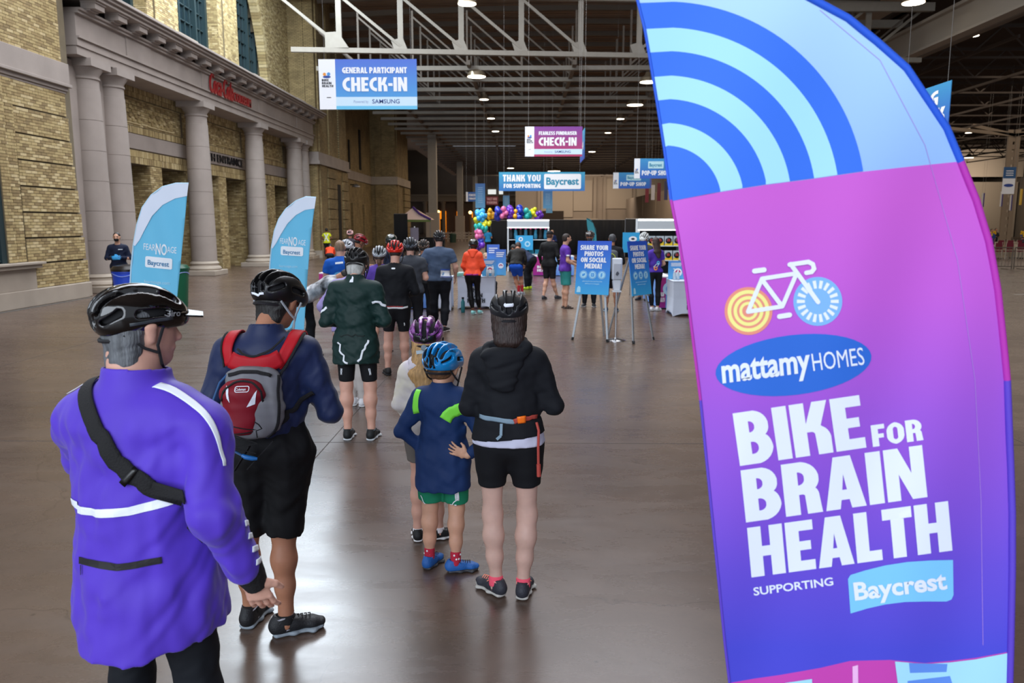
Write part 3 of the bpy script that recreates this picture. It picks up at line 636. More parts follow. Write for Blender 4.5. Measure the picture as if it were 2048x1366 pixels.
# tree shaped post in the right hall
tp = empty('branching_post', (46, 76, 0), 0, 'tall riveted steel post with branching arms in the dim right hall', 'post')
m = MB(); m.box((-.55, -.1, 0), (-.14, .1, 10.7)); m.box((.14, -.1, 0), (.55, .1, 10.7))
for i in range(14): m.box((-.4, -.05, .7*i+.5), (.4, .05, .7*i+.95))
m.build('shaft', mat('post_tan', '#8a7a68', rough=.7), tp)
for dx, dz in ((-8, 4.5), (-4, 5), (5, 5), (10, 4.5)): MB().bar((0, 0, 10.2), (dx, 0, 10.2+dz*.18), .3, .3).build('branch', MATS['post_tan'], tp)
# ================================================================== SOLID MODELLING (implicit surfaces -> one continuous mesh)
def nv(a): return np.array(a, dtype=np.float32)
def _wr(P, s, seed):
    r = np.random.RandomState(seed); out = 0
    q = P*s
    for k in range(3):
        d = r.normal(size=3); d /= np.linalg.norm(d); d2 = r.normal(size=3); ph = r.rand()*6
        out = out + np.sin(q@nv(d)*(1+.7*k)+1.6*np.sin(q@nv(d2)*.8+ph)+ph)/(1+.5*k)
    return out*.5
class Sdf:
    def __init__(s): s.p = []; s.cuts = []; s.noise = []
    def c(s, a, b, ra, rb, side=(1, 0, 0), k=.03, flat=0, sub=False):
        """tapered elliptical limb a->b. ra, rb = radius or (side radius, front radius)"""
        ra = ra if isinstance(ra, (tuple, list)) else (ra, ra); rb = rb if isinstance(rb, (tuple, list)) else (rb, rb)
        s.p.append((nv(a), nv(b), ra, rb, nv(side), k, flat, sub)); return s
    def ball(s, c, r, k=.02, sub=False, R=None):
        r = r if isinstance(r, (tuple, list)) else (r, r, r); s.p.append(('e', nv(c), r, k, sub, R)); return s
    def cut(s, p, n, k=.0): s.cuts.append((nv(p), nv(n), k)); return s    # keeps the side n points to
    def wrinkle(s, amp, scale, seed, fn=None): s.noise.append((amp, scale, seed, fn)); return s
    def _d(s, pr, X):
        if isinstance(pr[0], str):
            _, c, r, k, sub, R = pr; q = X-c
            if R is not None: q = q@nv(R)   # R columns = axes
            l = np.sqrt((q[..., 0]/r[0])**2+(q[..., 1]/r[1])**2+(q[..., 2]/r[2])**2); return (l-1)*min(r), k, sub
        a, b, ra, rb, side, k, flat, sub = pr
        ba = b-a; L = float(np.linalg.norm(ba)) or 1e-6; n = ba/L; sd = side-n*side.dot(n); sd = sd/(np.linalg.norm(sd) or 1)
        if np.linalg.norm(sd) < .5: sd = nv((0, 1, 0)) if abs(n[1]) < .9 else nv((0, 0, 1)); sd = sd-n*sd.dot(n); sd /= np.linalg.norm(sd)
        fd = np.cross(n, sd).astype(np.float32); q = X-a; t = q@n; tc = np.clip(t/L, 0, 1); w = ra[0]+(rb[0]-ra[0])*tc; d = ra[1]+(rb[1]-ra[1])*tc
        e = t-tc*L; qs = q@sd; qf = q@fd; m = np.minimum(w, d)
        if flat: rad = (np.sqrt((qs/w)**2+(qf/d)**2)-1)*m; dd = np.maximum(rad, np.maximum(-t, t-L))
        else: dd = (np.sqrt((qs/w)**2+(qf/d)**2+(e/m)**2)-1)*m
        return dd, k, sub
    def bounds(s):
        lo = nv((1e9,)*3); hi = -lo
        for pr in s.p:
            if isinstance(pr[0], str):
                if pr[4]: continue
                r = max(pr[2]); lo = np.minimum(lo, pr[1]-r); hi = np.maximum(hi, pr[1]+r)
            else:
                if pr[7]: continue
                r = max(max(pr[2]), max(pr[3]))
                for e in (pr[0], pr[1]): lo = np.minimum(lo, e-r); hi = np.maximum(hi, e+r)
        return lo, hi
    def grid(s, h):
        lo, hi = s.bounds(); lo = lo-2.5*h; hi = hi+2.5*h
        for p, n, k in s.cuts:      # crop by axis cuts
            for ax in range(3):
                if n[ax] > .999: lo[ax] = max(lo[ax], p[ax]-2*h)
                if n[ax] < -.999: hi[ax] = min(hi[ax], p[ax]+2*h)
        N = np.maximum(4, np.ceil((hi-lo)/h).astype(int)+1)
        xs = [lo[i]+h*np.arange(N[i], dtype=np.float32) for i in range(3)]
        D = np.full(N, 9., dtype=np.float32)
        def region(pr, pad):
            if isinstance(pr[0], str): a = pr[1]-max(pr[2]); b = pr[1]+max(pr[2])
            else:
                r = max(max(pr[2]), max(pr[3])); a = np.minimum(pr[0], pr[1])-r; b = np.maximum(pr[0], pr[1])+r
            i0 = np.clip(np.floor((a-pad-lo)/h).astype(int), 0, N); i1 = np.clip(np.ceil((b+pad-lo)/h).astype(int)+1, 0, N)
            return tuple(slice(int(i0[j]), int(i1[j])) for j in range(3))
        for ps in (False, True):
            for pr in s.p:
                sub = pr[4] if isinstance(pr[0], str) else pr[7]
                if sub != ps: continue
                k = pr[3] if isinstance(pr[0], str) else pr[5]; sl = region(pr, max(k*1.3, 3*h))
                if any(q.stop <= q.start for q in sl): continue
                G = np.stack(np.meshgrid(xs[0][sl[0]], xs[1][sl[1]], xs[2][sl[2]], indexing='ij'), -1).astype(np.float32)
                d, k, _ = s._d(pr, G); A = D[sl]
                if sub: d = -d; hh = np.clip(.5-.5*(A-d)/max(k, 1e-5), 0, 1); D[sl] = A*(1-hh)+d*hh+k*hh*(1-hh)
                else: hh = np.clip(.5+.5*(A-d)/max(k, 1e-5), 0, 1); D[sl] = A*(1-hh)+d*hh-k*hh*(1-hh)
        G = None
        if s.noise or s.cuts: G = np.stack(np.meshgrid(*xs, indexing='ij'), -1).astype(np.float32)
        for amp, sc, seed, fn in s.noise:
            msk = np.abs(D) < .05; P = G[msk]; D[msk] += amp*_wr(P, sc, seed)*(fn(P) if fn else 1)
        for p, n, k in s.cuts: D = np.maximum(D, -((G-p)@n))
        return D, lo, h
    def mesh(s, h, name='m'):
        D, lo, h = s.grid(h); V, Q = surfnets(D); V = V*h+lo
        return V, Q
def surfnets(D):
    S = D < 0; nx, ny, nz = D.shape; cx, cy, cz = nx-1, ny-1, nz-1
    acc = np.zeros((cx, cy, cz, 3), np.float32); cnt = np.zeros((cx, cy, cz), np.float32)
    def edges(ax):
        o = [i for i in range(3) if i != ax]; sl0 = [slice(None)]*3; sl1 = [slice(None)]*3; sl0[ax] = slice(0, -1); sl1[ax] = slice(1, None)
        a = D[tuple(sl0)]; b = D[tuple(sl1)]; cr = S[tuple(sl0)] != S[tuple(sl1)]; idx = np.argwhere(cr); av = a[cr]; bv = b[cr]; t = av/(av-bv)
        pos = idx.astype(np.float32); pos[:, ax] += t; return idx, pos, o, S[tuple(sl0)][cr]
    E = []
    for ax in range(3):
        idx, pos, o, sg = edges(ax); E.append((idx, o, sg, ax))
        for d0 in (0, 1):
            for d1 in (0, 1):
                c = idx.copy(); c[:, o[0]] -= d0; c[:, o[1]] -= d1
                ok = (c >= 0).all(1) & (c[:, 0] < cx) & (c[:, 1] < cy) & (c[:, 2] < cz); cc = c[ok]
                np.add.at(acc, (cc[:, 0], cc[:, 1], cc[:, 2]), pos[ok]); np.add.at(cnt, (cc[:, 0], cc[:, 1], cc[:, 2]), 1)
    act = cnt > 0; ids = np.full((cx, cy, cz), -1, np.int64); ids[act] = np.arange(act.sum()); V = acc[act]/cnt[act][:, None]
    Q = []
    for idx, o, sg, ax in E:
        q = []
        ok = np.ones(len(idx), bool)
        for d0, d1 in ((0, 0), (1, 0), (1, 1), (0, 1)):
            c = idx.copy(); c[:, o[0]] -= d0; c[:, o[1]] -= d1
            g = (c >= 0).all(1) & (c[:, 0] < cx) & (c[:, 1] < cy) & (c[:, 2] < cz); ok &= g; c = np.clip(c, 0, [cx-1, cy-1, cz-1]); q.append(ids[c[:, 0], c[:, 1], c[:, 2]])
        q = np.stack(q, 1); ok &= (q >= 0).all(1); q = q[ok]; sg = sg[ok]
        flip = sg if ax != 1 else ~sg
        q[~flip] = q[~flip][:, ::-1]; Q.append(q)
    return V, np.concatenate(Q)
def np_mesh(name, V, Q, smooth=True):
    me = bpy.data.meshes.new(name); me.vertices.add(len(V)); me.vertices.foreach_set('co', V.astype(np.float32).ravel())
    me.loops.add(Q.size); me.loops.foreach_set('vertex_index', Q.astype(np.int32).ravel()); me.polygons.add(len(Q))
    me.polygons.foreach_set('loop_start', np.arange(0, Q.size, 4, dtype=np.int32)); me.polygons.foreach_set('loop_total', np.full(len(Q), 4, dtype=np.int32))
    me.update(calc_edges=True); me.validate()
    if smooth: me.polygons.foreach_set('use_smooth', np.ones(len(me.polygons), bool))
    return me
def sdfobj(name, sd, h, m, parent, keep=False):
    V, Q = sd.mesh(h)
    if not len(Q): return None
    E_ = np.concatenate([Q[:, [0, 1]], Q[:, [1, 2]], Q[:, [2, 3]], Q[:, [3, 0]]]); cn = np.bincount(E_.ravel(), minlength=len(V)).astype(np.float32)[:, None]
    for _ in range(3):
        A_ = np.zeros_like(V)
        for k_ in range(3): A_[:, k_] = np.bincount(E_[:, 0], V[E_[:, 1], k_], len(V))+np.bincount(E_[:, 1], V[E_[:, 0], k_], len(V))
        V = (V+1.0*(A_/np.maximum(cn, 1)-V)*.6).astype(np.float32)
    o = link(name, np_mesh(name, V, Q), m, parent)
    if keep: o_b = BVHTree.FromPolygons([tuple(v) for v in V.tolist()], Q.tolist()); return o, o_b
    return o
def ribbon(name, pts, w, bvh, m, parent, off=.003, n=None, across=4, side=None, res=.015, thick=.0015):
    """a flat strip laid on a surface: pts = polyline near the surface"""
    P = [Vector(p) for p in pts]; Q = []
    for i in range(len(P)-1):
        k = max(1, int((P[i+1]-P[i]).length/res))
        for j in range(k): Q.append(P[i].lerp(P[i+1], j/k))
    Q.append(P[-1]); H = []
    for _ in range(max(2, int(.05/res))): Q = [Q[0]]+[(Q[i-1]+Q[i]*2+Q[i+1])/4 for i in range(1, len(Q)-1)]+[Q[-1]]
    for q in Q:
        hit = bvh.find_nearest(q); H.append((hit[0], hit[1]))
    for _ in range(2):   # smooth
        H = [(H[i][0], (H[max(i-1, 0)][1]+H[i][1]*2+H[min(i+1, len(H)-1)][1]).normalized()) for i in range(len(H))]
    vs = []; fs = []
    for i, (p, nn) in enumerate(H):
        t = (H[min(i+1, len(H)-1)][0]-H[max(i-1, 0)][0]).normalized(); s_ = nn.cross(t).normalized()
        ww = w(i/(len(H)-1)) if callable(w) else w
        for j in range(across+1):
            q = p+s_*ww*(j/across-.5); hit = bvh.find_nearest(q, .08)
            if hit[0] is not None:
                q2 = hit[0]+hit[1]*off
                vs.append(tuple(q2))
            else: vs.append(tuple(q+nn*off))
    c = across+1
    for i in range(len(H)-1):
        for j in range(across): fs.append((i*c+j, (i+1)*c+j, (i+1)*c+j+1, i*c+j+1))
    me = bpy.data.meshes.new(name); me.from_pydata(vs, [], fs); me.polygons.foreach_set('use_smooth', [True]*len(fs))
    o = link(name, me, m, parent); md = o.modifiers.new('s', 'SOLIDIFY'); md.thickness = thick; md.offset = 1; return o
def decal(name, vf, bvh, m, parent, O, ux, uy, n, off=.004, res=.02, thick=0, align='l'):
    """flat print wrapped on a body: plane O,ux,uy projected along -n on the surface"""
    V, Fc, w = vf; sh = {'l': 0, 'c': -w/2}[align]; O = Vector(O); ux = Vector(ux); uy = Vector(uy); n = Vector(n).normalized()
    bm = bmesh.new(); bv = [bm.verts.new((a+sh, b, 0)) for a, b in V]
    for f in Fc:
        try: bm.faces.new([bv[i] for i in f])
        except ValueError: pass
    for ax in (0, 1):
        lo = min(v.co[ax] for v in bm.verts); hi = max(v.co[ax] for v in bm.verts); x = lo+res
        while x < hi:
            no = [0, 0, 0]; no[ax] = 1; co = [0, 0, 0]; co[ax] = x
            bmesh.ops.bisect_plane(bm, geom=bm.verts[:]+bm.edges[:]+bm.faces[:], plane_co=co, plane_no=no, dist=1e-5); x += res
    miss = []
    for v in bm.verts:
        p = O+ux*v.co.x+uy*v.co.y; hit = bvh.ray_cast(p+n*.25, -n, .6)
        if hit[0] is None: miss.append(v); continue
        v.co = hit[0]+n*off
    bmesh.ops.delete(bm, geom=miss, context='VERTS')
    me = bpy.data.meshes.new(name); bm.to_mesh(me); bm.free(); return link(name, me, m, parent)
# ------------------------------------------------------------------ parts of figures
def basis(yaw=0, pitch=0, roll=0): return Matrix.Rotation(yaw, 3, 'Z') @ Matrix.Rotation(pitch, 3, 'X') @ Matrix.Rotation(roll, 3, 'Y')
SK = {'light': '#c99a80', 'pink': '#cf9f8c', 'tan': '#a9755a', 'brown': '#6b4330', 'pale': '#c9a596'}
def skin(k): return mat('skin_'+k, SK[k], rough=.5, var=.07, vscale=14, bump=.06, bscale=120, sub=.08, spec=.35)
def helmet(parent, hc, R, col, h, style=1, sc=1.0, gloss=.18, accent=None, label=None, visor=False, strap='#15151a', hand=None, c2=None):
    """hc head centre, R 3x3 basis (x right, y forward, z up)"""
    Z = Vector((0, 0, 1)); M = lambda x, y, z: tuple(Vector(hc)+R@Vector((x*sc, y*sc, z*sc)))
    Rn = np.array(R).astype(np.float32); s = Sdf()
    s.ball(M(0, -.01, .045), (.104*sc, .143*sc, .098*sc), R=Rn)
    s.ball(M(0, -.055, .028), (.098*sc, .098*sc, .085*sc), k=.03, R=Rn)
    if style != 4: s.ball(M(0, .085, .028), (.075*sc, .066*sc, .05*sc), k=.03, R=Rn)
    s.ball(M(0, .0, .0), (.087*sc, .112*sc, .108*sc), sub=True, k=.004, R=Rn)
    xs = {1: (-.056, 0, .056), 2: (-.064, -.023, .023, .064), 3: (-.05, 0, .05), 4: ()}[style]
    def sur(x, y):
        t = 1-(x/.104)**2-((y+.01)/.143)**2; return .045+.098*sqrt(max(.02, t))
    if style in (1, 2, 3):
        w = {1: .0145, 2: .0135, 3: .018}[style]
        for x in xs:
            s.c(M(x*.95, -.096, .112), M(x*.78, -.143, .048), (w*sc, .045*sc), (w*.9*sc, .045*sc), side=tuple(R@Vector((1, 0, 0))), k=.005, sub=True)
            for (y0, y1, d) in ((.10, .055, 1), (.032, -.018, 1), (-.040, -.068, 1)):
                x0, x1 = x*(.8 if y0 > .06 else 1), x*(1 if y1 > -.09 else .72)
                s.c(M(x0, y0, sur(x0, y0)), M(x1, y1, sur(x1, y1)), (w*sc, .056*sc), (w*.85*sc, .056*sc), side=tuple(R@Vector((1, 0, 0))), k=.005, sub=True)
        for sx in (-1, 1):   # side vents and rear scoops
            s.c(M(sx*.103, .055, .05), M(sx*.105, -.03, .045), (.036*sc, .013*sc), (.036*sc, .012*sc), side=tuple(R@Vector((1, 0, 0))), k=.005, sub=True)
            s.c(M(sx*.085, -.085, .05), M(sx*.06, -.13, .015), (.028*sc, .012*sc), (.028*sc, .009*sc), side=tuple(R@Vector((1, 0, 0))), k=.005, sub=True)
        s.c(M(0, -.15, .04), M(0, -.158, .0), (.016*sc, .03*sc), (.016*sc, .03*sc), side=tuple(R@Vector((1, 0, 0))), k=.005, sub=True)
        for sx in (-1, 1): s.ball(M(sx*.03, -.16, .02), (.010*sc, .03*sc, .022*sc), sub=True, k=.004, R=Rn)
    else:
        for x, y in ((.045, .04), (-.045, .04), (.045, -.06), (-.045, -.06), (0, -.01)): s.ball(M(x, y, sur(x, y)), .012*sc, sub=True, k=.003)
    lo = R@Vector((0, -.13, 1)); lo.normalize()
    s.cut(M(0, -.02, -.020), tuple(lo))
    root, bv = sdfobj('helmet', s, h, mat('helm_'+col.strip('#')+('m' if gloss > .3 else ''), col, rough=gloss, coat=.6 if gloss < .3 else 0, **({'var': 1, 'c2': c2, 'vscale': 28} if c2 else {})), parent, True)
    if label: root['label'] = label
    # inner foam liner seen through the vents
    s = Sdf(); s.ball(M(0, -.012, .034), (.092*sc, .120*sc, .078*sc), R=Rn); s.ball(M(0, -.055, .018), (.084*sc, .078*sc, .070*sc), k=.02, R=Rn); s.ball(M(0, 0, .0), (.086*sc, .108*sc, .104*sc), sub=True, k=.003, R=Rn)
    s.cut(M(0, -.02, -.024), tuple(lo)); sdfobj('foam_liner', s, max(h, .005), mat('foam_black', '#131316', rough=.9), root)
    SM = mat('strap_'+strap.strip('#'), strap, rough=.8)
    m = MB(); m.tube([M(.072*sin(a), -.128+.085*(1-cos(a)), -.040-.010*cos(a)) for a in np.linspace(-1.4, 1.4, 9)], .0075*sc, 6); m.build('rear_cradle', mat('cradle', '#1a1a1e', rough=.5), root)
    for sx in (-1, 1):
        m = MB(); m.tube([M(sx*.096, .045, .0), M(sx*.094, .028, -.06), M(sx*.075, .045, -.125), M(sx*.02, .065, -.150)], .0055*sc, 5)
        m.tube([M(sx*.085, -.075, -.025), M(sx*.094, -.01, -.07), M(sx*.092, .03, -.085)], .0055*sc, 5); m.build('chin_strap', SM, root)
    if visor:
        V_ = [M(-.07, .125, .03), M(0, .14, .045), M(.07, .125, .03), M(.05, .19, .025), M(0, .205, .035), M(-.05, .19, .025)]
        m = MB(); n = 6; up = R@Vector((0, 0, .006)); m.add(V_+[tuple(Vector(p)+up) for p in V_], [(0, 1, 4, 5), (1, 2, 3, 4), (11, 10, 7, 6), (10, 9, 8, 7), (0, 5, 11, 6), (5, 4, 10, 11), (4, 3, 9, 10), (3, 2, 8, 9)]); m.build('visor', mat('visor', '#1a1714', rough=.35), root)
    return root, bv, M
def handsdf(s, wr, d, palm_n, r=1.0, curl=.5, spread=.12, thumb=1, pre=''):
    """palm and five fingers; wr wrist, d finger direction, palm_n palm normal; thumb=+1/-1 side"""
    d = Vector(d).normalized(); n = Vector(palm_n); n = (n-d*n.dot(d)).normalized(); sd = d.cross(n)*thumb
    W_ = Vector(wr); pal = W_+d*.085*r
    s.c(W_, W_+d*.03*r, (.026*r, .019*r), (.032*r, .016*r), side=tuple(sd), k=.01); s.c(W_+d*.035*r, W_+d*.08*r, (.036*r, .014*r), (.040*r, .013*r), side=tuple(sd), k=.012)
    for i, (o, L) in enumerate(((.030, .072), (.010, .080), (-.010, .075), (-.029, .058))):
        b = W_+d*.082*r+sd*o*r; dd = (d+sd*(o*spread*30)).normalized(); c1 = b+dd*L*.42*r-Vector((0, 0, 0)); a = curl
        c1 = b+(dd*cos(a*.5)+n*sin(a*.5))*L*.42*r; c2 = c1+(dd*cos(a*1.3)+n*sin(a*1.3))*L*.33*r; c3 = c2+(dd*cos(a*2)+n*sin(a*2))*L*.25*r
        s.c(tuple(b), tuple(c1), .0092*r, .0085*r, k=.004); s.c(tuple(c1), tuple(c2), .0085*r, .008*r, k=.003); s.c(tuple(c2), tuple(c3), .008*r, .0068*r, k=.003)
    t0 = W_+d*.025*r+sd*.026*r; t1 = t0+(d*.6+sd*.8+n*.25).normalized()*.038*r; t2 = t1+(d*.9+sd*.35+n*.35).normalized()*.03*r
    s.c(tuple(t0), tuple(t1), .014*r, .011*r, k=.01); s.c(tuple(t1), tuple(t2), .0105*r, .0085*r, k=.003)
def shoe(parent, ank, yaw, pitch=0, L=.28, up='#1b1c20', sole='#d8d8d8', sock=None, h=.006, laces=None, accent=None, det=True, name='shoe', sandal=False):
    """ank: ankle joint point on the leg (local, z ~ .09)."""
    R = basis(yaw, pitch); g = Vector(ank); k = L/.28
    M = lambda x, y, z: tuple(g+R@Vector((x*k, y*k, (z-.085)*k)))
    rx = tuple(R@Vector((1, 0, 0)))
    s = Sdf(); s.c(M(0, -.045, .045), M(0, .03, .05), (.034*k, .042*k), (.036*k, .040*k), side=rx); s.c(M(0, .03, .05), M(0, .12, .038), (.038*k, .036*k), (.042*k, .026*k), side=rx, k=.03); s.c(M(0, .12, .036), M(.006, .165, .032), (.042*k, .026*k), (.033*k, .02*k), side=rx, k=.02)
    s.c(M(0, -.035, .05), M(0, -.012, .10), (.035*k, .047*k), (.036*k, .045*k), side=rx, k=.025); s.c(M(0, -.012, .085), M(0, -.01, .13), (.027*k, .034*k), (.030*k, .038*k), side=rx, sub=True, k=.006)
    s.cut(M(0, 0, .018), tuple(R@Vector((0, 0, 1)))); s.cut(M(0, -.01, .098), tuple(R@Vector((0, -.25, -1)).normalized()))
    if sandal:
        m = MB(); 
        for y, w_ in ((.10, .046), (.05, .044), (-.02, .038)): m.tube([M(-w_, y, .02), M(-w_*.6, y+.01, .058-.1*y), M(0, y+.015, .068-.15*y), M(w_*.6, y+.01, .058-.1*y), M(w_, y, .02)], .008, 6)
        u = m.build(name, mat('sandal_strap', '#3b241a', rough=.7), parent)
    else: u = sdfobj(name, s, h, mat('shoe_'+up.strip('#'), up, rough=.6, bump=.3, bscale=150, var=.1), parent)
    if u is None: u = parent
    s = Sdf(); s.c(M(0, -.052, .014), M(0, .03, .014), (.040*k, .016*k), (.039*k, .015*k), side=rx, k=.01); s.c(M(0, .03, .014), M(.002, .12, .013), (.039*k, .015*k), (.049*k, .014*k), side=rx, k=.02); s.c(M(.002, .12, .013), M(.006, .165, .016), (.049*k, .014*k), (.036*k, .013*k), side=rx, k=.02)
    s.cut(M(0, 0, 0), tuple(R@Vector((0, 0, 1)))); s.cut(M(0, 0, .026), tuple(R@Vector((0, 0, -1))))
    sdfobj('sole', s, h, mat('sole_'+sole.strip('#'), sole, rough=.6), u)
    if det:
        m = MB(); lc = laces or '#0f0f12'
        for i in range(5):
            y = .035+.018*i; z = .088-.11*(y-.03); m.tube([M(-.022, y, z-.008), M(0, y+.006, z+.003), M(.022, y, z-.008)], .0028*k, 5)
        m.tube([M(0, .03, .094), M(.03, .01, .10), M(.045, .03, .085)], .0024*k, 5); m.tube([M(0, .03, .094), M(-.03, .015, .10), M(-.042, .035, .08)], .0024*k, 5)
        m.build('laces', mat('lace_'+lc.strip('#'), lc, rough=.8), u)
        m = MB(); ring = [M(.037*cos(a), -.012+.047*sin(a), .099+.012*sin(a)) for a in np.linspace(0, 2*pi, 17)]; m.tube(ring, .0045*k, 5, False); m.build('collar_trim', mat('trim_'+(accent or up).strip('#'), accent or up, rough=.8), u)
        if accent:
            for sx in (-1, 1): MB().prism([M(sx*.0385, -.01, .035), M(sx*.0385, .045, .045), M(sx*.0385, .05, .056), M(sx*.037, .0, .05)], tuple(R@Vector((sx*.002, 0, 0)))).build('side_flash', mat('trim_'+accent.strip('#'), accent), u)
    return u
def person(name, label, pos, yaw, H=1.75, b=1.0, lean=0, leanx=0, arms=None, legs=None, head=(0, 0, 0), h=.008, sk='light', hair=None, hairlen='short',
           top=None, bottom=None, shoes=None, helm=None, group='people in the check-in hall', face=False, headoff=(0, 0, 0), belly=1.0, pelvis=None, socks=None, seat=None, det=None, fem=False, shz=1.395, shw=1.0, neck=1.0):
    s_ = H/1.75; det = det if det is not None else h < .009
    root = empty('person', pos, yaw, label, 'person', group); X = (1, 0, 0)
    V = lambda x, y, z: Vector((x*s_, y*s_, z*s_))
    pv = V(*(pelvis or (0, 0, .95)))
    Rl = Matrix.Rotation(-lean, 3, 'X') @ Matrix.Rotation(leanx, 3, 'Y')
    def up(x, y, z): return pv+Rl@(V(x, y, z-.95))    # trunk frame, leans at the pelvis
    rl = tuple(Rl@Vector((1, 0, 0)))
    hipw = .098 if fem else .088
    nk = up(0, -.01, 1.47); hc = up(*(Vector((0, .035, 1.635))+Vector(headoff)))
    Rh = Rl @ Matrix.Rotation(head[0], 3, 'Z') @ Matrix.Rotation(-head[1], 3, 'X') @ Matrix.Rotation(head[2], 3, 'Y')
    HM = lambda x, y, z: tuple(hc+Rh@Vector((x, y, z)))
    sw = (.158 if fem else .176)*b*shw
    SL, SR = up(-sw, -.005, shz), up(sw, -.005, shz)
    A = arms or {}; Ldef = dict(e=(-.25*b, -.04, 1.13), w=(-.26*b, .06, .88)); Rdef = dict(e=(.25*b, -.04, 1.13), w=(.26*b, .06, .88))
    AL = dict(Ldef, **A.get('L', {})); AR = dict(Rdef, **A.get('R', {}))
    EL, WL, ER, WR = [up(*v) for v in (AL['e'], AL['w'], AR['e'], AR['w'])]
    G = dict(kl=(-.10, .02, .50), al=(-.11, 0, .085), kr=(.10, .02, .50), ar=(.11, 0, .085), yl=.15, yr=-.15, pl=0, pr=0); G.update(legs or {})
    HL, HR = pv+V(-hipw, 0, -.03), pv+V(hipw, 0, -.03); KL, NL, KR, NR = [V(*G[k]) for k in ('kl', 'al', 'kr', 'ar')]
    # ---- body, one continuous skin
    S = Sdf(); bb = b*s_
    S.c(tuple(pv), tuple(up(0, 0, 1.10)), (.145*bb, .10*bb*belly), (.125*bb, .09*bb*belly), side=rl); S.c(tuple(up(0, 0, 1.10)), tuple(up(0, 0, 1.32)), (.125*bb, .09*bb), (.155*bb, .105*bb), side=rl, k=.05)
    S.c(tuple(up(-.10*b, -.01, 1.395)), tuple(up(.10*b, -.01, 1.395)), .060*s_, .060*s_, k=.06)
    S.c(tuple(nk), HM(0, -.035, -.06), (.060*s_*neck, .062*s_*neck), (.056*s_*neck, .060*s_*neck), side=rl, k=.03)
    hk = .92+.08*s_
    S.ball(HM(0, -.015*hk, .03*hk), (.076*hk, .094*hk, .090*hk), k=.03, R=np.array(Rh)); S.ball(HM(0, .022*hk, -.035*hk), (.060*hk, .068*hk, .078*hk), k=.04, R=np.array(Rh))
    S.c(HM(0, .05*hk, -.085*hk), HM(0, .062*hk, -.09*hk), .024*hk, .02*hk, k=.03)
    S.c(HM(0, .088*hk, .0), HM(0, .103*hk, -.028*hk), .009*hk, .014*hk, k=.012); S.c(HM(-.022*hk, .082*hk, -.058*hk), HM(.022*hk, .082*hk, -.058*hk), .009, .009, k=.01)
    S.c(HM(-.04*hk, .076*hk, .028*hk), HM(.04*hk, .076*hk, .028*hk), .012*hk, .012*hk, k=.015)
    for sx in (-1, 1):
        S.c(HM(sx*.086*hk, .0, .015*hk), HM(sx*.076*hk, .006, -.032*hk), (.011*hk, .021*hk), (.008*hk, .014*hk), side=tuple(Rh@Vector((1, 0, 0))), k=.006)
        S.ball(HM(sx*.032*hk, .098*hk, .008*hk), .013*hk, sub=True, k=.012)
    for (sh, e, w, q) in ((SL, EL, WL, AL), (SR, ER, WR, AR)):
        S.c(tuple(sh), tuple(e), .050*bb, .038*bb, k=.05); S.c(tuple(e), tuple(w), .040*bb, .026*s_, k=.02); m_ = e.lerp(w, .3); S.c(tuple(e), tuple(m_), .038*bb, .042*bb, k=.02)
    for (hp, kn, an) in ((HL, KL, NL), (HR, KR, NR)):
        S.c(tuple(hp), tuple(kn), .082*bb, .052*s_*(.5+.5*b), k=.04); mid = kn.lerp(an, .30)+Vector((0, -.013*s_, 0)); lo_ = kn.lerp(an, .62)+Vector((0, -.008*s_, 0)); S.c(tuple(kn), tuple(mid), .050*s_, .053*s_*(.5+.5*b), k=.05); S.c(tuple(mid), tuple(lo_), .053*s_*(.5+.5*b), .043*s_, k=.05); S.c(tuple(lo_), tuple(an+V(0, 0, .03)), .043*s_, .036*s_, k=.04); S.c(tuple(an+V(0, 0, .03)), tuple(an+V(0, -.01, -.03)), .036*s_, .036*s_, k=.01)
    hands_in = h > .0075
    def hands(T):
        for (e, w, q, sx) in ((EL, WL, AL, -1), (ER, WR, AR, 1)):
            if q.get('nohand'): continue
            d = Rl@Vector(q['hd']) if 'hd' in q else (w-e).normalized(); pn = Rl@Vector(q.get('pn', (-sx, 0, 0)))
            handsdf(T, w+d*.005, d, pn, s_, q.get('curl', .45), thumb=q.get('th', 1 if sx > 0 else -1), spread=q.get('spread', .12))
    if hands_in: hands(S)
    skm = skin(sk); body = sdfobj('body', S, h, skm, root)
    if not hands_in:      # finer grid for the hands, then joined to the same skin mesh
        T = Sdf(); hands(T)
        for (e, w) in ((EL, WL), (ER, WR)): T.c(tuple(w.lerp(e, .18)), tuple(w), .028*s_, .025*s_, k=.008)
        if T.p:
            V2, Q2 = T.mesh(.0045); me2 = np_mesh('hands', V2, Q2); bm = bmesh.new(); bm.from_mesh(body.data); bm.from_mesh(me2); bm.to_mesh(body.data); bm.free(); bpy.data.meshes.remove(me2)
    out = {'root': root, 'up': up, 'HM': HM, 'Rh': Rh, 'Rl': Rl, 'V': V, 'pv': pv, 'hk': hk}
    # ---- top garment
    if top:
        T = Sdf(); e_ = top.get('ease', 1.12); et = top.get('thick', .012); hem = top.get('hem', .90); cc = top['c']; hemw = top.get('hemw', .160); fl = top.get('flat', .125)
        T.c(tuple(up(0, top.get('hemy', 0), hem-.1)), tuple(up(0, 0, 1.12)), (hemw*bb, fl*bb*belly), (.135*bb*e_, .100*bb*e_*belly), side=rl, k=.05)
        T.c(tuple(up(0, 0, 1.12)), tuple(up(0, -.005, 1.34)), (.135*bb*e_, .100*bb*e_*belly), (.168*bb*(e_*.5+.5), .118*bb*(e_*.5+.5)), side=rl, k=.06)
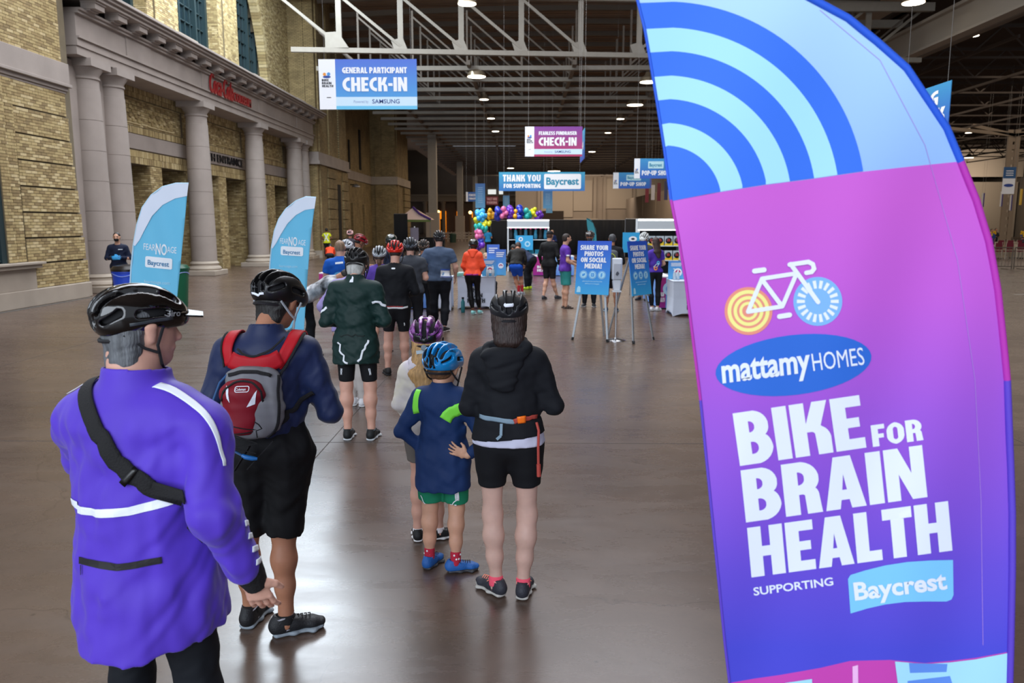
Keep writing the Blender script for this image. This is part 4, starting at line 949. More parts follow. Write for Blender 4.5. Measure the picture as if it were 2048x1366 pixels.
        T.c(tuple(up(-.105*b, -.012, 1.40)), tuple(up(.105*b, -.012, 1.40)), .066*s_, .068*s_, k=.07); T.c(tuple(up(0, -.015, 1.40)), tuple(up(0, -.012, 1.475)), (.11*s_, .085*s_), (.066*s_, .066*s_), side=rl, k=.05)
        if top.get('collar'):
            ch = top['collar']; T.c(tuple(up(0, -.012, 1.43)), tuple(up(0, .0, 1.47+ch)), (.084*s_*neck, .086*s_*neck), (.077*s_*neck, .080*s_*neck), side=rl, k=.02, flat=1)
            T.c(tuple(up(0, -.01, 1.445)), tuple(up(0, .003, 1.62)), (.067*s_*neck, .069*s_*neck), (.068*s_*neck, .070*s_*neck), side=rl, k=.003, flat=1, sub=True)
        else: T.c(tuple(up(0, .0, 1.462)), tuple(up(0, .03, 1.62)), (.064*s_, .068*s_), (.075*s_, .08*s_), side=rl, k=.006, flat=1, sub=True)
        sl = top.get('sleeve', 1.0); sr = top.get('sr', 1.0); fz = top.get('cuff', .034)
        for (sh, e, w) in ((SL, EL, WL), (SR, ER, WR)):
            if sl <= 0: continue
            if sl <= .5:
                q = sh.lerp(e, sl*1.7); T.c(tuple(sh), tuple(sh.lerp(q,.5)), .060*bb*sr, .060*bb*sr, k=.05); T.c(tuple(sh.lerp(q,.3)), tuple(q), .060*bb*sr, .063*bb*sr, k=.02, flat=1); 
            else:
                T.c(tuple(sh), tuple(e), .060*bb*sr, .050*bb*sr, k=.055); q = e.lerp(w, (sl-.5)*2); T.c(tuple(e), tuple(q), .051*bb*sr, fz*s_*sr, k=.015, flat=0)
                dd = (q-e).normalized(); T.c(tuple(q+dd*.004), tuple(q+dd*.09*s_), .06*s_*sr, .06*s_*sr, sub=True, k=.002, flat=1)
        wa = top.get('wr', .006)
        zc_ = up(0, 0, 1.44).z; fnn = lambda P: np.clip((zc_-P[:, 2])/.08, .0, 1)
        if wa: T.wrinkle(wa, 26, 3+len(label), fnn); T.wrinkle(wa*.55, 55, 11+len(label), fnn)
        if bottom and hem < .97:
            hr = (.100*bottom.get('ease', 1.1)*bb+.012)
            for hp in (HL, HR): T.c(tuple(Vector((hp.x, hp.y-.012*s_, hp.z))), tuple(Vector((hp.x*1.02, hp.y-.012*s_, min(hp.z, (hem-.12)*s_)))) if lean < .5 else tuple(hp), hr, hr, k=.05)
        hz = up(0, 0, hem); hd = Rl@Vector((0, top.get('hemtilt', 0), 1)); hd.normalize()
        # hem cut acts on the trunk only where the arms are above it
        T2 = T
        T2.c(tuple(hz-hd*.5), tuple(hz), .7, .7, side=rl, k=.004, flat=1, sub=True) if not top.get('armsbelow') else T2.c(tuple(hz-hd*.22), tuple(hz), (hemw*bb*1.25, .19*bb), (hemw*bb*1.2, .19*bb), side=rl, k=.004, flat=1, sub=True)
        mm = top.get('mat') or cloth('cloth_'+cc.strip('#'), cc, **top.get('mk', {}))
        o, bv = sdfobj(top.get('name', 'jacket'), T2, h, mm, root, True); out['top'] = o; out['bt'] = bv
    # ---- bottom garment
    if bottom:
        T = Sdf(); e_ = bottom.get('ease', 1.1); L_ = bottom.get('len', 1.0); cc = bottom['c']; fw = bottom.get('flare', 1.0)
        T.c(tuple(pv+V(0, 0, -.03)), tuple(up(0, 0, 1.03)), (.150*bb*e_, .108*bb*e_*belly), (.135*bb*e_, .1*bb*e_*belly), side=rl, k=.04)
        for hp, kn, an in ((HL, KL, NL), (HR, KR, NR)):
            T.c(tuple(hp+V(0, -.012, .0)), tuple(hp.lerp(kn, .3)), .095*bb*e_, .084*bb*e_, k=.045)
            if L_ <= .5:
                q = hp.lerp(kn, L_*2); T.c(tuple(hp), tuple(q), .090*bb*e_, .064*s_*e_*(.5+.5*b)*fw*(1+.22*(1-L_*2)), k=.03, flat=1)
            else:
                T.c(tuple(hp), tuple(kn), .088*bb*e_, .060*s_*e_, k=.04); q = kn.lerp(an, (L_-.5)*2); mid = kn.lerp(an, .35)+Vector((0, -.015, 0)); wq_ = (.5+.5*b)*s_*e_; T.c(tuple(kn), tuple(mid), .062*wq_, .067*wq_, k=.03); T.c(tuple(mid), tuple(mid.lerp(q, .5)), .067*wq_, .056*wq_, k=.02); T.c(tuple(mid.lerp(q, .3)), tuple(q), .060*wq_, .046*s_*e_*fw, k=.02, flat=1)
        wa = bottom.get('wr', .004)
        if wa: T.wrinkle(wa, 24, 5+len(label)); T.wrinkle(wa*.5, 50, 15+len(label))
        mm = bottom.get('mat') or cloth('cloth_'+cc.strip('#'), cc, **bottom.get('mk', {}))
        o, bv = sdfobj(bottom.get('name', 'trousers' if L_ > .6 else 'shorts'), T, h, mm, root, True); out['bottom'] = o; out['bb'] = bv
    if socks:
        for an in (NL, NR): T = Sdf(); T.c(tuple(an+V(0, -.008, -.03)), tuple(an+V(0, 0, socks[1])), .041*s_, .043*s_, k=.01, flat=1); sdfobj('sock', T, min(h, .007), mat('sock_'+socks[0].strip('#'), socks[0], rough=.9, bump=.3, bscale=90), root)
    if shoes:
        for an, y, p in ((NL, G['yl'], G['pl']), (NR, G['yr'], G['pr'])):
            shoe(root, an, y, p, (.27 if fem else .285)*s_, h=max(.0045, h*.7), det=det, **shoes)
    # ---- hair
    if hair:
        HMt = mat('hair_'+hair.strip('#'), hair, rough=.55, var=.35, vscale=60, stretch=(1, 1, .12), bump=.6, bscale=160)
        T = Sdf(); T.ball(HM(0, -.022*hk, .034*hk), (.084*hk, .098*hk, .092*hk), R=np.array(Rh)); T.ball(HM(0, -.045*hk, -.02*hk), (.073*hk, .066*hk, .068*hk), k=.03, R=np.array(Rh))
        if hairlen == 'crop': T = Sdf(); T.ball(HM(0, -.022*hk, .03*hk), (.080*hk, .094*hk, .088*hk), R=np.array(Rh)); T.ball(HM(0, -.05*hk, -.025*hk), (.068*hk, .054*hk, .055*hk), k=.03, R=np.array(Rh))
        if hairlen == 'nape': T.c(HM(0, -.045*hk, -.01), HM(0, -.050*hk, -.092*hk), (.084*hk, .060*hk), (.070*hk*neck, .048*hk*neck), side=tuple(Rh@Vector((1, 0, 0))), k=.02)
        if hairlen == 'bob': T.c(HM(0, -.055*hk, -.0), HM(0, -.075*hk, -.135*hk), (.092*hk, .066*hk), (.080*hk, .042*hk), side=tuple(Rh@Vector((1, 0, 0))), k=.03)
        if hairlen == 'long': T.c(HM(0, -.07*hk, -.02), HM(0, -.125*hk, -.20), (.085*hk, .05*hk), (.085*hk, .045*hk), side=tuple(Rh@Vector((1, 0, 0))), k=.03); T.c(HM(0, -.125*hk, -.20), HM(.02, -.165, -.34), (.095*hk, .038*hk), (.04*hk, .02*hk), side=tuple(Rh@Vector((1, 0, 0))), k=.03)
        if hairlen == 'tail': T.c(HM(0, -.10*hk, .0), HM(0, -.12*hk, -.10), (.03, .028), (.034, .03), k=.02); T.c(HM(0, -.12*hk, -.10), HM(.01, -.11*hk, -.25), (.034, .028), (.012, .012), k=.02)
        T.c(HM(0, .16*hk, -.10*hk), HM(0, .10*hk, .035*hk), .092*hk, .058*hk, sub=True, k=.015); T.c(HM(-.2, .035*hk, -.07*hk), HM(.2, .035*hk, -.07*hk), .052*hk, .052*hk, sub=True, k=.01)
        for sx in (-1, 1): T.ball(HM(sx*.086*hk, .012, -.012*hk), (.022*hk, .030*hk, .036*hk), sub=True, k=.008, R=np.array(Rh))
        if h < .009: T.wrinkle(.0035, 1, 2, lambda P: 1.0) if False else T.wrinkle(.0022, 150, 4)
        out['hair'] = sdfobj('hair', T, max(.004, h*.8), HMt, root)
    if face:
        m = MB()
        for sx in (-1, 1): m.sphere(HM(sx*.032*hk, .083*hk, .008*hk), .011*hk, 8)
        m.build('eyes', mat('eye_dark', '#1c1512', rough=.2), root)
        m = MB()
        for sx in (-1, 1): m.tube([HM(sx*.016*hk, .094*hk, .03*hk), HM(sx*.05*hk, .080*hk, .032*hk)], .004, 5)
        m.tube([HM(-.024*hk, .086*hk, -.056*hk), HM(0, .092*hk, -.055*hk), HM(.024*hk, .086*hk, -.056*hk)], .0045, 5) if face != 'mask' else None
        m.build('brows_and_lips', mat('brow', '#4a2a22', rough=.8), root)
    if helm:
        hh = dict(helm); hs = hh.pop('sc', .98)*hk; out['helmet'] = helmet(root, hc+Rh@Vector((0, -.005, .012)), Rh, hh.pop('c'), max(.0032, h*.6), sc=hs, **hh)
    return out
# ================================================================== PEOPLE, nearest first
def gp(u, v): return at(u, v, z=0)
# --- P1 man in purple jacket
p1 = at(280, 900, Y=2.30); p1 = (p1.x, 2.32, 0)
A1 = person('person', 'man in bright purple cycling jacket with black strap across his back, nearest the camera', p1, radians(-14), H=1.80, b=1.22, belly=1.2, sk='pink', h=.006, shz=1.355, neck=1.22,
    hair='#5c5f63', hairlen='nape', head=(radians(-36), radians(3), 0),
    arms={'L': dict(e=(-.31, .10, 1.20), w=(-.10, .30, 1.22), nohand=False), 'R': dict(e=(.30, -.09, 1.13), w=(.335, .02, .90), hd=(.05, .35, -.9), pn=(-.3, .9, .2), curl=.35)},
    legs=dict(yl=.1, yr=-.2, kl=(-.12, .02, .5), kr=(.13, .02, .5), al=(-.13, 0, .085), ar=(.15, 0, .085)),
    top=dict(c='#5234bd', hem=.725, hemw=.170, flat=.165, ease=1.16, collar=.055, sleeve=.97, cuff=.046, sr=1.06, wr=.0095, hemtilt=-.12, mk=dict(rough=.6, sheen=.15)),
    bottom=dict(c='#10141b', ease=1.0, len=1.0, name='tights'), shoes=dict(up='#17181b', sole='#cfcfcf', accent='#9a9aa0'),
    helm=dict(c='#0b090a', style=1, gloss=.08, visor=True, sc=.90, label='glossy black vented helmet with a small peak'))
B1 = A1['bt']; U = A1['up']; REF = mat('reflective', '#e6ecf5', rough=.45); BLK = mat('black_web', '#121215', rough=.85, bump=.4, bscale=200); r1 = A1['root']
bx, by_, bn = A1['Rl']@Vector((1, 0, 0)), A1['Rl']@Vector((0, 0, 1)), Vector((.12, -1, 0))
decal('reflective_stripe', poly2d([(-.24, .008), (-.10, 0), (.0, .002), (.10, .010), (.20, .030), (.26, .045), (.26, .071), (.20, .056), (.10, .035), (0, .026), (-.10, .024), (-.24, .03)]), B1, REF, r1, U(0, -.3, 1.125), bx, by_, bn)
ribbon('shoulder_piping', [U(.085, -.045, 1.475), U(.15, -.04, 1.46), U(.225, -.04, 1.425), U(.29, -.05, 1.36), U(.335, -.06, 1.27)], lambda t: .026*(1-.75*t)+.004, B1, REF, r1)
ribbon('shoulder_piping', [U(-.10, -.04, 1.475), U(-.16, -.03, 1.455), U(-.22, -.02, 1.42)], .018, B1, REF, r1)
for i, z in enumerate((1.10, 1.055, 1.01, .965)): ribbon('sleeve_flash', [U(.385, -.05+.01*i, z), U(.40, .0+.02*i, z-.004)], .017, B1, REF, r1)
ribbon('cross_strap', [U(-.125, .03, 1.50), U(-.115, -.08, 1.47), U(-.055, -.15, 1.425), U(.015, -.22, 1.355), U(.085, -.24, 1.28), U(.15, -.22, 1.22), U(.20, -.18, 1.185)], .050, B1, BLK, r1, off=.006, thick=.003)
ribbon('strap_buckle', [U(.10, -.24, 1.268), U(.125, -.24, 1.245)], .062, B1, mat('buckle', '#060607', rough=.3), r1, off=.010, thick=.004)
decal('pocket_zip', poly2d([(-.085, 0), (.06, .0), (.18, .014), (.18, .035), (.06, .021), (-.085, .021)]), B1, mat('zip_black', '#141318', rough=.6), r1, U(0, -.3, .975), bx, by_, bn)
decal('zip_pull', rect2d(0, 0, .004, .03), B1, BLK, r1, U(-.075, -.3, .945), bx, by_, bn, off=.006)
# folded collar edge and dark neck band in front, black strap hanging at left
ribbon('strap_tail', [U(.255, -.12, 1.11), U(.262, -.10, 1.05)], .018, B1, BLK, r1, off=.004)
WR1 = U(.335, .02, .90)
MB().tube([WR1+Vector((-.005, -.02, .05)), WR1+Vector((0, .0, .0)), WR1+Vector((.003, .02, -.035))], [.047, .044, .036], 16).build('black_glove', mat('glove_black', '#111114', rough=.85, bump=.5, bscale=90), r1)
HM1 = A1['helmet'][2]; hb = A1['helmet'][1]; Rh1 = A1['Rh']
decal('helmet_lettering', fonttext('Giro', .019, .01), hb, mat('helm_print', '#8f9094', rough=.4), A1['helmet'][0], HM1(.11, .05, .035), Rh1@Vector((0, 1, 0)), Rh1@Vector((0, .1, 1)), Rh1@Vector((1, 0, 0)), off=.002)
ribbon('side_trim', [HM1(.10, -.06, .012), HM1(.11, .0, .02), HM1(.10, .08, .028)], .009, hb, mat('dull_grey', '#3a4045', rough=.4), A1['helmet'][0], off=.0015)
# camera-bag style dark lens or mask edge beside the neck
MB().bar(U(-.095, .05, 1.60), U(-.10, .06, 1.47), .03, .05).build('mask_strap', BLK, r1)

# --- P2 man in navy jacket with red backpack
g = gp(540, 1278); Y2 = g.y
A2 = person('person', 'man in navy top and black shorts wearing a red and grey backpack', (g.x+.02, Y2+.08, 0), radians(4), H=1.765, b=1.04, sk='tan', h=.0065, lean=radians(3),
    hair='#15120f', hairlen='nape', head=(radians(-30), radians(18), 0), headoff=(.045, .05, -.02),
    arms={'L': dict(e=(-.27, .0, 1.12), w=(-.13, .24, 1.10), pn=(.3, 0, 1)), 'R': dict(e=(.285, .03, 1.09), w=(.16, .26, 1.14), pn=(-.3, 0, 1))},
    legs=dict(kl=(-.14, .02, .5), al=(-.155, .08, .085), kr=(.04, .02, .5), ar=(.045, -.03, .085), yl=-.15, yr=-1.15),
    top=dict(c='#16244a', hem=1.0, hemw=.155, flat=.13, ease=1.13, collar=.05, sleeve=.97, sr=1.08, wr=.006, mk=dict(rough=.5, sheen=.1)),
    bottom=dict(c='#0b0c0f', ease=1.16, len=.49, flare=1.25, wr=.006), socks=('#141416', .02),
    shoes=dict(up='#17191d', sole='#8e9aa3', accent='#a9a8b0'),
    helm=dict(c='#0c0c0e', style=2, gloss=.35, strap='#9aa0a6', sc=1.0, label='matt black many-vented helmet with grey straps'))
r2 = A2['root']; U = A2['up']; B2 = A2['bt']; HM2 = A2['helmet'][2]
bp = empty('backpack', (0, 0, 0)); bp.name = 'backpack'; bp.parent = r2
GREY = cloth('pack_grey', '#76777b', rough=.45); REDC = cloth('pack_red', '#b0101f', rough=.6); DRED = cloth('pack_dark_red', '#7d0e20', rough=.6)
rl2 = tuple(A2['Rl']@Vector((1, 0, 0)))
T = Sdf(); T.c(tuple(U(-.03, -.155, 1.115)), tuple(U(-.03, -.145, 1.300)), (.135, .055), (.122, .045), side=rl2, k=.03); T.c(tuple(U(-.03, -.17, 1.065)), tuple(U(-.03, -.17, 1.165)), (.115, .055), (.125, .06), side=rl2, k=.03); T.wrinkle(.003, 40, 3)
o, bpk = sdfobj('pack_body', T, .006, GREY, bp, True)
T = Sdf(); T.c(tuple(U(-.06, -.20, 1.220)), tuple(U(-.06, -.19, 1.255)), (.096, .045), (.090, .035), side=rl2, k=.02); T.c(tuple(U(-.06, -.20, 1.220)), tuple(U(-.07, -.205, 1.075)), (.094, .045), (.066, .04), side=rl2, k=.02); T.wrinkle(.003, 45, 5)
o, bpo = sdfobj('front_pocket', T, .006, DRED, bp, True)
ribbon('yoke', [U(-.13, -.12, 1.370), U(-.10, -.13, 1.355), U(-.03, -.14, 1.345), U(.05, -.13, 1.355), U(.09, -.12, 1.375)], .07, B2, REDC, bp, off=.014, thick=.010)
ribbon('shoulder_strap', [U(-.145, -.12, 1.340), U(-.150, -.09, 1.420), U(-.13, -.03, 1.475), U(-.13, .06, 1.440)], .052, B2, REDC, bp, off=.010, thick=.008)
ribbon('shoulder_strap', [U(.07, -.12, 1.340), U(.125, -.09, 1.420), U(.15, -.03, 1.475), U(.15, .06, 1.440)], .052, B2, REDC, bp, off=.010, thick=.008)
for a, b_ in ((-.178, -.118), (.100, .155)):
    pass
ribbon('piping', [U(-.17, -.12, 1.330), U(-.178, -.09, 1.410), U(-.165, -.03, 1.470)], .008, B2, BLK, bp, off=.018, thick=.004); ribbon('piping', [U(-.10, -.14, 1.420), U(-.06, -.15, 1.385), U(-.02, -.15, 1.380), U(.05, -.14, 1.405), U(.10, -.08, 1.450)], .008, B2, BLK, bp, off=.024, thick=.004)
ribbon('piping', [U(.085, -.15, 1.290), U(.125, -.1, 1.360), U(.165, -.08, 1.430), U(.18, -.03, 1.460)], .012, B2, BLK, bp, off=.016, thick=.004)
ribbon('piping', [U(-.14, -.2, 1.310), U(-.08, -.22, 1.335), U(-.01, -.22, 1.335), U(.07, -.2, 1.305)], .014, bpk, BLK, bp, off=.004, thick=.005)
ribbon('zip_line', [U(-.132, -.2, 1.195), U(-.128, -.22, 1.240), U(-.095, -.23, 1.288), U(-.05, -.23, 1.300), U(0, -.23, 1.282), U(.022, -.22, 1.230), U(.018, -.2, 1.175)], .008, bpo, BLK, bp, off=.003, thick=.004)
ribbon('side_piping', [U(.088, -.16, 1.300), U(.092, -.19, 1.195), U(.088, -.2, 1.075), U(.05, -.2, 0.995)], .012, bpk, BLK, bp, off=.003, thick=.004)
n2 = A2['Rl']@Vector((0, -1, 0)); ux2 = A2['Rl']@Vector((1, 0, 0)); uz2 = A2['Rl']@Vector((0, 0, 1))
decal('label_border', poly2d([(0, 0, .008), (.062, 0, .008), (.062, .026, .008), (0, .026, .008)], [(.003, .003, .006), (.059, .003, .006), (.059, .023, .006), (.003, .023, .006)]), bpo, REF, bp, U(-.085, -.25, 1.237), ux2, uz2, n2, off=.003)
decal('label_lettering', fonttext('Coleman', .011, .012, .80), bpo, REF, bp, U(-.081, -.25, 1.2445), ux2, uz2, n2, off=.003)
decal('white_flash', poly2d([(0, 0), (.035, .012), (.045, .075), (.035, .062)]), bpo, REF, bp, U(-.035, -.25, 1.170), ux2, uz2, n2, off=.003)
decal('white_flash', poly2d([(0, .075), (.014, .062), (.020, 0), (.008, .02)]), bpo, REF, bp, U(-.128, -.25, 1.190), ux2, uz2, n2, off=.003)
m = MB()
zz = [(-.125, 1.09), (.012, 1.06), (-.12, 1.045), (.0, 1.00), (-.115, .985), (-.01, .955)]
for i in range(len(zz)-1):
    a = zz[i]; b_ = zz[i+1]; pts = []
    for t in np.linspace(0, 1, 7):
        q = U(a[0]+(b_[0]-a[0])*t, -.30, a[1]+(b_[1]-a[1])*t); hit = bpo.ray_cast(q, -n2, .3)
        pts.append((hit[0]+n2*.003) if hit[0] is not None else U(a[0]+(b_[0]-a[0])*t, -.215, a[1]+(b_[1]-a[1])*t))
    m.tube(pts, .0026, 5)
m.tube([U(.0, -.25, 1.105), U(.02, -.26, 1.095), U(.03, -.25, 1.075), U(.005, -.25, 1.065), U(.01, -.255, 1.035)], .003, 5)
m.build('bungee_cord', BLK, bp)
hose = [U(-.125, -.15, 1.320), U(-.17, -.17, 1.270), U(-.195, -.19, 1.195), U(-.19, -.20, 1.095), U(-.15, -.22, 1.015), U(-.10, -.23, 0.970), U(-.06, -.235, 0.950)]
MB().tube(hose, .0055, 8).build('drinking_hose', mat('hose_blue', '#2f5f95', rough=.25, trans=.2), bp)
MB().tube([U(-.065, -.235, 0.953), U(-.05, -.236, 0.945), U(-.02, -.235, 0.938), U(0, -.23, 0.935)], [.008, .011, .011, .007], 10).build('bite_valve', mat('valve_blue', '#1f6fb8', rough=.35), bp)
ribbon('waist_strap', [U(.06, -.18, 1.025), U(.13, -.15, 1.105), U(.19, -.10, 1.165), U(.215, -.03, 1.200)], .022, B2, BLK, bp, off=.006, thick=.003)
m = MB(); m.bar(U(-.04, -.2, 0.985), U(-.12, -.17, 0.865), .02, .004); m.bar(U(.06, -.18, 1.005), U(-.06, -.18, 0.875), .018, .004); m.build('strap_tail', BLK, bp)
m = MB()
for sx in (-1, 1): m.tube([HM2(sx*.088, .03, -.085), HM2(sx*.09, .035, -.12), HM2(sx*.088, .04, -.21)], .005, 6)
m.build('loose_strap', mat('strap_grey', '#8f959b', rough=.7), A2['helmet'][0])
ribbon('reflective_patch', [HM2(-.045, -.16, -.018), HM2(0, -.17, -.02), HM2(.045, -.16, -.018)], .010, A2['helmet'][1], REF, A2['helmet'][0])
decal('helmet_lettering', fonttext('SPECIALIZED', .008, .01, .9), A2['helmet'][1], mat('helm_print', '#8f9094'), A2['helmet'][0], HM2(-.04, -.2, .02), A2['Rh']@Vector((1, 0, 0)), A2['Rh']@Vector((0, 0, 1)), A2['Rh']@Vector((0, -1, 0)), off=.0015)

# --- P3 woman in black hooded jacket
g = gp(1012, 1192)
A3 = person('person', 'woman in black hooded jacket and bike shorts with an orange-buckled belt bag', (g.x+.015, g.y+.02, 0), radians(-2), H=1.63, b=.98, sk='pale', h=.0065, fem=True,
    hair='#2a1a14', hairlen='bob', head=(radians(2), radians(14), 0), headoff=(0, .02, -.01),
    arms={'L': dict(e=(-.232, .0, 1.12), w=(-.13, .24, 1.12)), 'R': dict(e=(.262, .0, 1.13), w=(.14, .24, 1.12))},
    legs=dict(kl=(-.095, .02, .48), al=(-.075, .0, .085), kr=(.105, .02, .48), ar=(.085, -.02, .085), yl=.75, yr=-.12),
    top=dict(c='#101319', hem=1.02, hemw=.156, flat=.125, ease=1.14, sleeve=.97, sr=1.0, wr=.0055, mk=dict(rough=.8)),
    bottom=dict(c='#0c0e13', ease=1.08, len=.285, wr=.0015, flare=1.08), socks=('#f0566e', .035),
    shoes=dict(up='#2c2e37', sole='#b9b7b0', laces='#ff9a7c', accent='#e79a92'),
    helm=dict(c='#1c1e22', style=3, gloss=.4, sc=.94, label='charcoal helmet with a white reflective rear patch'))
r3 = A3['root']; U = A3['up']; B3 = A3['bt']; HM3 = A3['helmet'][2]
BK3 = MATS['cloth_101319']
T = Sdf(); rr = tuple(Vector((1, 0, 0)))
T.c(tuple(U(-.02, -.115, 1.44)), tuple(U(-.025, -.135, 1.265)), (.118, .045), (.06, .028), side=rr, k=.03); T.c(tuple(U(-.10, -.06, 1.46)), tuple(U(.09, -.06, 1.475)), .035, .035, k=.03); T.c(tuple(U(.09, -.05, 1.475)), tuple(U(.08, .03, 1.50)), .03, .02, k=.03); T.c(tuple(U(-.10, -.05, 1.46)), tuple(U(-.09, .03, 1.48)), .03, .02, k=.03)
T.c(tuple(U(-.01, -.09, 1.50)), tuple(U(-.015, -.11, 1.41)), (.075, .022), (.06, .02), side=rr, k=.012, sub=True); T.wrinkle(.005, 50, 4)
sdfobj('hood', T, .006, BK3, r3)
T = Sdf(); T.c(tuple(U(0, 0, .85)), tuple(U(0, 0, 1.02)), (.172, .152), (.158, .130), side=rr, k=.01, flat=1); [T.c(tuple(U(x_, -.015, .88)), tuple(U(x_, -.01, 1.0)), .122, .10, k=.04) for x_ in (-.085, .085)]; T.cut(tuple(U(0, 0, .922)), (0, 0, 1)); T.cut(tuple(U(0, 0, 1.03)), (0, 0, -1)); T.wrinkle(.004, 34, 8)
o, bs3 = sdfobj('white_shirt_hem', T, .0065, cloth('cloth_white', '#c9cbe0', rough=.8), r3, True)
T = Sdf(); T.c(tuple(U(0, 0, .90)), tuple(U(0, 0, 1.10)), (.178, .158), (.152, .124), side=rr, k=.01, flat=1); T.c(tuple(U(0, -.12, .80)), tuple(U(0, -.12, .905)), (.10, .2), (.06, .2), side=rr, k=.01, sub=True) if False else None
[T.c(tuple(U(x_, -.015, .90)), tuple(U(x_, -.01, 1.02)), .130, .10, k=.04) for x_ in (-.085, .085)]; T.cut(tuple(U(0, 0, 1.075)), (0, 0, -1)); T.cut(tuple(U(0, -.16, .968)), tuple(Vector((-.10, -.0, 1)).normalized())); T.wrinkle(.003, 34, 3); o, bj3 = sdfobj('jacket_hem', T, .0065, BK3, r3, True)
ribbon('belt_webbing', [U(-.165, -.08, 1.090), U(-.10, -.14, 1.085), U(0, -.17, 1.080), U(.06, -.16, 1.075)], .022, B3, mat('belt_grey', '#7f98a8', rough=.7), r3, off=.012, thick=.003)
ribbon('belt_webbing', [U(.05, -.17, 1.077), U(.12, -.14, 1.080), U(.17, -.08, 1.085)], .024, B3, mat('belt_red', '#b2453a', rough=.7), r3, off=.013, thick=.003)['label'] = 'brick red part of the belt'
ribbon('buckle', [U(.062, -.17, 1.079), U(.112, -.15, 1.080)], .034, B3, mat('buckle_orange', '#ff7a1e', rough=.35), r3, off=.018, thick=.008)
m = MB(); m.bar(U(-.03, -.185, 1.075), U(-.032, -.195, 1.010), .014, .003, (0, 1, 0)); m.bar(U(-.032, -.195, 1.010), U(-.055, -.197, 0.990), .014, .003, (0, 1, 0)); m.build('webbing_tail', MATS['belt_grey'], r3)
m = MB(); m.tube([U(.16, -.15, 1.075), U(.172, -.17, 1.035), U(.17, -.175, 0.935), U(.172, -.165, 0.805)], .007, 6); m.tube([U(.172, -.168, 0.845), U(.174, -.166, 0.775)], .011, 6); m.build('hanging_strap', MATS['belt_red'], r3)
ribbon('reflective_patch', [HM3(-.035, -.16, .035), HM3(0, -.17, .03), HM3(.035, -.16, .035)], .018, A3['helmet'][1], REF, A3['helmet'][0])
decal('helmet_lettering', fonttext('BELL', .020, .015), A3['helmet'][1], REF, A3['helmet'][0], HM3(-.12, -.02, .03), A3['Rh']@Vector((0, -1, 0)), A3['Rh']@Vector((0, 0, 1)), A3['Rh']@Vector((-1, 0, 0)), off=.002)

# --- P4 boy
g = gp(888, 1140)
A4 = person('person', 'boy in royal blue jacket and green shorts with a bright blue helmet', (g.x, g.y+.03, 0), radians(-8), H=1.285, b=1.0, sk='light', h=.0055,
    hair='#6a4a30', hairlen='crop', head=(radians(-14), radians(12), 0), headoff=(.0, .03, -.02),
    arms={'L': dict(e=(-.315, -.06, 1.13), w=(-.165, -.0, .985), hd=(.55, .2, -.8), pn=(.7, .5, .3), nohand=False), 'R': dict(e=(.36, -.08, 1.08), w=(.235, -.165, .99), hd=(-.80, -.02, .28), pn=(.0, .9, .1), th=-1, curl=.3, spread=.3)},
    legs=dict(kl=(-.115, .02, .5), al=(-.12, .0, .085), kr=(.10, .02, .5), ar=(.105, -.05, .085), yl=-.25, yr=-1.15),
    top=dict(c='#14305f', hem=.69, hemw=.165, flat=.14, ease=1.14, collar=.045, sleeve=.96, sr=1.12, wr=.0055, hemtilt=-.15, mk=dict(rough=.7)),
    bottom=dict(c='#157a58', ease=1.15, len=.43, flare=1.30, wr=.004), socks=('#b3213a', .085),
    shoes=dict(up='#1d5da8', sole='#3b3d42', laces='#17181c', accent='#2c66b5'),
    helm=dict(c='#0f86cc', style=2, gloss=.25, sc=1.0, label='bright blue helmet with black vents'))
r4 = A4['root']; U = A4['up']; B4 = A4['bt']; NEON = mat('neon', '#86f04a', rough=.6)
ribbon('neon_panel', [U(.07, -.2, 1.25), U(.13, -.2, 1.285), U(.19, -.15, 1.325), U(.24, -.08, 1.35)], .072, B4, NEON, r4)
ribbon('neon_panel', [U(-.175, -.1, 1.28), U(-.195, -.12, 1.33), U(-.185, -.10, 1.41), U(-.165, -.06, 1.46)], .036, B4, NEON, r4)
ribbon('sock_pattern', [U(-.11, -.1, .15), U(-.1, -.1, .15)], .01, B4, REF, r4) if False else None
WHT = mat('white_print', '#e9eef2', rough=.6); Bs = A4['bb']
for k in range(3): ribbon('side_stripe', [U(.125+.016*k, -.12, .70), U(.128+.016*k, -.12, .64), U(.13+.016*k, -.12, .60)], .007, Bs, WHT, r4)
ribbon('curved_piping', [U(.05, -.14, .49), U(.07, -.16, .55), U(.11, -.16, .59), U(.17, -.12, .62)], .005, Bs, WHT, r4); ribbon('curved_piping', [U(-.17, -.08, .62), U(-.16, -.12, .56), U(-.14, -.14, .51)], .005, Bs, WHT, r4)
ribbon('small_logo', [U(.10, -.16, .53), U(.135, -.15, .537)], .009, Bs, WHT, r4)
m = MB()
for ax_, ay in ((-.12, 0), (.105, -.05)):
    for k in range(5): a = 1.0*k+.4; z = .115+.03*(k % 2); m.sphere(((ax_+.032*cos(a+pi))*.757, (ay-.035*abs(sin(a)))*.757, z*.757), .008, 6)
m.build('sock_pattern', WHT, r4)
BLK2 = mat('helm_black_panel', '#111316', rough=.3); HM4 = A4['helmet'][2]; hb4 = A4['helmet'][1]
for x in (-.075, -.045, -.01, .025): ribbon('black_rib', [HM4(x*.8, -.10, .095), HM4(x*.78, -.135, .05), HM4(x*.7, -.15, .01), HM4(x*.6, -.14, -.02)], .017, hb4, BLK2, A4['helmet'][0], off=.002)
decal('helmet_lettering', fonttext('GIRO', .016, .02), hb4, BLK2, A4['helmet'][0], HM4(.06, -.09, .075), A4['Rh']@Vector((.6, .8, 0)), A4['Rh']@Vector((0, 0, 1)), A4['Rh']@Vector((1, -.6, .3)), off=.002)

